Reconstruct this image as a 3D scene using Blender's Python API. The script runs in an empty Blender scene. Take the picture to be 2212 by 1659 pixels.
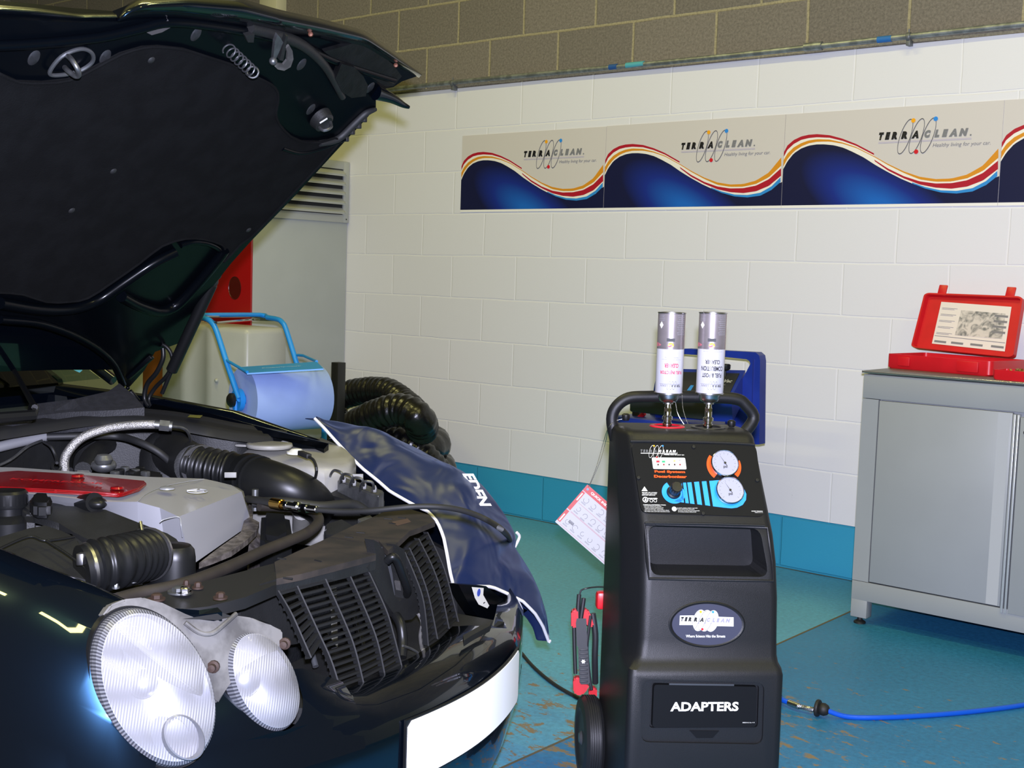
import bpy, bmesh, math, random
import numpy as np
from mathutils import Vector, Matrix
random.seed(7)
PI = math.pi
SC = bpy.context.scene
COL = SC.collection
V3 = lambda *a: np.array(a, float)

# ------------------------------------------------------------------ camera
CAM = V3(5.1632844, -4.9167007, 1.2464076)
FPX = 2638.096
YAW, PIT, ROL = -0.687846617, -0.0867725238, 0.0324012735
_f = V3(math.sin(YAW)*math.cos(PIT), math.cos(YAW)*math.cos(PIT), math.sin(PIT))
_r0 = V3(math.cos(YAW), -math.sin(YAW), 0)
_u0 = np.cross(_r0, _f)
_r = math.cos(ROL)*_r0 + math.sin(ROL)*_u0
_u = -math.sin(ROL)*_r0 + math.cos(ROL)*_u0
cd = bpy.data.cameras.new('camera')
cd.sensor_width = 36.0
cd.lens = FPX/2212*36.0
cd.clip_start = 0.05
cd.clip_end = 100
cam = bpy.data.objects.new('camera', cd)
COL.objects.link(cam)
cam.matrix_world = Matrix(((_r[0], _u[0], -_f[0], CAM[0]), (_r[1], _u[1], -_f[1], CAM[1]),
                           (_r[2], _u[2], -_f[2], CAM[2]), (0, 0, 0, 1)))
SC.camera = cam
# ------------------------------------------------------------------ light
SC.view_settings.view_transform = 'Standard'
SC.view_settings.look = 'None'
SC.view_settings.gamma = 1
SC.view_settings.exposure = 0.0
SC.view_settings.use_curve_mapping = False
w = bpy.data.worlds.new('world')
SC.world = w
w.use_nodes = True
w.node_tree.nodes['Background'].inputs[0].default_value = (0.74, 0.67, 0.22, 1)
w.node_tree.nodes['Background'].inputs[1].default_value = 0.16
# the camera's own flash unit, just above the lens
fl = bpy.data.lights.new('camera_flash', 'SPOT')
fl.energy = 930
fl.color = (0.755, 0.765, 1.0)
fl.shadow_soft_size = 0.022
fl.spot_size = math.radians(110)
fl.spot_blend = 0.6
flo = bpy.data.objects.new('camera_flash', fl)
COL.objects.link(flo)
_fp = CAM + _u*0.085 + _r*0.012
flo.matrix_world = Matrix(((_r[0], _u[0], -_f[0], _fp[0]), (_r[1], _u[1], -_f[1], _fp[1]),
                           (_r[2], _u[2], -_f[2], _fp[2]), (0, 0, 0, 1)))
# workshop fluorescent battens high above the bays (fixtures built further down)
TUBES = [(1.2, -2.4, 4.6), (4.4, -2.4, 4.6), (1.2, -5.6, 4.6), (4.4, -5.6, 4.6), (7.6, -3.6, 4.6)]
for tx, ty, tz in TUBES:
    al = bpy.data.lights.new('fluorescent_light', 'AREA')
    al.shape = 'RECTANGLE'
    al.size = 1.8
    al.size_y = 0.16
    al.energy = 54
    al.color = (1.0, 0.92, 0.33)
    ao = bpy.data.objects.new('fluorescent_light', al)
    ao.location = (tx, ty, tz)
    COL.objects.link(ao)

# ------------------------------------------------------------------ projecting helpers
def ray(x, y):
    return _f*FPX + _r*(x-1106) - _u*(y-829.5)
def onz(x, y, z):
    d = ray(x, y); return CAM + d*((z-CAM[2])/d[2])
def ony(x, y, Y):
    d = ray(x, y); return CAM + d*((Y-CAM[1])/d[1])
def onx(x, y, X):
    d = ray(x, y); return CAM + d*((X-CAM[0])/d[0])
def ond(x, y, D):
    return CAM + ray(x, y)*D/FPX
CO = V3(3.66, -3.17, 0)
_h = math.radians(14.5)
CX = V3(math.cos(_h), math.sin(_h), 0)
CY = V3(-math.sin(_h), math.cos(_h), 0)
CZ = V3(0, 0, 1)
def car(X, Y, Z):
    return CO + X*CX + Y*CY + Z*CZ
def tocar(W):
    d = W-CO; return V3(d@CX, d@CY, d[2])
def _cc(x, y, n, v, o):
    d = ray(x, y); return CAM + d*((v-((CAM-o)@n))/(d@n))
def kX(x, y, v): return _cc(x, y, CX, v, CO)
def kY(x, y, v): return _cc(x, y, CY, v, CO)
def kZ(x, y, v): return onz(x, y, v)

# ------------------------------------------------------------------ materials
def L(h):
    h = h.lstrip('#'); o = []
    for i in (0, 2, 4):
        c = int(h[i:i+2], 16)/255
        o.append(c/12.92 if c <= 0.04045 else ((c+0.055)/1.055)**2.4)
    return (*o, 1)
MATS = {}
def M(name, c, rough=0.5, metal=0.0, coat=0.0, var=0.0, vscale=20, bump=0.0, bscale=200, spec=0.5, c2=None, sheen=0, trans=0, ior=1.5, alpha=1, emis=None, emstr=0, cr=0.03, lo=0.4, hi=0.62, det=4):
    if name in MATS: return MATS[name]
    m = bpy.data.materials.new(name); m.use_nodes = True
    nt = m.node_tree; b = nt.nodes['Principled BSDF']
    c = L(c) if isinstance(c, str) else (*c, 1)
    b.inputs['Base Color'].default_value = c
    b.inputs['Roughness'].default_value = rough
    b.inputs['Metallic'].default_value = metal
    b.inputs['Coat Weight'].default_value = coat
    b.inputs['Coat Roughness'].default_value = cr
    b.inputs['Specular IOR Level'].default_value = spec
    b.inputs['Transmission Weight'].default_value = trans
    b.inputs['IOR'].default_value = ior
    b.inputs['Alpha'].default_value = alpha
    b.inputs['Sheen Weight'].default_value = sheen
    if emis:
        b.inputs['Emission Color'].default_value = L(emis); b.inputs['Emission Strength'].default_value = emstr
    tc = nt.nodes.new('ShaderNodeTexCoord')
    if var or c2:
        n = nt.nodes.new('ShaderNodeTexNoise'); n.inputs['Scale'].default_value = vscale; n.inputs['Detail'].default_value = det
        nt.links.new(tc.outputs['Object'], n.inputs['Vector'])
        r = nt.nodes.new('ShaderNodeValToRGB')
        r.color_ramp.elements[0].position = lo; r.color_ramp.elements[1].position = hi
        if c2:
            r.color_ramp.elements[0].color = c; r.color_ramp.elements[1].color = L(c2)
        else:
            r.color_ramp.elements[0].color = (*[x*(1-var) for x in c[:3]], 1)
            r.color_ramp.elements[1].color = (*[min(1, x*(1+var)) for x in c[:3]], 1)
        nt.links.new(n.outputs['Fac'], r.inputs['Fac']); nt.links.new(r.outputs['Color'], b.inputs['Base Color'])
    if bump:
        n = nt.nodes.new('ShaderNodeTexNoise'); n.inputs['Scale'].default_value = bscale; n.inputs['Detail'].default_value = 2
        nt.links.new(tc.outputs['Object'], n.inputs['Vector'])
        k = nt.nodes.new('ShaderNodeBump'); k.inputs['Strength'].default_value = bump; k.inputs['Distance'].default_value = 0.002
        nt.links.new(n.outputs['Fac'], k.inputs['Height']); nt.links.new(k.outputs['Normal'], b.inputs['Normal'])
    MATS[name] = m
    return m

# ------------------------------------------------------------------ objects
def tag(o, label, cat, group=None, kind=None):
    o['label'] = label; o['category'] = cat
    if group: o['group'] = group
    if kind: o['kind'] = kind
    return o
def thing(name, loc, label, cat, group=None):
    o = bpy.data.objects.new(name, None)
    o.empty_display_size = 0.1
    o.location = loc; COL.objects.link(o)
    tag(o, label, cat, group)
    o['_l'] = tuple(float(v) for v in loc)
    return o
def root_loc(p):
    while p.parent: p = p.parent
    return V3(*p.location)

class MB:
    """collects shapes (world coordinates) into one bmesh"""
    def __init__(s): s.bm = bmesh.new()
    def face(s, pts, mi=0):
        vs = [s.bm.verts.new(Vector(p)) for p in pts]
        f = s.bm.faces.new(vs); f.material_index = mi; return f
    def box(s, c, size, ax=None, bev=0, seg=2, mi=0):
        ax = ax or (V3(1, 0, 0), V3(0, 1, 0), V3(0, 0, 1))
        t = bmesh.new(); bmesh.ops.create_cube(t, size=1)
        for v in t.verts: v.co = Vector((v.co.x*size[0], v.co.y*size[1], v.co.z*size[2]))
        if bev: bmesh.ops.bevel(t, geom=list(t.edges), offset=bev, segments=seg, affect='EDGES', profile=0.5)
        s._merge(t, c, ax, mi); return s
    def _merge(s, t, c, ax, mi):
        mp = {}
        for v in t.verts:
            q = c + ax[0]*v.co.x + ax[1]*v.co.y + ax[2]*v.co.z
            mp[v] = s.bm.verts.new(Vector(q))
        for f in t.faces:
            try:
                g = s.bm.faces.new([mp[v] for v in f.verts]); g.material_index = mi
            except ValueError: pass
        t.free()
    def span(s, x0, x1, y0, y1, z0, z1, bev=0, mi=0):
        return s.box(V3((x0+x1)/2, (y0+y1)/2, (z0+z1)/2), (abs(x1-x0), abs(y1-y0), abs(z1-z0)), bev=bev, mi=mi)
    def bar(s, a, b, wd, ht, up=(0, 0, 1), bev=0, mi=0):
        a, b = V3(*a), V3(*b); d = b-a; l = np.linalg.norm(d); x = d/l
        y = np.cross(V3(*up), x); y /= np.linalg.norm(y); z = np.cross(x, y)
        return s.box((a+b)/2, (l, wd, ht), (x, y, z), bev=bev, mi=mi)
    def rings(s, secs, cap=True, closed=False, mi=0, wrap=True):
        rows = [[s.bm.verts.new(Vector(p)) for p in sec] for sec in secs]
        n = len(rows[0]); m = len(rows)
        for i in range(m if closed else m-1):
            a, b = rows[i], rows[(i+1) % m]
            for j in range(n if wrap else n-1):
                k = (j+1) % n
                try:
                    f = s.bm.faces.new((a[j], a[k], b[k], b[j])); f.material_index = mi
                except ValueError: pass
        if cap and not closed and wrap:
            for row in (rows[0], rows[-1]):
                try:
                    f = s.bm.faces.new(row); f.material_index = mi
                except ValueError: pass
        return s
    def grid(s, rows, mi=0): return s.rings(rows, cap=False, wrap=False, mi=mi)
    def tube(s, pts, r, seg=10, sm=0, closed=False, cap=True, mi=0, up=None, flat=1.0):
        pts = [V3(*p) for p in pts]
        rr = list(r) if hasattr(r, '__len__') else [r]*len(pts)
        if sm:
            pts, rr = smooth(pts, sm, closed, rr)
        n = len(pts); secs = []; prev = None
        for i in range(n):
            if closed: t = pts[(i+1) % n]-pts[i-1]
            else: t = pts[min(i+1, n-1)]-pts[max(i-1, 0)]
            t = t/(np.linalg.norm(t)+1e-12)
            if prev is None:
                u0 = V3(*(up or (0, 0, 1)))
                if abs(u0@t) > 0.95: u0 = V3(1, 0, 0)
                a = u0-t*(u0@t)
            else: a = prev-t*(prev@t)
            a /= np.linalg.norm(a)+1e-12; prev = a; b = np.cross(t, a)
            secs.append([pts[i]+rr[i]*(math.cos(k)*a*flat+math.sin(k)*b) for k in [2*PI*j/seg for j in range(seg)]])
        return s.rings(secs, cap=cap, closed=closed, mi=mi)
    def lathe(s, prof, o, ax=(0, 0, 1), seg=24, mi=0, cap=True, sx=1, sy=1, xd=None):
        ax = V3(*ax); ax /= np.linalg.norm(ax); o = V3(*o)
        a = V3(1, 0, 0) if abs(ax[0]) < 0.9 else V3(0, 1, 0)
        if xd is not None: a = V3(*xd)
        a = a-ax*(a@ax); a /= np.linalg.norm(a); b = np.cross(ax, a)
        secs = [[o+ax*z+max(r, 1e-5)*(sx*math.cos(k)*a+sy*math.sin(k)*b) for k in [2*PI*j/seg for j in range(seg)]] for r, z in prof]
        return s.rings(secs, cap=cap, mi=mi)
    def cyl(s, a, b, r, seg=20, bev=0, mi=0):
        a, b = V3(*a), V3(*b); d = b-a; l = np.linalg.norm(d)
        pr = [(r, 0), (r, l)] if not bev else [(r-bev, 0), (r, bev), (r, l-bev), (r-bev, l)]
        return s.lathe(pr, a, d/l, seg=seg, mi=mi)
    def prism(s, poly, d, mi=0):
        """poly: list of 3d points (planar-ish); d: extrusion vector"""
        d = V3(*d)
        a = [s.bm.verts.new(Vector(p)) for p in poly]
        b = [s.bm.verts.new(Vector(V3(*p)+d)) for p in poly]
        n = len(a)
        for vs in (a[::-1], b):
            f = s.bm.faces.new(vs); f.material_index = mi
        for i in range(n):
            f = s.bm.faces.new((a[i], a[(i+1) % n], b[(i+1) % n], b[i])); f.material_index = mi
        return s
    def sphere(s, c, r, seg=16, mi=0, sc=(1, 1, 1), ax=None):
        t = bmesh.new(); bmesh.ops.create_uvsphere(t, u_segments=seg, v_segments=max(6, seg//2), radius=r)
        for v in t.verts: v.co = Vector((v.co.x*sc[0], v.co.y*sc[1], v.co.z*sc[2]))
        s._merge(t, V3(*c), ax or (V3(1, 0, 0), V3(0, 1, 0), V3(0, 0, 1)), mi); return s
    def frame(s, o, x, y, w, h, t, d, mi=0, bev=0):
        """picture-frame rim: outer w*h centred at o, rim width t, depth vector d"""
        x, y, d = V3(*x), V3(*y), V3(*d); n = d/np.linalg.norm(d); dl = np.linalg.norm(d)
        for sx in (-1, 1): s.box(o+x*sx*(w-t)/2+d/2, (t, h, dl), (x, y, n), bev=bev, mi=mi)
        for sy in (-1, 1): s.box(o+y*sy*(h-t)/2+d/2, (w-2*t, t, dl), (x, y, n), bev=bev, mi=mi)
        return s
    def build(s, name, mats, parent=None, sm=True, ang=40, label=None, merge=0):
        bm = s.bm
        if merge: bmesh.ops.remove_doubles(bm, verts=bm.verts, dist=merge)
        bmesh.ops.recalc_face_normals(bm, faces=bm.faces)
        o0 = root_loc(parent) if parent else None
        if parent is None:
            if len(bm.verts):
                a = np.array([v.co[:] for v in bm.verts]); o0 = V3((a[:, 0].min()+a[:, 0].max())/2, (a[:, 1].min()+a[:, 1].max())/2, a[:, 2].min())
            else: o0 = V3(0, 0, 0)
        for v in bm.verts: v.co -= Vector(o0)
        if sm:
            lim = math.radians(ang)
            for f in bm.faces: f.smooth = True
            for e in bm.edges:
                if len(e.link_faces) == 2 and e.calc_face_angle(0) > lim: e.smooth = False
        me = bpy.data.meshes.new(name); bm.to_mesh(me); bm.free()
        for m in (mats if isinstance(mats, (list, tuple)) else [mats]): me.materials.append(m)
        o = bpy.data.objects.new(name, me); COL.objects.link(o)
        if parent is None: o.location = o0
        else: o.parent = parent
        if label: o['label'] = label
        return o

def smooth(pts, k, closed=False, rr=None):
    """Catmull-Rom, k steps per span"""
    n = len(pts); out = []; ro = []
    rr = rr or [1]*n
    g = (lambda i: pts[i % n]) if closed else (lambda i: pts[min(max(i, 0), n-1)])
    q = (lambda i: rr[i % n]) if closed else (lambda i: rr[min(max(i, 0), n-1)])
    for i in range(n if closed else n-1):
        p0, p1, p2, p3 = g(i-1), g(i), g(i+1), g(i+2)
        for j in range(k):
            t = j/k
            out.append(0.5*((2*p1)+(-p0+p2)*t+(2*p0-5*p1+4*p2-p3)*t*t+(-p0+3*p1-3*p2+p3)*t**3))
            ro.append(q(i)*(1-t)+q(i+1)*t)
    if not closed: out.append(g(n-1)); ro.append(q(n-1))
    return out, ro
def sm2(pts, k, closed=False):
    return smooth([V3(*p) for p in pts], k, closed)[0]
def resample(pts, n):
    pts = [V3(*p) for p in pts]
    d = [0]
    for a, b in zip(pts, pts[1:]): d.append(d[-1]+np.linalg.norm(b-a))
    out = []; j = 0
    for i in range(n):
        t = d[-1]*i/(n-1)
        while j < len(d)-2 and d[j+1] < t: j += 1
        q = (t-d[j])/max(d[j+1]-d[j], 1e-9)
        out.append(pts[j]*(1-q)+pts[j+1]*q)
    return out
def rrect(w, h, r, k=4):
    o = []
    for cx, cy, a0 in ((w/2-r, h/2-r, 0), (-w/2+r, h/2-r, 90), (-w/2+r, -h/2+r, 180), (w/2-r, -h/2+r, 270)):
        for j in range(k+1):
            a = math.radians(a0+90*j/k); o.append((cx+r*math.cos(a), cy+r*math.sin(a)))
    return o
def text(s, o, x, y, mat, name, parent, w=None, h=None, bold=0.0, shear=0.0, depth=0.0006, align='C', label=None, bend=None):
    """lettering on a plane: o = lower-left/centre/right of the baseline"""
    cu = bpy.data.curves.new('t', 'FONT'); cu.body = s; cu.size = 1; cu.offset = bold; cu.shear = shear; cu.resolution_u = 3
    to = bpy.data.objects.new('t', cu); COL.objects.link(to)
    bpy.context.view_layer.update()
    dg = bpy.context.evaluated_depsgraph_get()
    me = bpy.data.meshes.new_from_object(to.evaluated_get(dg))
    bpy.data.objects.remove(to); bpy.data.curves.remove(cu)
    co = np.array([v.co[:] for v in me.vertices])
    if len(co) == 0: return None
    mn, mx = co.min(0), co.max(0)
    sy = (h/(mx[1]-mn[1])) if h else None
    sx = (w/(mx[0]-mn[0])) if w else None
    sx = sx or sy; sy = sy or sx
    co[:, 0] = (co[:, 0]-(mn[0] if align == 'L' else mx[0] if align == 'R' else (mn[0]+mx[0])/2))*sx
    co[:, 1] = (co[:, 1]-mn[1])*sy
    x, y, o = V3(*x), V3(*y), V3(*o); n = np.cross(x, y)
    rl = root_loc(parent)
    if bend: P = [V3(*bend(c[0], c[1]))-rl for c in co]
    else: P = [o+x*c[0]+y*c[1]+n*depth-rl for c in co]
    for v, q in zip(me.vertices, P): v.co = Vector(q)
    me.name = name; me.materials.clear(); me.materials.append(mat)
    ob = bpy.data.objects.new(name, me); COL.objects.link(ob); ob.parent = parent
    if label: ob['label'] = label
    return ob
def struct(o): o['kind'] = 'structure'; return o
# ================================================================== the room
def nodes(name):
    m = bpy.data.materials.new(name); m.use_nodes = True
    return m, m.node_tree, m.node_tree.nodes['Principled BSDF']
def block_mat(name, cb, cb2, cm, bump, msize, rough=0.6, speck=0.0, dirt=None):
    m, nt, b = nodes(name)
    N = nt.nodes.new; K = nt.links.new
    g = N('ShaderNodeNewGeometry'); sx = N('ShaderNodeSeparateXYZ'); K(g.outputs['Position'], sx.inputs[0])
    ad = N('ShaderNodeMath'); ad.operation = 'ADD'; K(sx.outputs['X'], ad.inputs[0]); K(sx.outputs['Y'], ad.inputs[1])
    ax = N('ShaderNodeMath'); ax.operation = 'ADD'; K(ad.outputs[0], ax.inputs[0]); ax.inputs[1].default_value = 9.0
    az = N('ShaderNodeMath'); az.operation = 'ADD'; K(sx.outputs['Z'], az.inputs[0]); az.inputs[1].default_value = -0.005+0.225
    cb_ = N('ShaderNodeCombineXYZ'); K(ax.outputs[0], cb_.inputs['X']); K(az.outputs[0], cb_.inputs['Y'])
    # slight unevenness of the joints
    nz = N('ShaderNodeTexNoise'); nz.inputs['Scale'].default_value = 3.0; K(cb_.outputs[0], nz.inputs['Vector'])
    mx = N('ShaderNodeVectorMath'); mx.operation = 'SCALE'; mx.inputs['Scale'].default_value = 0.012
    sb = N('ShaderNodeVectorMath'); sb.operation = 'SUBTRACT'; sb.inputs[1].default_value = (0.5, 0.5, 0.5)
    K(nz.outputs['Color'], sb.inputs[0]); K(sb.outputs[0], mx.inputs[0])
    av = N('ShaderNodeVectorMath'); K(cb_.outputs[0], av.inputs[0]); K(mx.outputs[0], av.inputs[1])
    br = N('ShaderNodeTexBrick')
    br.inputs['Scale'].default_value = 1; br.inputs['Brick Width'].default_value = 0.45; br.inputs['Row Height'].default_value = 0.225
    br.inputs['Mortar Size'].default_value = msize; br.inputs['Mortar Smooth'].default_value = 0.4; br.offset = 0.5
    br.inputs['Color1'].default_value = L(cb); br.inputs['Color2'].default_value = L(cb2); br.inputs['Mortar'].default_value = L(cm)
    K(av.outputs[0], br.inputs['Vector'])
    col = br.outputs['Color']
    n2 = N('ShaderNodeTexNoise'); n2.inputs['Scale'].default_value = 90; n2.inputs['Detail'].default_value = 6; n2.inputs['Roughness'].default_value = 0.8
    K(g.outputs['Position'], n2.inputs['Vector'])
    if speck:
        mm = N('ShaderNodeMix'); mm.data_type = 'RGBA'; mm.blend_type = 'MULTIPLY'; mm.inputs[0].default_value = 1
        rp = N('ShaderNodeValToRGB'); rp.color_ramp.elements[0].position = 0.35; rp.color_ramp.elements[1].position = 0.7
        rp.color_ramp.elements[0].color = (1-speck,)*3+(1,); rp.color_ramp.elements[1].color = (1, 1, 1, 1)
        K(n2.outputs['Fac'], rp.inputs[0]); K(col, mm.inputs[6]); K(rp.outputs[0], mm.inputs[7]); col = mm.outputs[2]
    # scuffs and marks on the paint
    if dirt:
        n3 = N('ShaderNodeTexNoise'); n3.inputs['Scale'].default_value = 14; n3.inputs['Detail'].default_value = 8; n3.inputs['Roughness'].default_value = 0.72
        K(g.outputs['Position'], n3.inputs['Vector'])
        rp = N('ShaderNodeValToRGB'); rp.color_ramp.elements[0].position = 0.69; rp.color_ramp.elements[1].position = 0.76
        rp.color_ramp.elements[0].color = (0, 0, 0, 1); rp.color_ramp.elements[1].color = (0.75,)*3+(1,)
        K(n3.outputs['Fac'], rp.inputs[0])
        mm = N('ShaderNodeMix'); mm.data_type = 'RGBA'; K(rp.outputs[0], mm.inputs[0]); K(col, mm.inputs[6]); mm.inputs[7].default_value = L(dirt); col = mm.outputs[2]
    K(col, b.inputs['Base Color'])
    b.inputs['Roughness'].default_value = rough
    bp = N('ShaderNodeBump'); bp.inputs['Strength'].default_value = bump; bp.inputs['Distance'].default_value = 0.006; bp.invert = True
    K(br.outputs['Fac'], bp.inputs['Height'])
    b2 = N('ShaderNodeBump'); b2.inputs['Strength'].default_value = 0.25 if not speck else 0.6; b2.inputs['Distance'].default_value = 0.002
    K(n2.outputs['Fac'], b2.inputs['Height']); K(bp.outputs[0], b2.inputs['Normal']); K(b2.outputs[0], b.inputs['Normal'])
    return m
m_white = block_mat('white_painted_block', '#d8d8dd', '#d5d5da', '#dedee2', 0.45, 0.005, 0.55, dirt='#77736b')
m_blueband = block_mat('blue_painted_block', '#3194b8', '#2e90b4', '#2888ac', 0.7, 0.005, 0.5)
m_grey = block_mat('bare_grey_block', '#8c8478', '#80796e', '#b0a684', 0.6, 0.008, 0.9, speck=0.55)

def floor_mat():
    m, nt, b = nodes('worn_painted_floor'); N = nt.nodes.new; K = nt.links.new
    g = N('ShaderNodeNewGeometry'); sx = N('ShaderNodeSeparateXYZ'); K(g.outputs['Position'], sx.inputs[0])
    # paint changes colour at the slab joint x = 3.25
    gt = N('ShaderNodeMath'); gt.operation = 'GREATER_THAN'; gt.inputs[1].default_value = 3.25; K(sx.outputs['X'], gt.inputs[0])
    n1 = N('ShaderNodeTexNoise'); n1.inputs['Scale'].default_value = 2.2; n1.inputs['Detail'].default_value = 5; K(g.outputs['Position'], n1.inputs['Vector'])
    a = N('ShaderNodeMix'); a.data_type = 'RGBA'; a.inputs[6].default_value = L('#549ab8'); a.inputs[7].default_value = L('#478cac'); K(n1.outputs['Fac'], a.inputs[0])
    c = N('ShaderNodeMix'); c.data_type = 'RGBA'; c.inputs[6].default_value = L('#2a76a2'); c.inputs[7].default_value = L('#1c6390'); K(n1.outputs['Fac'], c.inputs[0])
    d = N('ShaderNodeMix'); d.data_type = 'RGBA'; K(gt.outputs[0], d.inputs[0]); K(a.outputs[2], d.inputs[6]); K(c.outputs[2], d.inputs[7])
    # fine mottling
    n2 = N('ShaderNodeTexNoise'); n2.inputs['Scale'].default_value = 60; n2.inputs['Detail'].default_value = 8; n2.inputs['Roughness'].default_value = 0.75; K(g.outputs['Position'], n2.inputs['Vector'])
    r2 = N('ShaderNodeValToRGB'); r2.color_ramp.elements[0].position = 0.3; r2.color_ramp.elements[1].position = 0.7
    r2.color_ramp.elements[0].color = (0.72,)*3+(1,); r2.color_ramp.elements[1].color = (1.25,)*3+(1,)
    K(n2.outputs['Fac'], r2.inputs[0])
    e = N('ShaderNodeMix'); e.data_type = 'RGBA'; e.blend_type = 'MULTIPLY'; e.inputs[0].default_value = 1; K(d.outputs[2], e.inputs[6]); K(r2.outputs[0], e.inputs[7])
    # worn streaks down to the brown screed, drawn out along the room
    mp = N('ShaderNodeMapping'); mp.inputs['Scale'].default_value = (14, 26, 1); mp.inputs['Rotation'].default_value = (0, 0, 0.55); K(g.outputs['Position'], mp.inputs['Vector'])
    n3 = N('ShaderNodeTexNoise'); n3.inputs['Scale'].default_value = 1; n3.inputs['Detail'].default_value = 9; n3.inputs['Roughness'].default_value = 0.7; K(mp.outputs[0], n3.inputs['Vector'])
    # more wear near the lane in front of the car
    dx = N('ShaderNodeVectorMath'); dx.operation = 'DISTANCE'; dx.inputs[1].default_value = (3.45, -2.25, 0); K(g.outputs['Position'], dx.inputs[0])
    mr = N('ShaderNodeMapRange'); mr.inputs[1].default_value = 0.15; mr.inputs[2].default_value = 1.5; mr.inputs[3].default_value = 0.115; mr.inputs[4].default_value = -0.05; K(dx.outputs['Value'], mr.inputs[0])
    sm = N('ShaderNodeMath'); sm.operation = 'ADD'; K(n3.outputs['Fac'], sm.inputs[0]); K(mr.outputs[0], sm.inputs[1])
    r3 = N('ShaderNodeValToRGB'); r3.color_ramp.elements[0].position = 0.625; r3.color_ramp.elements[1].position = 0.665; K(sm.outputs[0], r3.inputs[0])
    h = N('ShaderNodeMix'); h.data_type = 'RGBA'; K(r3.outputs[0], h.inputs[0]); K(e.outputs[2], h.inputs[6]); h.inputs[7].default_value = L('#7a6a4e')
    # pale scratches
    n4 = N('ShaderNodeTexNoise'); n4.inputs['Scale'].default_value = 17; n4.inputs['Detail'].default_value = 10; n4.inputs['Roughness'].default_value = 0.8; K(g.outputs['Position'], n4.inputs['Vector'])
    r4 = N('ShaderNodeValToRGB'); r4.color_ramp.elements[0].position = 0.66; r4.color_ramp.elements[1].position = 0.74; r4.color_ramp.elements[1].color = (0.5,)*3+(1,); K(n4.outputs['Fac'], r4.inputs[0])
    q = N('ShaderNodeMix'); q.data_type = 'RGBA'; K(r4.outputs[0], q.inputs[0]); K(h.outputs[2], q.inputs[6]); q.inputs[7].default_value = L('#86aaaa')
    K(q.outputs[2], b.inputs['Base Color'])
    rr = N('ShaderNodeMapRange'); rr.inputs[3].default_value = 0.35; rr.inputs[4].default_value = 0.6; K(n2.outputs['Fac'], rr.inputs[0]); K(rr.outputs[0], b.inputs['Roughness'])
    bp = N('ShaderNodeBump'); bp.inputs['Strength'].default_value = 0.3; bp.inputs['Distance'].default_value = 0.003; K(n2.outputs['Fac'], bp.inputs['Height']); K(bp.outputs[0], b.inputs['Normal'])
    return m
m_floor = floor_mat()

mb = MB(); mb.span(-4, 9, -9, 0.25, -0.1, 0)
struct(mb.build('floor', m_floor, sm=False))
# painted block wall behind the bay: blue band, white, bare grey
mb = MB(); 
mb.span(-4, 9, 0, 0.25, 0, 0.235, mi=0); mb.span(-4, 9, 0, 0.25, 0.235, 2.245, mi=1); mb.span(-4, 9, 0, 0.25, 2.245, 4.9, mi=2)
struct(mb.build('wall_back', [m_blueband, m_white, m_grey], sm=False))
mb = MB(); mb.span(-4.2, -4, -9, 0.25, 0, 4.9)
struct(mb.build('wall_left', m_grey, sm=False))
# dark joint between the two floor slabs, and grime line at the foot of the wall
m_joint = M('dirty_joint', '#57503c', 0.9)
mb = MB(); mb.span(3.246, 3.254, -9, -0.001, 0, 0.0008)
struct(mb.build('trim_1', m_joint, sm=False))
mb = MB(); 
xs = [(-4+i*0.13) for i in range(101)]
mb.grid([[V3(x, -0.0005, 0.0012), V3(x, -0.006-0.012*random.random(), 0.0012)] for x in xs])
struct(mb.build('trim_2', m_joint, sm=False))

# pale boxed-in downpipe and a black cable above the bonnet, high on the wall
pa, pb = ony(560, 10, -0.08)[0], ony(597, 10, -0.08)[0]
mb = MB(); mb.span(pa, pb, -0.08, -0.0005, 2.25, 4.85, bev=0.004)
struct(mb.build('trim_3', M('pale_boxing', '#c4bf9c', 0.5)))
xc = ony(519, 5, -0.02)[0]; mb = MB(); mb.cyl((xc, -0.02, 2.3), (xc, -0.02, 4.8), 0.012, 10)
tag(mb.build('wall_cable', M('black_cable', '#0e0e0f', 0.5)), 'black cable running up the bare block wall left of the pale boxing', 'cable')

# fluorescent battens over the bays
m_batten = M('white_batten', '#d8d8d0', 0.5)
for i, (tx, ty, tz) in enumerate(TUBES):
    mb = MB(); mb.span(tx-0.92, tx+0.92, ty-0.1, ty+0.1, tz+0.02, tz+0.1, bev=0.01)
    mb.tube([(tx-0.6, ty, tz+0.1), (tx-0.6, ty, 4.9)], 0.006, 6); mb.tube([(tx+0.6, ty, tz+0.1), (tx+0.6, ty, 4.9)], 0.006, 6)
    tag(mb.build('fluorescent_batten', m_batten), 'white fluorescent batten hanging high above the workshop bay', 'ceiling light', 'fluorescent battens above the bays')
m_steel = M('galvanised_steel', '#8f9496', 0.45, 0.7, var=0.25, vscale=30)
mb = MB()



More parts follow.
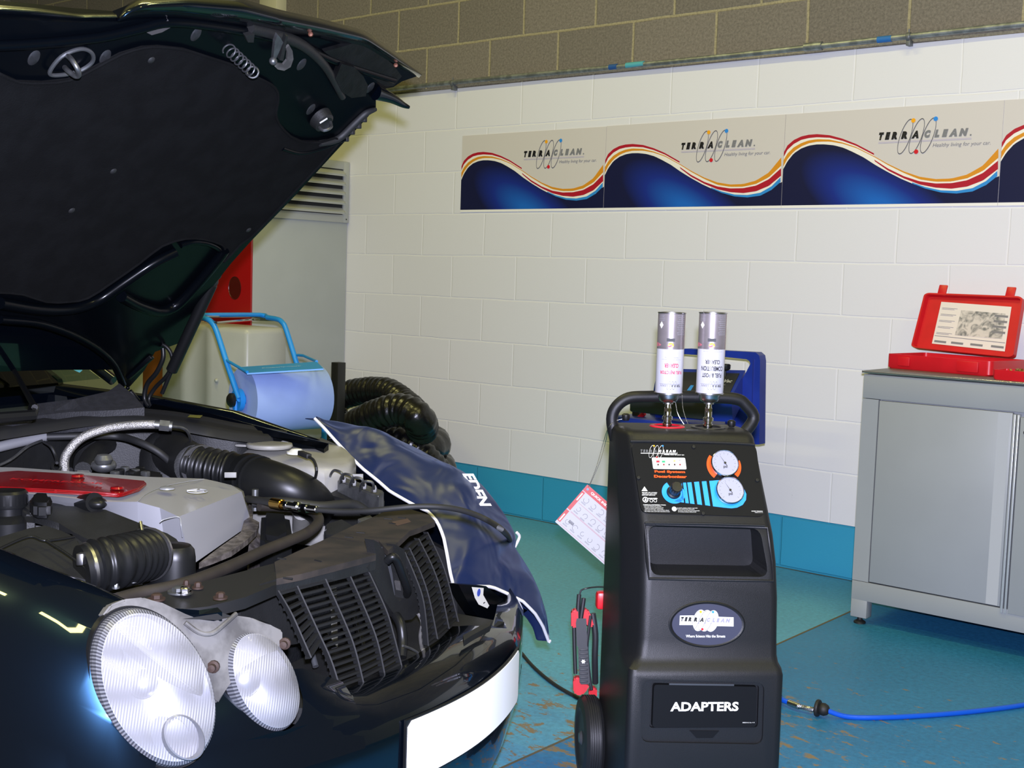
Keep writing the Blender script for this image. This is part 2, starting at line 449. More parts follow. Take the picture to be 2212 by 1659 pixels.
# ------------------------------------------------------------------ conduit along the top of the white paint
zc = ony(987, 179, -0.03)[2]
cn = thing('conduit_pipe', (3.2, -0.03, zc-0.012), 'grey galvanised conduit pipe running along the wall above the white paint', 'pipe')
mb = MB(); pl = [(-0.5, -0.028, zc)]+[(x, -0.028-0.002*math.sin(x*3), zc+0.004*math.sin(x*2.1)) for x in np.arange(0, 7, 0.25)]
mb.tube(pl, 0.0125, 12, sm=2); mb.build('pipe', m_steel, cn)
def xw(px, py=150): return ony(px, py, -0.03)[0]
for px, py in ((978, 181), (1963, 78)):
    x = xw(px, py); mb = MB(); mb.lathe([(0.017, -0.008), (0.018, -0.006), (0.018, 0.006), (0.017, 0.008)], (x, -0.028, zc), (1, 0, 0), 16)
    mb.span(x-0.009, x+0.009, -0.035, 0, zc-0.035, zc-0.012, bev=0.002); mb.cyl((x, -0.03, zc+0.012), (x, -0.03, zc+0.03), 0.004, 8)
    mb.build('clamp', M('dull_clamp', '#6e7173', 0.5, 0.5), cn)
x = xw(1757, 95); mb = MB(); mb.lathe([(0.014, -0.04), (0.018, -0.04), (0.018, 0.04), (0.014, 0.04)], (x, -0.028, zc), (1, 0, 0), 16)
mb.build('coupler', m_steel, cn)
for k, (px, py, w_, c) in enumerate(((1325, 139, 0.045, '#1f4f8c'), (1372, 134, 0.10, '#4fa3b0'), (1911, 83, 0.06, '#2166a8'))):
    x = xw(px, py); mb = MB(); mb.lathe([(0.0135, -w_/2), (0.0135, w_/2)], (x, -0.028, zc), (1, 0, 0), 16)
    mb.build('tape_band', M('tape_%d' % k, c, 0.6), cn, label='blue tape around the pipe')

# ------------------------------------------------------------------ banner boards
def wv(z7x, z7y):  # pixels of the third board -> (u, v) on the board
    P = ony(1700+z7x/4.3203, 230+z7y/4.3203, -0.004); return ((P[0]-2.62)/0.94, P[2]-1.60)
def curve(l): return [wv(*q) for q in l]
WAVES = dict(
 navy_top=curve([(-45, 585), (0, 512), (60, 438), (130, 392), (200, 366), (270, 354), (350, 353), (440, 362), (530, 385), (620, 425), (720, 475), (830, 545), (950, 612), (1080, 677), (1200, 727), (1330, 770), (1450, 802), (1600, 812), (1750, 793), (1880, 732), (1985, 650)]),
 sky_top=curve([(1180, 708), (1300, 750), (1450, 782), (1600, 787), (1750, 762), (1880, 695), (1985, 600)]),
 sky_bot=curve([(1180, 718), (1300, 765), (1450, 802), (1600, 812), (1750, 793), (1880, 732), (1985, 650)]),
 redlo_top=curve([(820, 495), (950, 578), (1100, 650), (1250, 698), (1400, 718), (1550, 715), (1700, 688), (1850, 620), (1992, 505)]),
 redlo_bot=curve([(828, 512), (950, 597), (1100, 670), (1250, 727), (1400, 757), (1550, 767), (1700, 747), (1850, 690), (1992, 583)]),
 orange_top=curve([(-45, 500), (0, 440), (60, 382), (130, 342), (200, 317), (280, 305), (400, 309), (520, 335), (650, 378), (820, 463), (950, 535), (1100, 605), (1250, 655), (1400, 677), (1550, 672), (1700, 635), (1850, 550), (1995, 392)]),
 orange_bot=curve([(-45, 560), (0, 490), (60, 420), (130, 373), (200, 344), (280, 329), (400, 327), (520, 347), (650, 387), (820, 471), (950, 546), (1100, 620), (1250, 680), (1400, 702), (1550, 700), (1700, 670), (1850, 600), (1995, 478)]),
 redhi_top=curve([(-45, 425), (0, 365), (60, 313), (130, 280), (200, 264), (280, 258), (400, 268), (520, 300), (650, 350), (818, 437)]),
 redhi_bot=curve([(-45, 470), (0, 405), (60, 350), (130, 312), (200, 295), (280, 287), (400, 292), (520, 320), (650, 367), (818, 453)]))
m_board = M('banner_beige_print', '#c9c4c0', 0.35)
m_cream = M('banner_cream_print', '#e6e2d6', 0.35)
m_orange = M('banner_orange_print', '#d08a22', 0.35)
m_redp = M('banner_red_print', '#a8182c', 0.35)
m_skyp = M('banner_sky_print', '#2f86cc', 0.35)
def navy_print():
    m, nt, b = nodes('banner_navy_print'); N = nt.nodes.new; K = nt.links.new
    t = N('ShaderNodeTexCoord'); mp = N('ShaderNodeMapping'); mp.vector_type = 'TEXTURE'
    mp.inputs['Location'].default_value = (0.01, 0, -0.02); mp.inputs['Rotation'].default_value = (0, 0.5, 0); mp.inputs['Scale'].default_value = (0.46, 1, 0.17)
    K(t.outputs['Object'], mp.inputs[0])
    g = N('ShaderNodeTexGradient'); g.gradient_type = 'SPHERICAL'; K(mp.outputs[0], g.inputs[0])
    r = N('ShaderNodeValToRGB'); r.color_ramp.elements[0].color = L('#15193c'); r.color_ramp.elements[1].color = L('#1c62b8'); r.color_ramp.elements[0].position = 0.05; r.color_ramp.elements[1].position = 0.85
    e = r.color_ramp.elements.new(0.4); e.color = L('#182c80')
    K(g.outputs['Fac'], r.inputs[0]); K(r.outputs[0], b.inputs['Base Color']); b.inputs['Roughness'].default_value = 0.3
    return m
m_navyp = navy_print()
def strip_mb(top, bot, x0, wd, y, umax):
    def P(uv): return V3(x0+min(max(uv[0], 0.0), umax)*wd, y, 1.60+uv[1])
    a = resample([P(q) for q in top if q[0] < umax+0.03], 60); b = resample([P(q) for q in bot if q[0] < umax+0.03], 60)
    mb = MB(); mb.rings([a, b, [q+V3(0, 0.0006, 0) for q in b], [q+V3(0, 0.0006, 0) for q in a]], cap=False, closed=True, wrap=False)
    return mb
m_blk = M('print_black', '#16161a', 0.4); m_gry = M('print_grey', '#77787c', 0.4); m_lav = M('print_lavender', '#b9b3bf', 0.4)
m_yel = M('print_yellow', '#e8a21c', 0.35); m_blu = M('print_blue', '#2d86d8', 0.35); m_rd = M('print_red', '#c81e2a', 0.35)
m_ring = M('print_ring', '#4a4c50', 0.4)
def logo(o, x, y, W, par, tagline=True, dark=m_blk, light=m_gry, bar=m_lav, ring=m_ring, tagm=m_gry, dep=0.0006, bend=None, tw=0.58):
    """o: lower-left of the lettering; W: width of the lettering"""
    x, y, o = V3(*x), V3(*y), V3(*o); n = np.cross(x, y); h = W*0.082
    P = (lambda u, v, d=dep: V3(*bend(u, v))+n*0) if bend else (lambda u, v, d=dep: o+x*u+y*v+n*d)
    bb = (lambda off: (lambda a, b_: bend(a+off, b_))) if bend else (lambda off: None)
    for ch, a, b_, m in (('T', 0, .058, dark), ('E', .069, .131, dark), ('R', .141, .207, dark), ('R', .248, .318, dark), ('A', .362, .442, dark), ('C', .503, .571, light), ('L', .61, .664, light), ('E', .69, .756, light), ('A', .763, .851, light), ('N', .868, .965, light), ('.', .982, 1.0, light)):
        text(ch, o+x*(a+b_)/2*W, x, y, m, 'lettering', par, w=(b_-a)*W, h=h if ch != '.' else h*0.22, bold=0.10, shear=0.25, depth=dep, bend=bb((a+b_)/2*W))
    mb = MB(); c = [P(0, -h*0.42), P(W, -h*0.42), P(W, -h*0.22), P(0, -h*0.22)]; mb.face(c); mb.build('underline', bar, par, sm=False)
    mb = MB(); rt = 0.0045*W
    for k in range(3):
        cx = (0.295+k*0.125)*W; cy = h*0.3
        outer = [P(cx+(0.062*math.cos(t)+0.05*math.sin(t))*W, cy+0.185*W*math.sin(t), dep+0.0003) for t in np.linspace(0, 2*PI, 41)[:-1]]
        inner = [P(cx+(0.055*math.cos(t)+0.05*math.sin(t))*W, cy+0.176*W*math.sin(t), dep+0.0003) for t in np.linspace(0, 2*PI, 41)[:-1]]
        mb.rings([outer, inner], cap=False)
    mb.build('ring_emblem', ring, par, sm=False)
    for (u, v, m) in ((0.375, 0.19, m_yel), (0.615, 0.195, m_blu), (0.425, -0.14, m_rd)):
        mb = MB(); cc = [P(u*W+0.024*W*math.cos(t), v*W+0.024*W*math.sin(t), dep+0.0006) for t in np.linspace(0, 2*PI, 17)[:-1]]; mb.face(cc)
        mb.build('emblem_ball', m, par, sm=False, label='coloured ball on the emblem ring')
    if tagline:
        text('Healthy living for your car.', o+x*0.60*W-y*h*1.35, x, y, tagm, 'tagline', par, w=tw*W, h=None, bold=0.0, shear=0.2, depth=dep, align='L')
XB = [0.728, 1.668, 2.622, 3.552, 4.49]
labs = ['printed wave banner board at the left end of the row on the white wall', 'printed wave banner board above the black steel fittings and cans, second from the left end',
        'printed wave banner board right of the cans, its whole width in view above the grey cabinet gap', 'printed wave banner board cut off at the right edge of the photo']
labs = ['leftmost printed wave banner board on the white wall, its lower left corner free', 'second printed wave banner board from the left, on the wall above the two cans',
        'third printed wave banner board from the left, largest one fully in view', 'fourth wave banner board, mostly cut off at the right edge of the photo']
for i in range(4):
    x0, x1 = XB[i], XB[i+1]-0.0015; wd = x1-x0
    t = thing('banner_board', ((x0+x1)/2, -0.002, 1.60), labs[i], 'banner', 'wave banner boards in a row on the wall')
    ztop = 1.992+ (0.002 if i else 0)
    mb = MB(); mb.span(x0, x1, -0.003, -0.0002, 1.60, ztop); mb.build('board', m_board, t, sm=False)
    mb = MB(); mb.span(x0, x1, -0.0045, -0.0001, 1.588, 1.5995); mb.build('bottom_edge', M('white_edge', '#e8e6e0', 0.4), t, sm=False)
    # navy field
    um = 1.0
    nt_ = resample([V3(x0+min(max(u, 0), um)*wd, -0.0036, 1.60+v) for u, v in WAVES['navy_top']]+[V3(x1, -0.0036, 1.60+WAVES['navy_top'][-1][1])], 70)
    mb = MB(); mb.rings([nt_, [V3(p[0], -0.0036, 1.6002) for p in nt_]], cap=False, wrap=False)
    o = mb.build('navy_field', m_navyp, t, sm=False)
    # cream strip under the colours
    ct = WAVES['orange_top']; cb = WAVES['navy_top']
    strip_mb(ct, cb, x0, wd, -0.0034, 1.0).build('cream_band', m_cream, t, sm=False)
    ht = WAVES['redhi_top']
    strip_mb([(u, v-0.006) for u, v in ht], WAVES['orange_top'][:10], x0, wd, -0.0035, 1.0).build('cream_band', m_cream, t, sm=False)
    strip_mb(WAVES['orange_top'], WAVES['orange_bot'], x0, wd, -0.0038, 1.0).build('orange_band', m_orange, t, sm=False)
    strip_mb(WAVES['redhi_top'], WAVES['redhi_bot'], x0, wd, -0.0039, 1.0).build('red_band', m_redp, t, sm=False)
    strip_mb(WAVES['redlo_top'], WAVES['redlo_bot'], x0, wd, -0.0040, 1.0).build('red_band', m_redp, t, sm=False)
    strip_mb(WAVES['sky_top'], WAVES['sky_bot'], x0, wd, -0.0041, 1.0).build('sky_blue_band', m_skyp, t, sm=False)
    if i < 3:
        a = ony(1898, 302, 0); b = ony(2098, 300, 0)
        lo = wv((1897-1700)*4.32, (303-230)*4.32)
        logo((x0+lo[0]*0.94, -0.004, 1.60+lo[1]), (1, 0, 0), (0, 0, 1), b[0]-a[0], t, tw=0.60)

# ------------------------------------------------------------------ tall plant cabinet (grey side with louvre, red front)
FY = -0.70; FX = -0.155
m_gpan = M('grey_panel', '#a3a8a8', 0.45, var=0.03, vscale=3)
m_alu = M('aluminium_frame', '#a9aca8', 0.45, 0.25)
pc = thing('equipment_cabinet', (-0.7, -0.35, 0), 'tall grey steel equipment cabinet with louvred side vent and red front, in the wall corner', 'cabinet')
mb = MB(); mb.span(-1.35, FX, FY+0.012, -0.004, 0, 1.885, bev=0.004); mb.build('body', m_gpan, pc)
mb = MB()
zt = 1.882; zb = onx(750, 482, FX)[2]; yb = -0.004; ya = -0.66
mb.frame(V3(FX, (ya+yb)/2, (zt+zb)/2), (0, 1, 0), (0, 0, 1), yb-ya, zt-zb, 0.045, (0.012, 0, 0), bev=0.002)
for k in range(4):
    mb.cyl((FX+0.01, yb-0.02, zb+0.02+k*0.0), (FX+0.014, yb-0.02, zb+0.02), 0.004, 8)
vent = mb.build('vent_frame', m_alu, pc)
for k in range(8):
    z = zt-0.062-0.054*k
    if z < zb+0.05: break
    mb = MB(); c = V3(FX+0.016, (ya+yb)/2, z); x = V3(0, 1, 0); a = math.radians(-38); yv = V3(math.cos(a), 0, math.sin(a)); n = np.cross(x, yv)
    mb.box(c, (yb-ya-0.09, 0.052, 0.002), (x, yv, n)); mb.box(V3(FX+0.034, (ya+yb)/2, z-0.018), (yb-ya-0.09, 0.003, 0.012), (x, V3(1, 0, 0), V3(0, 0, 1)))
    mb.cyl((FX+0.02, yb-0.05, z-0.012), (FX+0.04, yb-0.05, z-0.012), 0.006, 8)
    mb.build('louvre_slat', m_alu, vent)
mb = MB(); mb.span(FX+0.001, FX+0.002, ya+0.04, yb-0.04, zt-0.34+0.02, zt-0.04); mb.build('vent_backing', M('vent_dark', '#1c1d1e', 0.8), vent)
m_redc = M('red_enamel', '#9c0a10', 0.25, coat=0.3)
# red front: upper plate, flat disc coloured as shade of a round recess, narrow red stile below
fr = lambda px, py: ony(px, py, FY)
zlo = fr(480, 712)[2]; 
mb = MB(); mb.span(-1.35, FX, FY-0.002, FY+0.012, zlo, 1.88, bev=0.002); front = mb.build('front_panel', m_redc, pc, label='red upper front panel')
x1 = fr(530, 760)[0]
mb = MB(); mb.span(x1, FX-0.004, FY-0.002, FY+0.012, 0.02, zlo, bev=0.001); mb.build('stile', m_redc, pc, label='narrow red stile')
hc = fr(508, 622)
mb = MB(); R = 0.055
mb.lathe([(R, 0.0), (R, 0.002), (R*0.96, 0.003), (R*0.93, 0.001), (0.001, 0.001)], (hc[0], FY-0.002, hc[2]), (0, -1, 0), 32, cap=False, sy=1.15, xd=(1, 0, 0))
rc = mb.build('finger_recess', M('recess_shade_red', '#4a0306', 0.3, coat=0.4), front, label='flat dark red disc coloured as the shade in the round finger recess')
mb = MB(); mb.span(-1.35, x1, FY-0.004, FY+0.012, 0.02, zlo-0.003, bev=0.002); mb.build('lower_door', M('off_white_enamel', '#c9c9bf', 0.35), pc)
for k in range(4):
    a = fr(428+0, 676+k*6); mb = MB(); q = a+V3(0.0, -0.004, 0); mb.span(q[0]-0.09, q[0]+0.12-k*0.02, FY-0.0045, FY-0.002, q[2]-0.004, q[2]+0.003); mb.build('marking_line', M('white_print', '#dcdcd4', 0.5), front, sm=False)
m_ply = M('ochre_plastic', '#6e3c0c', 0.5)

# ------------------------------------------------------------------ white plastic tank in front of it
TY = -1.05
wt = lambda px, py: ony(px, py, TY)
xl, xr = wt(346, 800)[0], wt(531, 800)[0]; zt_ = wt(450, 703)[2]
tk = thing('storage_tank', ((xl+xr)/2, TY+0.15, 0), 'off-white ribbed plastic tank standing behind the paper roll stand', 'tank')
mb = MB(); w_ = xr-xl
prof = []
def tank_sec(z, ins):
    o = []
    x0, x1 = xl+ins, xr-ins; y0, y1 = TY+ins, TY+0.27-ins
    ribs = [(0.0, 0), (0.22, 0), (0.25, 0.012), (0.33, 0.012), (0.36, 0), (0.55, 0), (0.58, 0.012), (0.66, 0.012), (0.69, 0), (1.0, 0)]
    for t, d in ribs: o.append(V3(x0+(x1-x0)*(0.03+0.94*t), y0-d, z))
    o += [V3(x1, y0+0.02, z), V3(x1, y1-0.02, z), V3(x1-0.02, y1, z), V3(x0+0.02, y1, z), V3(x0, y1-0.02, z), V3(x0, y0+0.02, z)]
    return o
mb.rings([tank_sec(0, 0.01), tank_sec(0.02, 0), tank_sec(zt_-0.03, 0), tank_sec(zt_-0.01, 0.006), tank_sec(zt_, 0.02)])
mb.build('tank_body', M('translucent_white_plastic', '#a8aaa6', 0.35, var=0.04, vscale=4), tk, ang=50)
q = wt(470, 822); mb = MB(); mb.lathe([(0.011, 0), (0.011, 0.006), (0.007, 0.012), (0.001, 0.013)], (q[0], TY-0.004, q[2]), (0, -1, 0), 12); mb.build('drain_plug', m_alu, tk)
q = wt(325, 775)
mb = MB(); mb.span(q[0]-0.12, xl-0.005, TY+0.03, TY+0.25, 0, q[2]+0.11, bev=0.006)
tag(mb.build('plastic_crate', m_ply), 'ochre brown box between the bonnet hinge and the white tank', 'box')

# ------------------------------------------------------------------ paper roll stand
m_bt = M('blue_enamel_tube', '#1f86d6', 0.35)
RY = -1.45
S = lambda px, py, dy=0: ony(px, py, RY+dy)
pl_ = S(517, 862); pr_ = S(645, 800)
# roll geometry: axis from left end to right end
rl = ond(546, 858, 5.3); 
RD = 4.95
A0 = ond(570, 845, RD); A1 = ond(672, 840, RD+0.02)
ax = A1-A0; ax[2] = 0; Lr = 0.34; ax /= np.linalg.norm(ax)
# turned so that the left end of the roll shows
ang = math.radians(32); ca, sa = math.cos(ang), math.sin(ang)
ax = V3(ax[0]*ca-ax[1]*sa, ax[0]*sa+ax[1]*ca, 0)
RC = ond(608, 860, RD); rr_ = 0.132
stl = thing('paper_roll_stand', (RC[0], RC[1], 0), 'sky-blue tubular stand holding a large blue paper roll', 'stand')
perp = V3(-ax[1], ax[0], 0)
if perp@_f < 0: perp = -perp
e0, e1 = RC-ax*(Lr/2+0.03), RC+ax*(Lr/2+0.03)
def Sl(e, px, py):   # point of the side frame containing end e, in the plane through e across the axis
    return _cc(px, py, ax, 0.0, e)
tl = [Sl(e0, 517, 862), Sl(e0, 492, 790), Sl(e0, 470, 722), Sl(e0, 460, 700), Sl(e0, 447, 689), Sl(e0, 424, 684)]
mb = MB(); mb.tube(tl, 0.0115, 12, sm=4); 
tr_ = [Sl(e1, 655, 830), Sl(e1, 640, 782), Sl(e1, 618, 712), Sl(e1, 610, 697), Sl(e1, 600, 690), Sl(e1, 578, 686)]
mb.tube(tr_, 0.0115, 12, sm=4)
back = [tl[-1], ]
mb.tube([tl[-1], Sl(e0, 430, 681), Sl(e1, 560, 680), tr_[-1]], 0.010, 12, sm=3)
for e, top in ((e0, tl[0]), (e1, tr_[0])):
    b = V3(e[0], e[1], 0.03); mb.tube([top, e, b], 0.0115, 12); mb.tube([b-perp*0.22, b+perp*0.22], 0.0115, 12)
mb.tube([V3(e0[0], e0[1], 0.2), V3(e1[0], e1[1], 0.2)], 0.0115, 12)
mb.build('tube_frame', m_bt, stl)
for e in (e0, e1):
    for sgn in (-1, 1):
        mb = MB(); b = V3(e[0], e[1], 0)+perp*0.2*sgn; mb.lathe([(0.02, 0), (0.02, 0.018), (0.012, 0.03)], b, (0, 0, 1), 14); mb.build('foot', M('black_rubber', '#151515', 0.6), stl)
mb = MB(); mb.tube([Sl(e0, 430, 685), Sl(e0, 468, 697), Sl(e1, 545, 690), Sl(e1, 600, 692)], 0.0045, 8); mb.tube([Sl(e0, 440, 684), Sl(e1, 540, 683), Sl(e1, 590, 690)], 0.0045, 8)
mb.build('wire_rail', M('chrome', '#c8c8c8', 0.15, 1.0), stl)
# tear bar
c0, c1 = Sl(e0, 522, 800), Sl(e1, 692, 790)
ta = ond(523, 800, 4.8); tb = ond(694, 789, 4.85)
mb = MB(); d = (tb-ta); 
tc0, tc1, tc2, tc3 = ond(517, 793, 4.82), ond(684, 781, 4.87), ond(699, 796, 4.73), ond(534, 806, 4.68)
mb.prism([tc0, tc1, tc2, tc3], (0, 0, -0.004)); 
mb.prism([tc3, tc2, tc2-V3(0, 0, 0.006), tc3-V3(0, 0, 0.006)], (-_f*0.004)); bar = mb.build('tear_bar', m_bt, stl, sm=False)
tdx = (tc2-tc3); tdx /= np.linalg.norm(tdx); tdy = (tc0-tc3)*0.5+(tc1-tc2)*0.5; tdy /= np.linalg.norm(tdy)
text('Kimberly-Clark', (tc0+tc1+tc2+tc3)/4-tdy*0.012+V3(0, 0, 0.0015), tdx, tdy, M('pale_blue_print', '#9cc4e4', 0.5), 'lettering', bar, w=0.15, bold=0.01)
mb = MB(); mb.tube([Sl(e0, 489, 778), tc3+V3(0, 0, 0.004)], 0.006, 8); mb.build('arm', m_bt, stl); mb = MB(); mb.tube([Sl(e1, 642, 767), Sl(e1, 655, 768), tc1], 0.006, 8)
mb.build('arm', m_bt, stl)
mb = MB(); mb.lathe([(0.028, 0), (0.028, 0.012), (0.02, 0.02), (0.001, 0.022)], e0-ax*0.012, -ax, 18); kn = mb.build('end_knob', M('black_plastic', '#111214', 0.4), stl)
mb = MB(); mb.tube([e0, e1], 0.018, 14); mb.lathe([(0.045, 0), (0.045, 0.02), (0.02, 0.03)], e0, ax, 20); mb.build('spindle', m_bt, stl)
mb = MB()
mb.lathe([(0.03, 0), (rr_-0.003, 0), (rr_, 0.004), (rr_, Lr-0.004), (rr_-0.003, Lr), (0.03, Lr), (0.03, 0)], RC-ax*Lr/2, ax, 48, cap=False)
hang = [RC+perp*-0.0+V3(0, 0, 0)]
sh = [[RC-ax*Lr/2*0.999+ax*Lr*t+(-perp*(rr_+0.001)*math.cos(a)+V3(0, 0, 1)*(rr_+0.001)*math.sin(a)) for a in np.linspace(0.2, 1.3, 8)] for t in (0.55, 0.62, 0.7, 0.8)]
m_paper = M('blue_paper', '#8fa6da', 0.85, var=0.05, vscale=6)
tag(mb.build('paper_roll', m_paper), 'large roll of pale blue wiping paper held on the blue stand', 'paper roll')

# ------------------------------------------------------------------ black post and ducting hose
PY = -0.95
q = ony(723, 783, PY); mb = MB(); mb.span(q[0]-0.024, q[0]+0.024, PY, PY+0.05, 0, q[2], bev=0.002)
tag(mb.build('steel_post', M('black_steel', '#131414', 0.45)), 'short square black steel post in front of the coiled duct hose', 'post')
m_duct = M('black_duct_vinyl', '#0d0d0e', 0.28, bump=0.9, bscale=45)
def duct(pts, r, name_par, name):
    P = sm2(pts, 14); n = len(P)
    # ribbed wire spiral
    ln = sum(np.linalg.norm(b-a) for a, b in zip(P, P[1:])); P = resample(P, int(ln/0.007)); 
    rr = [r*(1+0.05*math.sin(i*2*PI/5.0)+0.015*math.sin(i*0.9+1)) for i in range(len(P))]
    mb = MB(); mb.tube(P, rr, 22); return mb
DY = -0.75
D = lambda px, py, y: ony(px, py, y)
dt = thing('duct_hose', (0.85, -0.6, 0), 'coiled black ribbed vinyl duct hose behind the fender against the white wall', 'hose')
r = 0.095
mb = duct([D(725, 905, -0.5), D(722, 870, -0.45), D(765, 848, -0.42), D(830, 845, -0.42), D(868, 866, -0.44), D(900, 900, -0.5), D(900, 950, -0.52)], r*0.75, dt, 'c')
mb.build('hose_coil', m_duct, dt)
mb = duct([D(720, 965, -0.6), D(760, 925, -0.72), D(820, 895, -0.74), D(868, 885, -0.72), D(905, 905, -0.7), D(912, 930, -0.6)], r*0.82, dt, 'c')
mb.build('hose_coil', m_duct, dt)
mb = duct([D(725, 990, -0.5), D(780, 965, -0.6), D(850, 950, -0.62), D(895, 965, -0.6), D(930, 1000, -0.55), D(960, 1035, -0.45)], r*0.72, dt, 'c')
mb.build('hose_coil', m_duct, dt)
# lower turns resting on the floor
mb = MB()
for zz, rad in ((0.09, 0.23), (0.25, 0.22), (0.38, 0.19)):
    c = V3(0.76, -0.50, zz); P = [c+V3(rad*1.25*math.cos(t), rad*math.sin(t), 0.02*math.sin(t)) for t in np.linspace(0, 2*PI, 80)[:-1]]
    mb.tube(P, [0.078*(1+0.05*math.sin(i*1.25)) for i in range(len(P))], 16, closed=True)
mb.build('hose_coil', m_duct, dt)
# roll the hose stack's floor contact
# ------------------------------------------------------------------ grey storage cabinet at right
CFY = -0.627
m_cab = M('grey_cabinet_paint', '#8b8f92', 0.4, var=0.02, vscale=4)
gc = thing('storage_cabinet', (4.1, -0.33, 0), 'long grey steel workshop cabinet on feet against the white wall at right', 'cabinet')
q = lambda px, py: ony(px, py, CFY)
x0 = 3.314; x1 = 5.0
mb = MB(); 
ztp = 0.952
mb.span(x0+0.004, x1, CFY+0.02, -0.03, 0.095, ztp-0.016, bev=0.002); mb.build('carcass', m_cab, gc)
mb = MB(); mb.span(x0, x0+0.062, CFY, CFY+0.02, 0.165, 0.845); mb.build('stile', m_cab, gc, sm=False)
mb = MB(); mb.span(x0, x1, CFY, CFY+0.02, 0.847, ztp-0.017, bev=0.001); mb.build('top_rail', m_cab, gc)
mb = MB(); mb.span(x0, x1, CFY, CFY+0.02, 0.092, 0.163, bev=0.001); mb.build('plinth_rail', m_cab, gc)
mb = MB(); mb.span(x0-0.002, x1, CFY-0.004, -0.02, ztp-0.013, ztp-0.003, bev=0.003); mb.build('worktop', M('worktop_vinyl', '#55565c', 0.4), gc)
mb = MB(); mb.span(x0-0.004, x1, CFY-0.006, CFY-0.002, ztp-0.012, ztp-0.004, bev=0.0015); mb.span(x0-0.006, x0-0.002, CFY-0.006, -0.02, ztp-0.012, ztp-0.004)
mb.build('edge_strip', M('bright_aluminium', '#e0e2e4', 0.2, 0.9), gc)
xd = q(2190, 900)[0]
mb = MB(); mb.span(x0+0.066, xd-0.004, CFY-0.001, CFY+0.019, 0.168, 0.842, bev=0.0015); mb.build('door', m_cab, gc)
mb = MB(); mb.span(xd-0.052, xd-0.012, CFY-0.0015, CFY-0.0005, 0.17, 0.84); mb.build('door_trim', M('pale_strip', '#a2a5a9', 0.35), gc, sm=False)
mb = MB(); mb.span(xd, xd+0.008, CFY-0.008, CFY+0.019, 0.15, 0.838, bev=0.001); mb.span(xd+0.013, xd+0.020, CFY-0.008, CFY+0.019, 0.15, 0.838, bev=0.001); mb.build('door_handle_strip', M('pale_strip2', '#b4b8bc', 0.3, 0.4), gc)
mb = MB(); mb.span(xd+0.024, x1-0.04, CFY-0.004, CFY+0.018, 0.15, 0.83, bev=0.0015); dr = mb.build('door', m_cab, gc)
qq = q(2211, 940); mb = MB(); mb.cyl((xd+0.045, CFY-0.004, 0.78), (xd+0.045, CFY-0.009, 0.78), 0.008, 12); mb.build('lock', M('black_plastic', '#111214', 0.4), dr)
for xx in (x0, x1-0.07):
    for yy in (CFY, -0.1):
        mb = MB(); mb.span(xx, xx+0.062, yy, yy+0.05, 0.026, 0.095, bev=0.002); lg = mb.build('leg', m_cab, gc)
        mb = MB(); mb.lathe([(0.022, 0), (0.022, 0.006), (0.010, 0.014), (0.008, 0.03)], (xx+0.028, yy+0.025, 0), (0, 0, 1), 14); mb.build('levelling_foot', M('black_rubber', '#151515', 0.6), lg)

# ------------------------------------------------------------------ red tool cases
m_case = M('red_case_plastic', '#c01420', 0.38, var=0.05, vscale=12)
ZT = ztp-0.003
a = ony(1914, 787, -0.40); b = ony(2141, 805, -0.47); a[2] = b[2] = ZT
cx_ = b-a; cx_[2] = 0; cl = np.linalg.norm(cx_); cx_ /= cl; cy_ = V3(-cx_[1], cx_[0], 0); CZv = V3(0, 0, 1)
cs = thing('tool_case', (a+b)/2+cy_*0.12, 'open red plastic tool case with a printed sheet in its lid, on the grey cabinet', 'tool case')
hcs = 0.055; dpt = 0.27
rim = M('red_case_rim', '#b01320', 0.4)
def tray(mb, o, x, y, z, w, d, h, t=0.005, r=0.02):
    out = rrect(w, d, r); inn = rrect(w-2*t, d-2*t, max(r-t, 0.003))
    P = lambda l, zz: [o+x*(p[0]+w/2)+y*(p[1]+d/2)+z*zz for p in l]
    sc = lambda l, k: [(p[0]*k, p[1]*k) for p in l]
    mb.rings([P(sc(out, 0.97), 0), P(out, 0.006), P(out, h), P(inn, h), P(inn, t)], cap=True)
mb = MB(); tray(mb, a, cx_, cy_, CZv, cl, dpt, hcs)
base = mb.build('base', m_case, cs)
mb = MB(); mb.box(a+cx_*cl*0.79+V3(0, 0, 0.03)-cy_*0.004, (0.085, 0.01, 0.04), (cx_, cy_, CZv), bev=0.003); mb.build('latch_plate', m_case, base); mb = MB(); mb.box(a+cx_*cl*0.18+V3(0, 0, 0.03)-cy_*0.002, (0.05, 0.008, 0.035), (cx_, cy_, CZv), bev=0.003); mb.build('latch_plate', m_case, base)
# lid: leaning back
lb = a+cy_*(dpt-0.012)+V3(0, 0, hcs)
plx = _cc(1963, 752, cy_, dpt-0.012, a); 
tl_ = _cc(1997, 632, cy_, dpt+0.05, a); bl_ = _cc(1967, 750, cy_, dpt-0.015, a); br_ = _cc(2188, 772, cy_, dpt-0.015, a); tr2 = _cc(2210, 640, cy_, dpt+0.05, a)
lx = (br_-bl_); lw = np.linalg.norm(lx); lx /= lw
ly = (tl_-bl_); ly = ly-0*lx; lh = np.linalg.norm(ly); ly /= lh
ln_ = np.cross(lx, ly); ln_ /= np.linalg.norm(ln_)
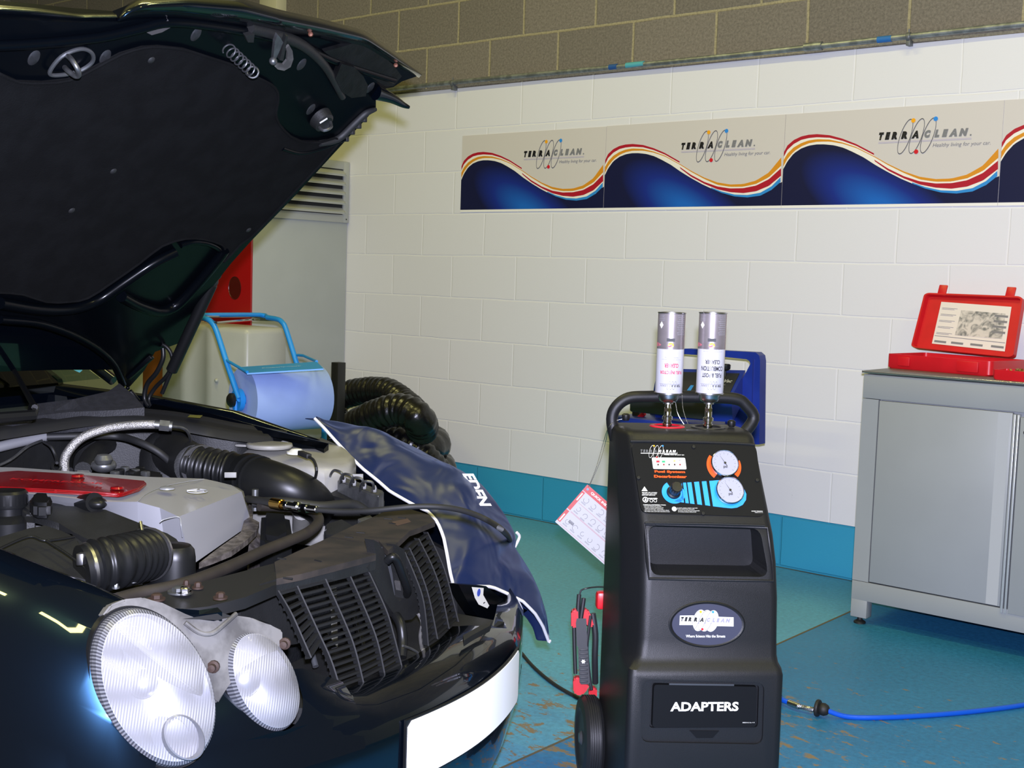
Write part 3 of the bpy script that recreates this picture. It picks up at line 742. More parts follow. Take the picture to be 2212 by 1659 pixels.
# quad-based lid so that the outline keeps its shape
def lid_pt(u, v, n=0): return bl_*(1-u)*(1-v)+br_*u*(1-v)+tl_*(1-u)*v+tr2*u*v+ln_*n
def rr_uv(k, r=0.06):
    o = []
    for p in rrect(1-2*k, 1-2*k*1.5, max(r-k, 0.015), 5): o.append((p[0]+0.5, p[1]+0.5))
    return o
mb = MB()
mb.rings([[lid_pt(u, v, -0.03) for u, v in rr_uv(0.02)], [lid_pt(u, v, -0.025) for u, v in rr_uv(0)], [lid_pt(u, v, 0) for u, v in rr_uv(0)],
          [lid_pt(u, v, 0) for u, v in rr_uv(0.018)], [lid_pt(u, v, -0.02) for u, v in rr_uv(0.03)]])
lid = mb.build('lid', m_case, cs)
for u in (0.175, 0.865):
    mb = MB(); c = lid_pt(u, 1.06, -0.008); mb.box(c, (0.036, 0.045, 0.008), (lx, ly, ln_), bev=0.003); mb.build('latch', m_case, lid)
def print_mat():
    m, nt, b = nodes('photocopied_sheet'); N = nt.nodes.new; K = nt.links.new
    t = N('ShaderNodeTexCoord'); n = N('ShaderNodeTexNoise'); n.inputs['Scale'].default_value = 26; n.inputs['Detail'].default_value = 7; n.inputs['Distortion'].default_value = 1.5
    K(t.outputs['Object'], n.inputs[0]); r = N('ShaderNodeValToRGB'); r.color_ramp.elements[0].position = 0.36; r.color_ramp.elements[1].position = 0.58
    r.color_ramp.elements[0].color = L('#6e7072'); r.color_ramp.elements[1].color = L('#c8c2bc'); K(n.outputs['Fac'], r.inputs[0])
    K(r.outputs[0], b.inputs['Base Color']); b.inputs['Roughness'].default_value = 0.4; return m
m_sheetw = M('sheet_paper', '#d9d2cc', 0.5)
sh = [(0.175, 0.87), (0.885, 0.84), (0.895, 0.10), (0.18, 0.12)]
mb = MB(); mb.face([lid_pt(u, v, -0.0185) for u, v in sh]); mb.build('printed_sheet', m_sheetw, lid, sm=False)
mb = MB(); mb.face([lid_pt(u, v, -0.0178) for u, v in ((0.40, 0.74), (0.84, 0.72), (0.85, 0.30), (0.39, 0.30))]); mb.build('printed_picture', print_mat(), lid, sm=False)
m_ink = M('ink_grey', '#77777b', 0.6)
mb = MB()
def seg(u0, v0, u1, v1, w=0.006): mb.face([lid_pt(u0, v0, -0.0174), lid_pt(u1, v1, -0.0174), lid_pt(u1, v1+w, -0.0174), lid_pt(u0, v0+w, -0.0174)])
seg(0.19, 0.26, 0.885, 0.235, 0.009)
for k in range(5): seg(0.2, 0.76-k*0.11, 0.36, 0.755-k*0.11); seg(0.2, 0.74-k*0.11, 0.33, 0.735-k*0.11)
for k in range(4): seg(0.74, 0.66-k*0.09, 0.87, 0.655-k*0.09, 0.035)
for u in (0.2, 0.37, 0.56, 0.76): seg(u, 0.15, u+0.12, 0.145, 0.035)
mb.build('printed_lines', m_ink, lid, sm=False)

# second case, cut by the frame
a2 = ony(2143, 813, -0.585); a2[2] = ZT
cs2 = thing('tool_case', a2+cx_*0.15+cy_*0.06, 'second red plastic case, cut by the right frame edge, in front of the open case', 'tool case')
hz = 0.035
mb = MB(); tray(mb, a2, cx_, cy_, CZv, 0.34, 0.09, hz, r=0.012); mb.build('base', m_case, cs2)
mb = MB(); 
for k in range(40):
    p = a2+cx_*(0.05+random.random()*0.24)+cy_*(0.02+random.random()*0.05)+V3(0, 0, hz-0.006+random.random()*0.01)
    mb.lathe([(0.004, -0.008), (0.004, 0.008)], p, (random.random()-0.5, random.random()-0.5, 0.3*random.random()), 6)
o = mb.build('small_brass_fittings', M('dull_brass', '#9a7a3a', 0.35, 0.8), cs2); o['kind'] = 'stuff'; o['label'] = 'heap of small brass fittings'
# ================================================================== black service machine
MR = V3(0.702, 0.712, 0); MR /= np.linalg.norm(MR); MN = V3(MR[1], -MR[0], 0)
MO = V3(3.82723, -2.56398, 0)
Z_ = V3(0, 0, 1)
def m(a, z, d=0): return MO+MR*a+Z_*z-MN*d
def mP(px, py, d): return _cc(px, py, MN, 0.0, MO-MN*d)
def cut(ob, cutter_mb):
    c = cutter_mb.build('cutter', m_blk, None, sm=False)
    md = ob.modifiers.new('b', 'BOOLEAN'); md.operation = 'DIFFERENCE'; md.object = c; md.solver = 'EXACT'
    bpy.context.view_layer.update()
    dg = bpy.context.evaluated_depsgraph_get()
    me = bpy.data.meshes.new_from_object(ob.evaluated_get(dg))
    ob.modifiers.clear(); mats = [s_.material for s_ in ob.material_slots]; ob.data = me
    me.materials.clear()
    for k in mats: me.materials.append(k)
    bpy.data.objects.remove(c)
    return ob
m_rot = M('black_textured_plastic', '#161719', 0.42, bump=0.22, bscale=900, spec=0.32)
m_gloss = M('gloss_black_panel', '#121315', 0.45, spec=0.12)
m_chr = M('chrome', '#c8c8c8', 0.15, 1.0)
m_wp = M('white_print', '#dcdcd4', 0.5)
m_or = M('orange_red_print', '#f04a10', 0.4)
m_cy = M('bright_blue_print', '#1c8fe8', 0.4)
mc = thing('service_machine', tuple(MO-MN*0.18), 'black plastic fuel system service machine on wheels with two gauges and an adapters drawer', 'machine')
def sec(z, aL, aR, df, sL, sR, db=0.36, r=0.018):
    cor = [(aR, df, r), (sR, df+0.05, 0.012), (sR, db, 0.03), (sL, db, 0.03), (sL, df+0.085, 0.02), (aL, df, r)]
    n = len(cor); o = []
    for i in range(n):
        p = np.array(cor[i][:2]); q0 = np.array(cor[i-1][:2]); q1 = np.array(cor[(i+1) % n][:2]); rr = cor[i][2]
        a = q0-p; b = q1-p; la, lb = np.linalg.norm(a), np.linalg.norm(b)
        a = a/la*min(rr, la*0.45); b = b/lb*min(rr, lb*0.45)
        for t in (0, 0.25, 0.5, 0.75, 1):
            w0, w1, w2 = (1-t)**2, 2*t*(1-t), t*t
            c = (p+a)*w0+p*w1+(p+b)*w2; o.append(m(c[0], z, c[1]))
    return o
SEC = [(0.045, -0.176, 0.172, 0.004, -0.180, 0.176), (0.06, -0.182, 0.176, 0.0, -0.184, 0.180), (0.372, -0.182, 0.174, 0.0, -0.184, 0.178),
       (0.386, -0.179, 0.171, 0.004, -0.184, 0.176), (0.396, -0.168, 0.167, 0.016, -0.184, 0.171), (0.412, -0.155, 0.165, 0.024, -0.184, 0.169),
       (0.45, -0.150, 0.164, 0.028, -0.184, 0.168), (0.54, -0.149, 0.163, 0.036, -0.184, 0.168), (0.62, -0.148, 0.160, 0.050, -0.184, 0.166), (0.68, -0.148, 0.155, 0.068, -0.184, 0.163),
       (0.705, -0.150, 0.152, 0.080, -0.184, 0.160), (0.80, -0.158, 0.143, 0.137, -0.184, 0.152), (0.885, -0.165, 0.136, 0.188, -0.184, 0.146),
       (0.892, -0.163, 0.134, 0.197, -0.180, 0.144), (0.896, -0.158, 0.130, 0.206, -0.176, 0.140), (0.898, -0.150, 0.122, 0.222, -0.166, 0.132)]
mb = MB(); mb.rings([sec(*s_) for s_ in SEC]); body = mb.build('body', m_rot, mc, ang=35)
# tray recess
tr = [mP(1398, 1140, 0.05), mP(1654, 1146, 0.05), mP(1661, 1248, 0.05), mP(1402, 1244, 0.05)]
def shrink(q, k, dv):
    c = sum(q)/len(q); return [c+(p-c)*k+dv for p in q]
def rquad(q, r=0.12, k=4):
    o = []
    for i in range(4):
        p = q[i]; a = q[i-1]-p; b = q[(i+1) % 4]-p; L0 = min(np.linalg.norm(a), np.linalg.norm(b))*r*2
        a = a/np.linalg.norm(a)*L0; b = b/np.linalg.norm(b)*L0
        for t in np.linspace(0, 1, k+1): o.append((p+a)*(1-t)**2+p*2*t*(1-t)+(p+b)*t*t)
    return o
def lofted(q0, q1, r0=0.12, r1=0.12):
    mb = MB(); mb.rings([rquad(q0, r0), rquad(q1, r1)]); return mb
tr0 = [tr[3], tr[2], tr[1], tr[0]]
cut(body, lofted(shrink(tr0, 1.03, MN*0.06), shrink(tr0, 0.90, -MN*0.075+Z_*0.004), 0.1, 0.1))
# raised lip round the tray
def on_face(px, py):   # point on the leaning front of the body
    lo, hi = 0.0, 0.30
    for _ in range(30):
        dd = (lo+hi)/2; P = mP(px, py, dd); z = P[2]
        df = np.interp(z, [s_[0] for s_ in SEC], [s_[3] for s_ in SEC])
        if df > dd: lo = dd
        else: hi = dd
    return P
lp = [on_face(*q) for q in ((1393, 1133), (1450, 1134), (1530, 1136), (1600, 1138), (1657, 1140), (1662, 1170), (1668, 1215), (1670, 1255), (1600, 1254), (1500, 1252), (1402, 1250), (1398, 1215), (1395, 1170))]
mb = MB(); mb.tube(lp, 0.0035, 8, closed=True); mb.build('tray_lip', m_rot, mc)
# drawer surround groove and drawer door
gq = [mP(1383, 1604, 0), mP(1649, 1609, 0), mP(1653, 1474, 0), mP(1386, 1468, 0)]
cut(body, lofted(shrink(gq, 1.0, MN*0.02), shrink(gq, 0.985, -MN*0.006), 0.07, 0.07))
dq = [mP(1404, 1574, 0), mP(1638, 1573, 0), mP(1641, 1482, 0), mP(1408, 1477, 0)]
cut(body, lofted(shrink(dq, 1.02, MN*0.02), shrink(dq, 1.0, -MN*0.014), 0.04, 0.04))
mb = lofted(shrink(dq, 0.965, -MN*0.012), shrink(dq, 0.955, -MN*0.001), 0.04, 0.04); dw = mb.build('drawer_door', m_gloss, mc)
a0, a1 = mP(1448, 1536, 0), mP(1595, 1537, 0)
text('ADAPTERS', (a0+a1)/2-MN*0.0008, MR, Z_, m_wp, 'lettering', dw, w=np.linalg.norm(a1-a0), h=0.0215, bold=0.035)
q = mP(1617, 1562, 0); text('088D2415 Rev A R', q-MN*0.0008, MR, Z_, m_wp, 'lettering', dw, w=0.028, h=0.0022)
mb = MB(); mb.prism([mP(1488, 1576, 0.010), mP(1552, 1577, 0.010), mP(1538, 1592, 0.010), mP(1503, 1592, 0.010)], MN*0.006); mb.build('finger_notch', m_gloss, mc, sm=False)
mb = MB(); mb.bar(mP(1445, 1477, 0.004), mP(1585, 1479, 0.004), 0.006, 0.004); mb.build('hinge_bar', M('dark_grey_metal', '#4a4c50', 0.4, 0.5), dw)
# oval badge
bc = (on_face(1527, 1304)+on_face(1527, 1393))/2
bu = on_face(1527, 1304)-on_face(1527, 1393); bh = np.linalg.norm(bu)/2; bu /= np.linalg.norm(bu); bn = np.cross(MR, bu)
bw = 0.0805
mb = MB(); 
def el(a, b, n, k=64): return [bc+MR*a*math.cos(t)+bu*b*math.sin(t)+bn*n for t in np.linspace(0, 2*PI, k+1)[:-1]]
mb.rings([el(bw*1.10, bh*1.14, -0.004), el(bw*1.10, bh*1.14, 0.001), el(bw*1.06, bh*1.08, 0.003), el(bw*1.02, bh*1.02, 0.0008), el(0.001, 0.001, 0.0008)], cap=False)
mb.build('badge_surround', m_rot, mc)
mb = MB(); mb.rings([el(bw, bh, 0), el(bw, bh, 0.0022), el(0.001, 0.001, 0.0022)], cap=False); bd = mb.build('oval_badge', M('badge_slate', '#3a3c4c', 0.3), mc, ang=20)
bz = lambda X, Y: bc+MR*((1440+X/12.29-1527)/82.0*bw)+bu*(-(1290+Y/12.29-1348.5)/44.5*bh)
W_ = np.linalg.norm(bz(1790, 620)-bz(310, 620))
lo_ = bz(310, 632)
# white keyline shape behind the logo
mb = MB()
def wq(pts, dep): mb.face([bz(*p)+bn*dep for p in pts])
wq([(285, 485), (640, 480), (640, 735), (270, 735)], 0.0026); wq([(620, 480), (1330, 500), (1250, 770), (640, 735)], 0.00265); wq([(1220, 510), (1830, 525), (1830, 770), (1220, 760)], 0.0027)
for k in range(3):
    c = (845+k*182, 610+k*8); mb.face([bz(c[0]+185*math.cos(t)+45*math.sin(t)*1.0, c[1]-285*math.sin(t))+bn*(0.00275+k*0.00004) for t in np.linspace(0, 2*PI, 33)[:-1]])
mb.build('keyline', m_wp, bd, sm=False)
_bx = bz(1790, 672)-lo_; _bx /= np.linalg.norm(_bx)
logo(lo_, _bx, np.cross(bn, _bx), W_, bd, tagline=False, dep=0.0031, light=M('print_pale_grey', '#8a8896', 0.4), bar=M('print_pale_lilac', '#b4aed2', 0.4))
w0, w1 = bz(455, 1065), bz(1590, 1065); text('Where Science Hits the Streets', (w0+w1)/2, MR, bu, m_wp, 'tagline', bd, w=np.linalg.norm(w1-w0), h=0.0062, bold=0.02, depth=0.0026)

# control panel plane
pA, pB = 0.705, 0.885; dA, dB = 0.080, 0.188
py_ = Z_*(pB-pA)-MN*(dB-dA); py_ /= np.linalg.norm(py_); pn_ = np.cross(MR, py_); po_ = m(0, pA, dA)
def zp(X, Y, n=0.0):
    x, y = 1340+X/6.506, 920+Y/6.506
    return _cc(x, y, pn_, 0.0025, po_)+pn_*n
q4 = [zp(300, 1225), zp(2035, 1275), zp(1905, 262), zp(150, 240)]
mb = lofted([p-pn_*0.006 for p in q4], q4, 0.05, 0.05); panel = mb.build('control_panel', m_gloss, mc)
mb = MB(); mb.tube([zp(140, 215), zp(900, 222), zp(1700, 250), zp(1890, 268)], 0.0035, 8, sm=3); mb.build('panel_ridge', m_rot, mc); mb = MB(); mb.tube([zp(340, 1375, 0.004), zp(1200, 1385, 0.004), zp(2020, 1410, 0.004)], 0.003, 8, sm=2); mb.build('panel_ridge', m_rot, mc)
Wl = np.linalg.norm(zp(800, 370)-zp(285, 370))
logo(zp(285, 372), MR, py_, Wl, panel, tagline=False, dark=M('print_dim_grey', '#56585c', 0.4), light=m_wp, bar=m_wp, ring=m_wp)
t0, t1 = zp(610, 415), zp(900, 420); text('Healthy living for your car.', (t0+t1)/2, MR, py_, m_wp, 'tagline', panel, w=np.linalg.norm(t1-t0), h=0.0035, bold=0.02, shear=0.2)
mb = lofted([zp(462, 606, 0.0002), zp(930, 612, 0.0002), zp(908, 450, 0.0002), zp(440, 446, 0.0002)], [zp(462, 606, 0.0008), zp(930, 612, 0.0008), zp(908, 450, 0.0008), zp(440, 446, 0.0008)], 0.05, 0.05)
sk = mb.build('indicator_sticker', m_wp, panel)
for k, (X, c) in enumerate(((530, '#301014'), (610, '#8a1c22'), (685, '#24383a'), (762, '#8a1c22'), (838, '#24383a'))):
    mb = MB(); mb.lathe([(0.0021, 0), (0.0021, 0.001), (0.0014, 0.002), (0.0001, 0.0022)], zp(X, 547, 0.0008), pn_, 12); mb.build('indicator_lamp', M('lamp_%d' % (k % 3), c, 0.3), sk)
for X, Y, c, w_ in ((527, 503, '#b02038', 46), (606, 505, '#2f9a6a', 46), (680, 480, '#d8b8c0', 12), (758, 495, '#d9cf66', 28), (833, 485, '#9a9a9a', 30)):
    mb = MB(); mb.face([zp(X-w_/2, Y+14, 0.0012), zp(X+w_/2, Y+14, 0.0012), zp(X+w_/2, Y-14, 0.0012), zp(X-w_/2, Y-14, 0.0012)]); mb.build('icon_print', M('icon_'+c[1:], c, 0.5), sk, sm=False)
mb = MB()
for X in (535, 615, 690, 768, 845):
    for Y in (572, 588): mb.face([zp(X-30, Y+3, 0.0012), zp(X+28, Y+3, 0.0012), zp(X+28, Y-2, 0.0012), zp(X-30, Y-2, 0.0012)])
mb.build('small_print', m_gry, sk, sm=False)
for s_, X0, X1, Y, h_ in (('Fuel System', 482, 912, 668, 0.0075), ('Decarbonizer', 475, 935, 730, 0.0068)):
    a, b = zp(X0, Y), zp(X1, Y+4); text(s_, (a+b)/2, MR, py_, m_or, 'lettering', panel, w=np.linalg.norm(b-a), h=h_, bold=0.05)
def pdisc(X, Y, R, t0, t1, R2, n=0.0007, k=40):
    """ring sector on the panel in metres"""
    c = zp(X, Y, n); mb = MB()
    o = [c+MR*R*math.cos(t)+py_*R*math.sin(t) for t in np.linspace(t0, t1, k)]; i = [c+MR*R2*math.cos(t)+py_*R2*math.sin(t) for t in np.linspace(t0, t1, k)]
    mb.rings([o, i], cap=False, wrap=False); return mb
g1 = (1455, 545); g2 = (1528, 925)
RG = 0.0335
pdisc(1455, 560, 0.041, 2.45, 4.0, 0.030).build('orange_arc', m_or, panel, sm=False)
pdisc(1455, 560, 0.041, -0.75, 0.35, 0.030).build('orange_arc', m_or, panel, sm=False)
# blue graphic
pdisc(748, 935, 0.0275, 2.1, 6.6, 0.0165).build('blue_graphic', m_cy, panel, sm=False)
mb = MB(); mb.face([zp(*p, 0.0007) for p in ((862, 800), (895, 1080), (750, 1062), (850, 1010), (880, 930), (850, 880))]); mb.build('blue_graphic', m_cy, panel, sm=False)
for ps in (((880, 800), (922, 798), (962, 1090), (915, 1085)), ((940, 797), (998, 793), (1042, 1100), (980, 1092)), ((1035, 790), (1104, 784), (1148, 1113), (1082, 1103)), ((1143, 782), (1208, 777), (1262, 1126), (1192, 1115))):
    mb = MB(); mb.face([zp(*p, 0.0007) for p in ps]); mb.build('blue_stripe', m_cy, panel, sm=False)
mb = MB(); pts = [(1248, 775), (1400, 762), (1560, 770), (1660, 800), (1730, 870), (1770, 960), (1765, 1040), (1720, 1110), (1640, 1150), (1560, 1160), (1450, 1150), (1302, 1132)]
mb.face([zp(*p, 0.0007) for p in pts]); mb.build('blue_graphic', m_cy, panel, sm=False)
def gauge(X, Y, lab):
    c = zp(X, Y, -0.002); mb = MB()
    mb.lathe([(RG*0.93, 0), (RG, 0.004), (RG*1.0, 0.012), (RG*0.975, 0.0145), (RG*0.94, 0.0155), (RG*0.91, 0.0145), (RG*0.90, 0.012)], c, pn_, 48, cap=False); 
    g = mb.build('pressure_gauge', m_chr, panel, label=lab)
    mb = MB(); mb.lathe([(0.0001, 0.0118), (RG*0.905, 0.012)], c, pn_, 48, cap=False); d = mb.build('dial_face', M('dial_white', '#9496a4', 0.45), g)
    mb = MB(); cc = c+pn_*0.0124
    for k in range(25):
        t = math.radians(225-270*k/24); u = MR*math.cos(t)+py_*math.sin(t); v = np.cross(pn_, u); r0 = RG*(0.66 if k % 2 == 0 else 0.74); r1 = RG*0.8; w_ = 0.00035 if k % 2 else 0.0005
        mb.face([cc+u*r0-v*w_, cc+u*r1-v*w_, cc+u*r1+v*w_, cc+u*r0+v*w_])
    mb.build('tick_marks', m_gry, g, sm=False)
    mb = MB(); t = math.radians(120); u = MR*math.cos(t)+py_*math.sin(t); v = np.cross(pn_, u); cc = c+pn_*0.0132
    mb.prism([cc-u*RG*0.25-v*0.0007, cc+u*RG*0.68, cc-u*RG*0.25+v*0.0007], pn_*0.0004); mb.lathe([(0.0028, 0), (0.0028, 0.0012)], cc, pn_, 14)
    mb.build('needle', m_blk, g, sm=False)
    text('psi', cc-py_*RG*0.42, MR, py_, m_blk, 'dial_lettering', g, w=RG*0.28, bold=0.02, depth=0.0)
gauge(1455, 545, 'upper chrome rimmed pressure gauge'); gauge(1528, 925, 'lower chrome rimmed pressure gauge on the blue graphic')
kc = zp(748, 935, 0); mb = MB(); mb.lathe([(0.0155, 0), (0.0155, 0.006), (0.0125, 0.008), (0.0125, 0.034), (0.0115, 0.037), (0.0001, 0.0375)], kc, pn_, 28)
for k in range(14):
    t = 2*PI*k/14; u = MR*math.cos(t)+py_*math.sin(t); mb.bar(kc+u*0.0125+pn_*0.01, kc+u*0.0125+pn_*0.034, 0.0016, 0.0012, up=u)
mb.build('regulator_knob', M('black_plastic', '#111214', 0.4), panel)
for X, Y in ((1030, 297), (255, 732), (1922, 765), (1163, 1232)):
    mb = MB(); mb.lathe([(0.0052, 0), (0.0052, 0.001), (0.004, 0.0028), (0.0001, 0.003)], zp(X, Y, 0), pn_, 14); mb.build('screw', m_rot, panel)
# warnings
mb = MB(); mb.face([zp(*p, 0.0006) for p in ((298, 915), (385, 918), (338, 852))]); mb.build('warning_triangle', m_wp, panel, sm=False)
text('!', zp(341, 908, 0.0003), MR, py_, m_blk, 'warning_mark', panel, h=0.005, bold=0.02, depth=0.0008)
def line(s_, X0, X1, Y, h_, bold=0.0):
    a, b = zp(X0, Y), zp(X1, Y+(X1-X0)*0.02); text(s_, (a+b)/2, MR, py_, m_wp, 'warning_text', panel, w=np.linalg.norm(b-a), h=h_, bold=bold)
line('BEFORE OR LOOSEN', 305, 515, 942, 0.0020, 0.02); line('VEHICLE GAS CAP', 305, 512, 960, 0.0020, 0.02); line('BEFORE SERVICE', 305, 490, 978, 0.0020, 0.02)
pdisc(352, 1038, 0.0068, 0, 2*PI, 0.0048, 0.0006).build('hazard_ring', m_wp, panel, sm=False)
mb = MB(); mb.face([zp(*p, 0.0006) for p in ((335, 1055), (372, 1055), (365, 1030), (350, 1012), (342, 1035))]); mb.build('flame_print', m_wp, panel, sm=False)
for X in (435, 490): pdisc(X, 1052, 0.0040, 0, 2*PI, 0.0030, 0.0006).build('hazard_ring', m_wp, panel, sm=False)
line('DANGER', 395, 525, 1028, 0.0028, 0.04)
line('CHEMICALS EXTREMELY TOXIC', 320, 640, 1115, 0.0022, 0.02); line('- DO NOT BREATHE VAPORS', 325, 575, 1133, 0.0018); line('- DO NOT ALLOW CHEMICALS TO', 330, 605, 1152, 0.0018); line('COME IN CONTACT WITH SKIN', 345, 600, 1170, 0.0018); line('- USE ONLY IN WELL VENTILATED AREAS', 330, 685, 1188, 0.0018); line('- SEE MSDS FOR FURTHER INFORMATION', 330, 695, 1208, 0.0018)
pdisc(757, 1168, 0.0056, 0, 2*PI, 0.0001, 0.0006).build('goggle_mark', m_wp, panel, sm=False)
line('ALWAYS WEAR SAFETY GLASSES', 795, 1085, 1158, 0.0018); line('WHEN OPERATING MACHINE', 795, 1040, 1174, 0.0018); line('ALWAYS HAVE FIRE EXTINGUISHER', 810, 1115, 1195, 0.0018); line('AT HAND DURING OPERATION', 812, 1065, 1214, 0.0018)
line('PATENT PENDING', 1845, 2000, 1205, 0.0022, 0.02); line('088D1514 C', 1890, 2005, 1222, 0.0015)

# handle
dH = 0.33
hp = [m(-0.172, 0.86, dH-0.01), mP(1322, 905, dH), mP(1332, 878, dH), mP(1358, 860, dH), mP(1400, 857, dH), mP(1450, 857, dH), mP(1530, 858, dH), mP(1590, 862, dH), mP(1612, 876, dH), mP(1628, 905, dH), m(0.140, 0.87, dH-0.01)]
mb = MB(); mb.tube(hp, 0.0148, 16, sm=5); mb.build('push_handle', m_rot, mc)
# can wells on top
zt = 0.898
wells = []
for (px, py, col, lab) in ((1441, 921, '#c4122c', 'red can holder ring'), (1529, 924, '#1a1b1e', 'black can holder ring')):
    c = onz(px, py, zt); wells.append(c)
    R = 0.041
    mb = MB(); mb.lathe([(R*0.72, -0.02), (R*0.72, 0.002), (R*0.78, 0.0035), (R*0.95, 0.0025), (R, 0.0), (R, -0.003)], c, (0, 0, 1), 40, cap=False, sx=1.06, xd=MR); 
    mb.lathe([(0.0001, -0.002), (R*0.72, -0.002)], c, (0, 0, 1), 40, cap=False, sx=1.06, xd=MR)
    mb.build('can_holder', M('holder_'+col[1:], col, 0.35), mc, label=lab)
mb = MB(); q = onz(1495, 929, zt); mb.box(q, (0.03, 0.004, 0.002), (MR, -MN, Z_), bev=0.0008); mb.build('latch_tab', M('dark_grey_metal', '#4a4c50', 0.4, 0.5), mc)
for px, py in ((1352, 903), (1580, 917)):
    q = mP(px, py, 0.30); mb = MB(); mb.lathe([(0.007, -0.006), (0.010, 0.0), (0.010, 0.008), (0.006, 0.011)], q, (0, 0, 1), 14); mb.build('chain_knob', M('black_plastic', '#111214', 0.4), mc)
# undercarriage and wheels
mb = MB(); c = m(0, 0.075, 0.30); mb.cyl(m(-0.225, 0.10, 0.33), m(0.225, 0.10, 0.33), 0.009, 12); mb.build('axle', m_steel, mc)
m_tyre = M('black_tyre', '#18191b', 0.5); m_hub = M('grey_tread', '#3a3c3e', 0.35)
for sg in (-1, 1):
    c = m(sg*0.206, 0.105, 0.33); R = 0.105
    mb = MB(); pr = [(0.02, -0.02), (R*0.62, -0.018), (R*0.7, -0.024), (R*0.93, -0.022), (R, -0.014)]
    for k in range(5): z = -0.014+0.0056*k; pr += [(R, z+0.001), (R-0.0025, z+0.002), (R-0.0025, z+0.0035), (R, z+0.0045)]
    pr += [(R, 0.014), (R*0.93, 0.022), (R*0.7, 0.024), (R*0.62, 0.018), (0.02, 0.02)]
    mb.lathe(pr, c, MR, 48); wh = mb.build('wheel', m_tyre, mc)
    mb = MB(); mb.lathe([(0.012, -0.026), (0.018, -0.02), (0.018, 0.02), (0.012, 0.026)], c, MR, 16); mb.build('hub', m_hub, wh)
for sg in (-1, 1):
    mb = MB(); c = m(sg*0.13, 0.022, 0.05); mb.lathe([(0.022, -0.012), (0.022, 0.012)], c, MR, 20); mb.box(m(sg*0.13, 0.045, 0.05), (0.035, 0.03, 0.02), (MR, -MN, Z_), bev=0.002); mb.build('castor', m_tyre, mc)
q = mP(1294, 1296, 0.37); mb = MB(); mb.box(q+MR*0.012, (0.04, 0.03, 0.045), (MR, -MN, Z_), bev=0.008); mb.build('hose_hook', m_case, mc, label='red hook on the back of the machine')

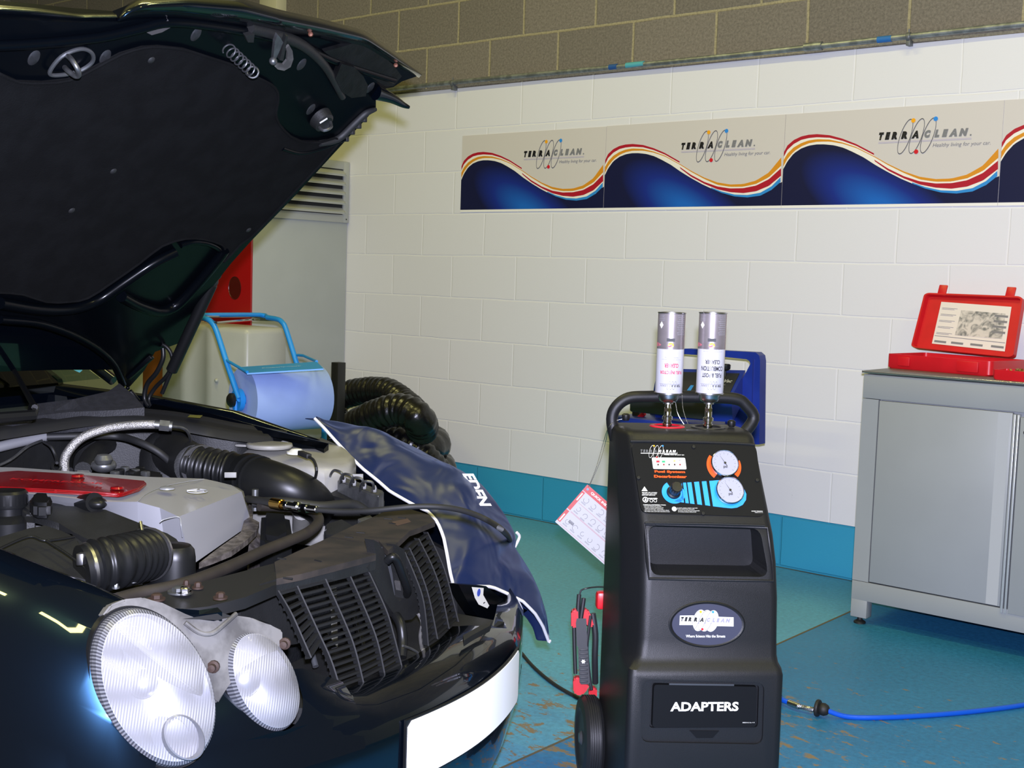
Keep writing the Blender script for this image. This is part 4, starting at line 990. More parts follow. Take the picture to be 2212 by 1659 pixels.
# ------------------------------------------------------------------ the two cans
m_can = M('bright_can_steel', '#b4b4b6', 0.3, 1.0)
m_canw = M('can_white_print', '#c2c1ca', 0.3, 0.1)
m_cang = M('can_silver_print', '#7c7478', 0.32, 0.5, c2='#a0989c', vscale=9, lo=0.35, hi=0.65)
m_pink = M('can_pink_print', '#b86a74', 0.3)
m_canred = M('can_red_print', '#c01848', 0.35); m_cant = M('can_text_grey', '#8a8890', 0.4); m_cblk = M('can_black_print', '#1c1c22', 0.35)
def can(well, lab, lines, tcol, pxs):
    D_ = (well-CAM)@_f
    up = V3(0, 0, 1); zt_ = lambda y: CAM[2]+0  # unused
    # heights from the photo at this depth
    def zat(y): return ond(pxs, y, D_)[2]
    z0, z1 = zat(848), zat(674); R = 29.3/FPX*D_
    t = thing('cleaner_can', (well[0], well[1], well[2]), lab, 'can', 'upturned cleaner cans on the black machine')
    c = V3(well[0], well[1], 0)
    view = CAM-c; view[2] = 0; view /= np.linalg.norm(view); side = V3(-view[1], view[0], 0)   # side points to image right
    if side@_r < 0: side = -side
    def cyl(u, v, dr=0.0004):  # u metres right round the can, v metres up
        a = u/R; return c+(view*math.cos(a)+side*math.sin(a))*(R+dr)+Z_*v
    zm = z0+(z1-z0)*0.55
    mb = MB(); mb.lathe([(R-0.001, z0), (R, z0+0.002), (R, zm)], c, (0, 0, 1), 48, cap=False); mb.build('label_wrap', m_canw, t, label='white printed wrap')
    mb = MB(); mb.lathe([(R, zm), (R, z1-0.003)], c, (0, 0, 1), 48, cap=False); mb.build('label_wrap', m_cang, t, label='silver grey printed wrap')
    mb = MB(); mb.lathe([(R, z1-0.003), (R+0.0012, z1-0.002), (R+0.0012, z1), (R-0.002, z1+0.0005), (R-0.003, z1-0.004), (0.0001, z1-0.004)], c, (0, 0, 1), 48, cap=False)
    mb.build('can_base', m_can, t); mb = MB(); mb.lathe([(R-0.001, z0+0.002), (R+0.0015, z0+0.001), (R+0.0015, z0-0.002), (R*0.80, z0-0.004), (R*0.76, z0-0.012), (R*0.62, z0-0.020), (R*0.36, z0-0.0235), (R*0.36, z0-0.027)], c, (0, 0, 1), 48, cap=False); mb.build('can_shoulder', m_can, t)
    # fitting
    zb = well[2]
    mb = MB(); mb.lathe([(0.0085, zb+0.0005), (0.012, zb+0.002), (0.012, zb+0.008), (0.0095, zb+0.010), (0.0095, zb+0.016), (0.0125, zb+0.017), (0.0125, zb+0.024), (0.0085, zb+0.027), (0.0085, zb+0.040), (0.0072, zb+0.042), (0.0072, z0-0.026)], c, (0, 0, 1), 24)
    mb.lathe([(0.0098, z0-0.045), (0.0098, z0-0.037)], c, (0, 0, 1), 6); mb.build('valve_fitting', m_chr, t)
    H = z1-z0
    bf = lambda u0, v0, sh=0.0: (lambda u, v: cyl(u0-u, v0-v))
    for s_, v, w_, h_ in lines:
        text(s_, (0, 0, 0), (1, 0, 0), (0, 1, 0), tcol, 'lettering', t, w=w_*R, h=h_*H, bold=0.02, bend=bf(0.14*R, z0+v*H+h_*H))
    # small printed copy
    for s_, v, w_ in (('FOR USE WITH APPROVED EQUIPMENT ONLY', 0.42 if len(lines) == 2 else 0.52, 1.5), ('PROFESSIONAL USE', 0.445 if len(lines) == 2 else 0.545, 1.0), ('QUALITY SERVICE', 0.56 if len(lines) == 2 else 0.585, 0.8)):
        text(s_, (0, 0, 0), (1, 0, 0), (0, 1, 0), m_cant, 'small_print', t, w=w_*R, h=0.011*H, bend=bf(0.12*R, z0+v*H+0.01*H))
    # logo upside down near the lower end
    W = 1.65*R; h = W*0.10
    for ch, a, b_, mm_ in (('TER', 0, 0.205, m_cblk), ('R', 0.25, 0.32, m_cblk), ('A', 0.365, 0.445, m_cblk), ('C', 0.50, 0.57, m_cant), ('LEAN', 0.60, 0.965, m_cant)):
        off = (a+b_)/2*W
        text(ch, (0, 0, 0), (1, 0, 0), (0, 1, 0), mm_, 'lettering', t, w=(b_-a)*W, h=h, bold=0.03, shear=0.2, bend=(lambda o_: (lambda u, v: cyl(0.92*R-(o_+u), z0+0.115*H-v)))(off))
    mb = MB(); mb.face([cyl(0.92*R-W*k/8, z0+0.125*H) for k in range(9)]+[cyl(0.92*R-W*k/8, z0+0.120*H) for k in range(8, -1, -1)]); mb.build('underline', m_cant, t, sm=False)
    mb = MB()
    for k in range(3):
        cx = 0.92*R-(0.31+k*0.13)*W
        f_ = lambda s0, t_: cyl(cx-(0.062*math.cos(t_)+0.045*math.sin(t_))*W*s0, z0+0.105*H-0.185*W*math.sin(t_)*s0, 0.0006)
        mb.rings([[f_(1, q) for q in np.linspace(0, 2*PI, 31)[:-1]], [f_(0.93, q) for q in np.linspace(0, 2*PI, 31)[:-1]]], cap=False)
    mb.build('ring_emblem', m_ring, t, sm=False)
    # upper label details: hazard diamond, small black bar, yellow roundel, pink flash
    def patch(name, pts, mat, dr=0.0006):
        mb = MB(); mb.face([cyl(u*R, z0+v*H, dr) for u, v in pts]); mb.build(name, mat, t, sm=False)
    patch('hazard_diamond', [(-0.80, 0.855), (-0.62, 0.90), (-0.80, 0.945) if 0 else (-0.80, 0.895), (-0.98, 0.86)] if 0 else [(-0.78, 0.80), (-0.60, 0.845), (-0.78, 0.89), (-0.98, 0.845)], m_wp)
    patch('black_strip', [(-0.30, 0.645), (0, 0.643), (0.30, 0.645), (0.30, 0.685), (0, 0.683), (-0.30, 0.685)], m_cblk)
    patch('yellow_roundel', [(0.02+0.22*math.cos(q), 0.60+0.031*math.sin(q)) for q in np.linspace(0, 2*PI, 17)[:-1]], m_yel)
    patch('red_tick', [(-0.20, 0.585), (0.0, 0.60), (0.08, 0.62), (0.10, 0.59), (0.02, 0.58), (-0.1, 0.575)], m_canred, 0.0009)
    patch('pink_flash', [(-1.3, 0.575), (-0.9, 0.585), (-0.72, 0.60), (-0.95, 0.62), (-1.3, 0.63)], m_pink)
    mb = MB()
    for k in range(11):
        v = 0.965-k*0.023; u0 = 0.42+0.05*(k % 3); mb.face([cyl(u*R, z0+v*H, 0.0005) for u in np.linspace(u0, 1.15, 5)]+[cyl(u*R, z0+(v-0.006)*H, 0.0005) for u in np.linspace(1.15, u0, 5)])
    for k in range(4):
        v = 0.965-k*0.02; mb.face([cyl(u*R, z0+v*H, 0.0005) for u in np.linspace(-1.05, -0.5, 4)]+[cyl(u*R, z0+(v-0.005)*H, 0.0005) for u in np.linspace(-0.5, -1.05, 4)])
    mb.build('small_print', m_cant, t, sm=False)
    return t
can(wells[0], 'left upturned white and silver can with red lettering, on the black machine', [('FUEL INJECTOR', 0.245, 1.75, 0.052), ('CLEANER', 0.325, 1.05, 0.05)], m_canred, 1446)
can(wells[1], 'right upturned white and silver can with black lettering, on the black machine', [('FUEL & POST', 0.205, 1.5, 0.052), ('COMBUSTION', 0.285, 1.7, 0.058), ('CLEANER', 0.37, 1.1, 0.05)], m_cblk, 1527)

# ------------------------------------------------------------------ bead chains and hanging card
def chain(pts, name, r=0.0011, step=0.0042):
    P = resample(sm2(pts, 10), max(8, int(sum(np.linalg.norm(V3(*b)-V3(*a)) for a, b in zip(pts, pts[1:]))*1.03/step*2)))
    mb = MB(); mb.tube(P, [r if i % 2 else r*0.3 for i in range(len(P))], 6); return mb
m_bead = M('nickel_bead', '#c9c7c0', 0.25, 0.9)
mb = chain([mP(1459, 868, 0.30), mP(1463, 890, 0.29), mP(1470, 905, 0.285), mP(1478, 917, 0.28)], 'c'); mb.build('bead_chain', m_bead, mc)
mb = chain([mP(1473, 850, 0.305), mP(1475, 880, 0.30), mP(1480, 900, 0.29), mP(1486, 916, 0.28)], 'c'); mb.build('bead_chain', m_bead, mc)
mb = chain([mP(1555, 919, 0.285), mP(1568, 920, 0.295), mP(1578, 920, 0.30), mP(1580, 911, 0.305)], 'c'); mb.build('bead_chain', m_bead, mc)
CD = 3.32
cp = lambda x, y: ond(x, y, CD)
A, B = cp(1274, 1049), cp(1199, 1127); ux = cp(1298, 1213)-B
ux /= np.linalg.norm(ux); uy = (A-B); ch_ = np.linalg.norm(uy); uy /= ch_; uy = uy-ux*(ux@uy); uy /= np.linalg.norm(uy); un = np.cross(ux, uy)
ch_ *= 0.985; cw_ = 0.205
tgc = thing('instruction_card', B+ux*cw_/2, 'white and red instruction card hanging by a bead chain left of the black machine', 'card')
mb = MB(); mb.box(B+ux*cw_/2+uy*ch_/2, (cw_, ch_, 0.0012), (ux, uy, un)); mb.build('card', M('card_white', '#a6a6a8', 0.5), tgc, sm=False)
P_ = lambda u, v, n=0.0009: B+ux*u+uy*v+un*n
def strip(u0, u1, v0, v1, mat, name, n=0.0009):
    mb = MB(); mb.face([P_(u0, v0, n), P_(u1, v0, n), P_(u1, v1, n), P_(u0, v1, n)]); return mb.build(name, mat, tgc, sm=False)
m_cr = M('card_red', '#a81a10', 0.45)
strip(0, cw_, ch_*0.855, ch_, m_cr, 'red_header'); strip(0, 0.0105, 0.008, ch_*0.35, m_cr, 'red_side_bar'); strip(0, 0.0105, ch_*0.375, ch_*0.84, m_cr, 'red_side_bar')
text('QUICK INSTRUCTIONS', P_(0.022, ch_*0.895, 0.0006), ux, uy, m_wp, 'lettering', tgc, w=0.115, h=0.0075, bold=0.03, align='L')
strip(0.004, 0.0075, ch_*0.08, ch_*0.25, m_wp, 'side_lettering', 0.0012); strip(0.004, 0.0075, ch_*0.62, ch_*0.8, m_wp, 'side_lettering', 0.0012)
mb = MB(); mb.lathe([(0.0, 0.001), (0.003, 0.001)], P_(0.009, ch_*0.93), un, 14, cap=False); mb.build('punched_hole', m_blu, tgc)
m_pk = M('card_pink_line', '#a05058', 0.5); m_lg = M('card_grey_line', '#4c4c54', 0.5)
mb = MB(); 
for v in (0.03, 0.355, 0.37, 0.6): mb.face([P_(0.014, ch_*v), P_(cw_, ch_*v), P_(cw_, ch_*v+0.0007), P_(0.014, ch_*v+0.0007)])
mb.build('ruled_lines', m_pk, tgc, sm=False)
random.seed(3)
mb = MB()
for row in (0.15, 0.48, 0.73):
    for k in range(7):
        c0 = 0.026+k*0.026; r = 0.006+0.003*random.random(); v0 = ch_*row+0.004*random.random(); t0 = random.random()*6
        o = [P_(c0+r*math.cos(t), v0+r*math.sin(t)) for t in np.linspace(t0, t0+4.6, 18)]; i_ = [P_(c0+(r-0.0009)*math.cos(t), v0+(r-0.0009)*math.sin(t)) for t in np.linspace(t0, t0+4.6, 18)]
        mb.rings([o, i_], cap=False, wrap=False)
        for j in range(2): mb.face([P_(c0-0.008, v0-0.010-j*0.002), P_(c0+0.007, v0-0.010-j*0.002), P_(c0+0.007, v0-0.0107-j*0.002), P_(c0-0.008, v0-0.0107-j*0.002)])
mb.build('line_drawings', m_lg, tgc, sm=False)
mb = MB(); 
for k in range(6): mb.face([P_(0.027+k*0.0028, ch_*0.17), P_(0.0293+k*0.0028, ch_*0.17), P_(0.0285+k*0.0028, ch_*0.23), P_(0.0268+k*0.0028, ch_*0.23)])
mb.build('black_drawing', m_cblk, tgc, sm=False)
mb = chain([P_(0.007, ch_*0.97, 0.001), cp(1288, 1010), cp(1305, 950), mP(1314, 925, 0.33), mP(1328, 910, 0.32), mP(1350, 904, 0.315)], 'c'); mb.build('bead_chain', m_bead, tgc)
mb = chain([P_(0.009, ch_*0.96, -0.001), cp(1295, 1000), cp(1308, 955), mP(1313, 930, 0.35)], 'c'); mb.build('bead_chain', m_bead, tgc)

# ------------------------------------------------------------------ battery clamps hanging at the back left
BD = 3.08
bp = lambda x, y, dd=0.0: ond(x, y, BD+dd)
bx = (_r0); by_ = Z_
cl_ = thing('battery_clamps', bp(1260, 1500), 'pair of red and black battery clamps hanging on the left side of the black machine', 'clamps')
def blk(px0, px1, py0, py1, th, mat, name, bev=0.006, dd=0.0, par=None, roll=0.0):
    a, b = bp(px0, py0, dd), bp(px1, py1, dd); c = (a+b)/2; w_ = abs((b-a)@_r); h_ = abs((b-a)@_u)
    x = _r*math.cos(roll)+_u*math.sin(roll); y = np.cross(-_f, x); mb = MB(); mb.box(c, (w_, h_, th), (x, y, -_f), bev=bev, seg=3); return mb.build(name, mat, par or cl_)
m_cred = M('clamp_red', '#b8121e', 0.35); m_cblk2 = M('clamp_black_rubber', '#202124', 0.5)
def claw(y0, y1, xs, dd):
    mb = MB(); mb.prism([bp(x, y, dd) for x, y in xs], _f*0.032); bmesh.ops.bevel(mb.bm, geom=list(mb.bm.edges), offset=0.004, segments=2, affect='EDGES'); return mb.build('clamp_jaw', m_cred, cl_)
claw(0, 0, ((1234, 1322), (1238, 1317), (1249, 1318), (1250, 1356), (1234, 1357)), -0.01)
claw(0, 0, ((1256, 1320), (1262, 1316), (1271, 1318), (1275, 1325), (1284, 1354), (1268, 1357), (1262, 1334), (1257, 1336)), 0.0)
claw(0, 0, ((1238, 1470), (1242, 1463), (1258, 1466), (1274, 1480), (1270, 1490), (1258, 1503), (1243, 1502), (1239, 1496)), -0.01)
claw(0, 0, ((1272, 1492), (1278, 1486), (1290, 1488), (1290, 1508), (1272, 1508)), 0.04)
mb = MB(); prs = [(1240, 1272, 1340), (1242, 1268, 1362), (1243, 1266, 1398), (1247, 1268, 1400), (1249, 1273, 1440), (1251, 1275, 1470), (1252, 1274, 1478)]
mb.rings([[bp(a, y, -0.03), bp(b, y, -0.03), bp(b, y, 0.0), bp(a, y, 0.0)] for a, b, y in ((1246, 1266, 1336), (1244, 1267, 1345), (1245, 1268, 1372), (1246, 1268, 1395), (1249, 1270, 1398), (1250, 1272, 1440), (1252, 1274, 1474), (1255, 1272, 1478))])
hd = mb.build('clamp_handle', m_cblk2, cl_)
mb = MB()
for k in range(9): y = 1404+k*8.5; mb.box((bp(1250, y, -0.031)+bp(1272, y, -0.031))/2, (0.021, 0.0035, 0.003), (_r, _u, -_f), bev=0.001)
mb.build('grip_ribs', m_cblk2, hd)
mb = MB(); q = bp(1260, 1429, -0.0335)
st = []
for k in range(12): rr2 = 0.006 if k % 2 == 0 else 0.0035; st.append(q+_r*rr2*math.cos(k*PI/6)+_u*rr2*math.sin(k*PI/6))
mb.prism(st, -_f*0.001); mb.build('star_mark', m_wp, hd, sm=False)
mb = MB(); mb.tube([bp(1240, 1350), bp(1241, 1400), bp(1243, 1455)], 0.005, 10); mb.build('clamp_handle', m_cblk2, cl_)
mb = MB(); mb.tube([bp(1251, 1284), bp(1249, 1310), bp(1248, 1340)], 0.0055, 10); mb.tube([bp(1261, 1292), bp(1258, 1315), bp(1254, 1342)], 0.0055, 10); mb.build('cable_boot', m_cblk2, cl_)
mb = MB(); mb.tube([bp(1252, 1286), bp(1256, 1275), bp(1272, 1270), bp(1290, 1268, 0.05), bp(1304, 1268, 0.12)], 0.0022, 8, sm=5); mb.build('thin_cable', m_cblk2, cl_)
mb = MB(); mb.tube([bp(1276, 1330), bp(1272, 1360), bp(1268, 1400), bp(1272, 1450), bp(1278, 1490)], 0.004, 8, sm=4); mb.tube([bp(1280, 1325, 0.02), bp(1286, 1370, 0.02), bp(1285, 1420, 0.03), bp(1286, 1475, 0.06)], 0.008, 10, sm=4); mb.build('cable', m_cblk2, cl_)

# ------------------------------------------------------------------ blue machine behind, near the wall
BY = -0.55
m_bm = M('royal_blue_plastic', '#142c86', 0.4, var=0.08, vscale=10)
bq = lambda px, py, y=BY: ony(px, py, y)
bm_ = thing('recovery_machine', (2.55, -0.42, 0), 'royal blue wheeled machine with a push frame, behind the black machine by the wall', 'machine')
# push frame: right post and top bar
mb = MB()
rt_ = [bq(1643, 960), bq(1641, 850), bq(1641, 775), bq(1636, 767), bq(1626, 762)]
def ribbon(ps, wfront, dy, mb):
    pass
outer = [(1640, 960), (1641, 850), (1642, 780), (1640, 768), (1632, 761), (1560, 757), (1480, 753), (1432, 758), (1427, 770), (1414, 830), (1407, 870)]
inner = [(1615, 960), (1618, 850), (1621, 786), (1618, 779), (1612, 776), (1555, 770), (1480, 765), (1444, 768), (1439, 778), (1428, 832), (1424, 870)]
mb.rings([[bq(*o, BY) for o in outer], [bq(*o, BY) for o in inner], [bq(*o, BY)+V3(0, 0.05, 0) for o in inner], [bq(*o, BY)+V3(0, 0.05, 0) for o in outer]], cap=False, closed=True, wrap=False)
mb.build('push_frame', m_bm, bm_, ang=30)
mb = MB(); mb.prism([bq(*o, BY-0.01) for o in ((1626, 776), (1613, 801), (1587, 852), (1560, 930), (1560, 960), (1622, 960), (1624, 850))], (0, 0.06, 0)); mb.build('side_cheek', m_bm, bm_, sm=False)
mb = MB(); mb.prism([bq(*o, BY-0.01) for o in ((1424, 870), (1432, 790), (1440, 800), (1420, 870), (1400, 905), (1380, 950), (1370, 950))], (0, 0.05, 0)); mb.build('side_cheek', m_bm, bm_, sm=False)
# body
x0_, x1_ = bq(1372, 1000)[0], bq(1590, 1000)[0]
zc_ = bq(1500, 850, BY-0.03)[2]
mb = MB(); mb.span(x0_, x1_, BY-0.18, BY+0.12, 0.09, bq(1500, 905)[2], bev=0.015); mb.build('body', m_bm, bm_)
# sloping console
qa = [bq(1432, 796, BY+0.02), bq(1610, 800, BY+0.02), bq(1580, 858, BY-0.14), bq(1412, 850, BY-0.14)]
mb = MB(); mb.prism([qa[3], qa[2], qa[1], qa[0]], (0, 0.02, -0.10)); mb.build('console', m_bm, bm_, sm=False)
cn_ = np.cross(qa[2]-qa[3], qa[0]-qa[3]); cn_ /= np.linalg.norm(cn_)
if cn_@(CAM-qa[0]) < 0: cn_ = -cn_
def cq(u, v, n=0.002): return (qa[3]*(1-u)+qa[2]*u)*(1-v)+(qa[0]*(1-u)+qa[1]*u)*v+cn_*n
mb = MB(); mb.prism([cq(0.03, 0.02, 0), cq(0.96, 0.02, 0), cq(0.955, 0.86, 0), cq(0.04, 0.86, 0)], cn_*0.003); cpn = mb.build('console_panel', M('console_dark', '#26282b', 0.35), bm_, sm=False)
cxd = qa[2]-qa[3]; cxd /= np.linalg.norm(cxd); cyd = np.cross(cn_, cxd)
text('recoVac', cq(0.80, 0.50, 0.0032), cxd, cyd, M('console_grey_print', '#a9abad', 0.4), 'lettering', cpn, w=0.085, h=0.022, bold=0.03, shear=0.1)
mb = MB()
for k in range(4): mb.face([cq(0.66, 0.40-k*0.1, 0.0036), cq(0.86, 0.40-k*0.1, 0.0036), cq(0.86, 0.42-k*0.1, 0.0036), cq(0.66, 0.42-k*0.1, 0.0036)])
mb.build('small_print', m_gry, cpn, sm=False)
mb = MB(); mb.face([cq(0.42, 0.15, 0.0036), cq(0.47, 0.15, 0.0036), cq(0.48, 0.35, 0.0036), cq(0.44, 0.35, 0.0036)]); mb.build('blue_mark', m_blu, cpn, sm=False)
q = bq(1567, 800, BY-0.02); mb = MB(); mb.lathe([(0.004, -0.02), (0.004, 0.01), (0.012, 0.012), (0.02, 0.02), (0.021, 0.034), (0.016, 0.038), (0.0001, 0.038)], q-V3(0, 0, 0.012), (0, 0, 1), 10); mb.build('knob', M('black_plastic', '#111214', 0.4), bm_)
mb = MB(); mb.span(bq(1412, 880)[0], bq(1575, 880)[0], BY-0.185, BY-0.16, bq(1500, 905, BY-0.18)[2], bq(1500, 860, BY-0.18)[2], bev=0.008); mb.build('front_bezel', M('console_dark', '#26282b', 0.35), bm_)
mb = MB(); 
for yy in (BY+0.06,):
    mb.cyl((x0_-0.02, yy, 0.09), (x1_+0.02, yy, 0.09), 0.009, 12)
mb.build('axle', m_steel, bm_)
for xx in (x0_-0.02, x1_+0.02):
    mb = MB(); mb.lathe([(0.02, -0.018), (0.085, -0.018), (0.09, -0.01), (0.09, 0.01), (0.085, 0.018), (0.02, 0.018)], (xx, BY+0.06, 0.09), (1, 0, 0), 28); mb.build('wheel', m_tyre, bm_)
for xx in (x0_+0.05, x1_-0.05):
    mb = MB(); mb.lathe([(0.03, -0.012), (0.03, 0.012)], (xx, BY-0.13, 0.03), (1, 0, 0), 18); mb.span(xx-0.02, xx+0.02, BY-0.15, BY-0.11, 0.05, 0.1); mb.build('castor', m_tyre, bm_)
q = bq(1384, 890, BY-0.1); mb = MB(); mb.tube([bq(1372, 915, BY-0.12), bq(1378, 905, BY-0.12), bq(1392, 893, BY-0.12)], 0.010, 10, sm=4); mb.build('red_hose', m_cred, bm_)
mb = MB(); mb.span(bq(1371, 880, BY-0.1)[0], bq(1385, 880, BY-0.1)[0], BY-0.12, BY-0.07, 0.5, bq(1378, 877, BY-0.1)[2], bev=0.004); mb.build('bottle_clip', M('black_plastic', '#111214', 0.4), bm_)

# ------------------------------------------------------------------ blue air line on the floor
fz = lambda x, y, z: onz(x, y, z)
rB = 0.0075
bl = thing('air_hose', fz(1900, 1548, 0), 'blue rubber air hose with steel fitting on the floor before the grey cabinet', 'hose')
mb = MB(); mb.tube([fz(1766, 1535, 0.016)+Z_*0.007+(fz(1766, 1535, .016)-fz(1727, 1526, .016))/np.linalg.norm(fz(1766, 1535, .016)-fz(1727, 1526, .016))*0.028, fz(1830, 1548, rB), fz(1900, 1550, rB), fz(1990, 1546, rB), fz(2080, 1539, rB), fz(2160, 1530, rB), fz(2215, 1522, rB), fz(2330, 1503, rB), fz(2500, 1470, rB)], rB, 14, sm=8)
m_hb = M('blue_rubber', '#0d4fc0', 0.3); mb.build('hose_run', m_hb, bl)
mb = MB(); mb.tube([m(0.12, 0.016, 0.36), fz(1662, 1500, 0.016), fz(1690, 1512, 0.016), fz(1706, 1518, 0.016)], 0.0078, 14, sm=6); mb.build('hose_run', m_hb, bl)
a, b = fz(1703, 1517, 0.016), fz(1727, 1526, 0.016); mb = MB(); mb.cyl(a, b, 0.0095, 16, bev=0.002); mb.build('ferrule', m_can, bl)
b2 = fz(1766, 1535, 0.016); n = 90; mb = MB(); P = []
dxy = (b2-b)/np.linalg.norm(b2-b); s1 = np.cross(dxy, Z_); 
for i in range(n+1): t = i/n; P.append(b+(b2-b)*t+0.0065*(s1*math.cos(t*2*PI*13)+Z_*math.sin(t*2*PI*13)))
mb.tube(P, 0.0016, 6); mb.tube([b, b2], 0.005, 10); mb.build('spring_guard', m_can, bl)
mb = MB(); mb.lathe([(0.006, -0.006), (0.024, -0.004), (0.0255, 0.0), (0.024, 0.005), (0.014, 0.007), (0.018, 0.012), (0.0185, 0.02), (0.014, 0.03), (0.008, 0.034)], b2+Z_*0.008, dxy, 24); mb.build('rubber_grommet', M('black_rubber', '#151515', 0.6), bl)
# ================================================================== the car
def car_paint():
    m_, nt, b = nodes('dark_navy_car_paint'); N = nt.nodes.new; K = nt.links.new
    b.inputs['Base Color'].default_value = (0.0009, 0.0017, 0.0036, 1)
    b.inputs['Metallic'].default_value = 0.0; b.inputs['Roughness'].default_value = 0.27
    b.inputs['Specular IOR Level'].default_value = 0.22
    b.inputs['Specular Tint'].default_value = (0.15, 0.42, 0.8, 1)
    b.inputs['Coat Weight'].default_value = 0.9; b.inputs['Coat Roughness'].default_value = 0.03
    return m_
m_paint = car_paint()
m_under = M('bonnet_underside_paint', (0.0010, 0.0016, 0.0026), 0.3, coat=0.16, cr=0.15, spec=0.08)
m_pad = M('bonnet_insulation_felt', '#0c0d0e', 0.95, spec=0.1, var=0.18, vscale=18, bump=0.5, bscale=260)
m_bk = M('black_engine_plastic', '#161717', 0.55, var=0.2, vscale=14, bump=0.25, bscale=300)
m_bk2 = M('satin_black_plastic', '#111213', 0.38, spec=0.3)
m_rub = M('car_black_rubber', '#1a1b1c', 0.6)
m_sil = M('silver_painted_plastic', '#9c9da1', 0.38, 0.2, spec=0.4)
m_redk = M('translucent_red_plastic', '#700208', 0.25, coat=0.4)
m_alu2 = M('cast_aluminium', '#6d6f70', 0.4, 0.8, var=0.2, vscale=40)
m_rust = M('rusty_bolt', '#2c1c13', 0.7, 0.2)
m_dust = M('dusty_black_plastic', '#171412', 0.75, c2='#2e2721', vscale=16, det=6)
m_dark = M('dark_bay_metal', '#0c0d0f', 0.6)
m_grp = M('grey_housing_plastic', '#3c3b3a', 0.6, c2='#5e5d5b', vscale=20)
m_hosebr = M('dusty_brown_hose', '#1f1a15', 0.65, var=0.15, vscale=30)
m_tankp = M('milky_tank_plastic', '#84837e', 0.4, c2='#94938e', vscale=8)
m_foil = M('crumpled_heat_foil', '#4a4541', 0.45, 0.4, c2='#6d6763', vscale=60, bump=1.0, bscale=60)
carT = thing('car', tuple(car(-1.9, 0, 0)), 'dark navy-black car with raised bonnet, engine bay open and front grille removed', 'car')
P3 = lambda l: [kZ(*q) for q in l]
def T(pts, r, mat, name, par=None, seg=12, sm=6, **k):
    mb = MB(); mb.tube(P3(pts), r, seg, sm=sm, **k); return mb.build(name, mat, par or carT)
def slab(pts, h, mat, name, par=None, bev=0.0, ang=35, label=None):
    """polygon of (px, py, z) swept down by h"""
    mb = MB(); mb.prism(P3(pts), (0, 0, -h))
    if bev: bmesh.ops.bevel(mb.bm, geom=list(mb.bm.edges), offset=bev, segments=2, affect='EDGES', clamp_overlap=True)
    return mb.build(name, mat, par or carT, ang=ang, label=label)

# ---- bodywork shells (car frame)
OUT = [(0, 0), (-0.012, .15), (-0.035, .26), (-0.052, .32), (-0.083, .40), (-0.112, .47), (-0.148, .55), (-0.178, .60), (-0.212, .65), (-0.265, .71), (-0.33, .76), (-0.40, .79), (-0.50, .812), (-0.62, .828), (-0.80, .84)]
ZTOP = [.0, .0, .0, .535, .575, .585, .575, .575, .60, .66]
def mask_row(i, sgn):
    X, Y = OUT[i]; p0 = np.array(OUT[max(i-1, 0)]); p1 = np.array(OUT[min(i+1, len(OUT)-1)]); t = p1-p0
    if i == 0: t = np.array([0, 1.0])
    t = t/np.linalg.norm(t); n = np.array([-t[1], t[0]])   # inward: towards -X
    if n[0] > 0: n = -n
    if i > 11: n = np.array([0.0, -1.0])
    n = n/np.linalg.norm(n)
    ce = 1 if i < 9 else 0.0
    rows = [(.06, .15), (.03, .22), (.008, .30), (0.0, .345), (0, .40), (0, .455), (.010*ce+.002, .470)]
    if i <= 2: rows += [(.030, .486), (.06, .496), (.10, .498), (.14, .492), (.17, .45)]
    else:
        zt_ = ZTOP[i] if i < len(ZTOP) else 0.5
        if i >= 9: zt_ = 0.56
        if sgn > 0: zt_ = 0.485-0.016*max(0, i-5)
        for k in range(1, 6):
            f = k/5; rows.append((.012+.05*f*f, .475+(zt_-.475)*f))
    return [car(X+n[0]*d, sgn*(Y+n[1]*d), z) for d, z in rows]
rowsR = [mask_row(i, -1) for i in range(12, -1, -1)]+[mask_row(i, 1) for i in range(1, 13)]
mb = MB(); mb.grid(rowsR)
bmesh.ops.recalc_face_normals(mb.bm, faces=mb.bm.faces)
bumper = mb.build('front_bumper', m_paint, carT, ang=60)
def soften(o, lv=2, sol=0.0):
    if sol:
        s_ = o.modifiers.new('s', 'SOLIDIFY'); s_.thickness = sol; s_.offset = -1
    md = o.modifiers.new('ss', 'SUBSURF'); md.levels = lv; md.render_levels = lv
    return o
def fender_rows(sgn):
    st = []
    for X, zi in ((-1.75, .885), (-1.4, .875), (-1.1, .852), (-.85, .826), (-.65, .803), (-.52, .787), (-.42, .770), (-.34, .748), (-.28, .722), (-.235, .69), (-.20, .64), (-.185, .60)):
        ins = max(0, (X+.42)/.24)
        # pull the flank in towards the corner of the nose
        fl = lambda y: y-0.11*ins**1.5*(y/.84)
        r = [(.645, zi-.03), (.655, zi-.004), (.672, zi+.002), (.70, zi-.004), (.74, zi-.028), (.775, zi-.065), (.802, zi-.115), (.822, zi-.18), (.835, zi-.26), (.842, .47), (.84, .40), (.835, .30)]
        if sgn > 0:
            if X > -.36: break
            dz = 0.075*min(1, max(0, (X+1.0)/0.35)); kk = min(1, max(0, (X+1.05)/0.3)); r = [((.72*kk+y*(1-kk)) if y < .72 else y-0.05*kk, z-dz*1.1) for y, z in r]
        if X > -.25: r = [(y, min(z, zi)) for y, z in r]
        st.append([car(X, sgn*fl(y), z) for y, z in r])
    return st
mb = MB(); mb.grid(fender_rows(-1)); fenR = mb.build('front_fender', m_paint, carT, ang=60, label='front fender on the near side')
mb = MB(); mb.grid(fender_rows(1)); fenL = mb.build('front_fender', m_paint, carT, ang=60, label='far side front fender under the blue cover')
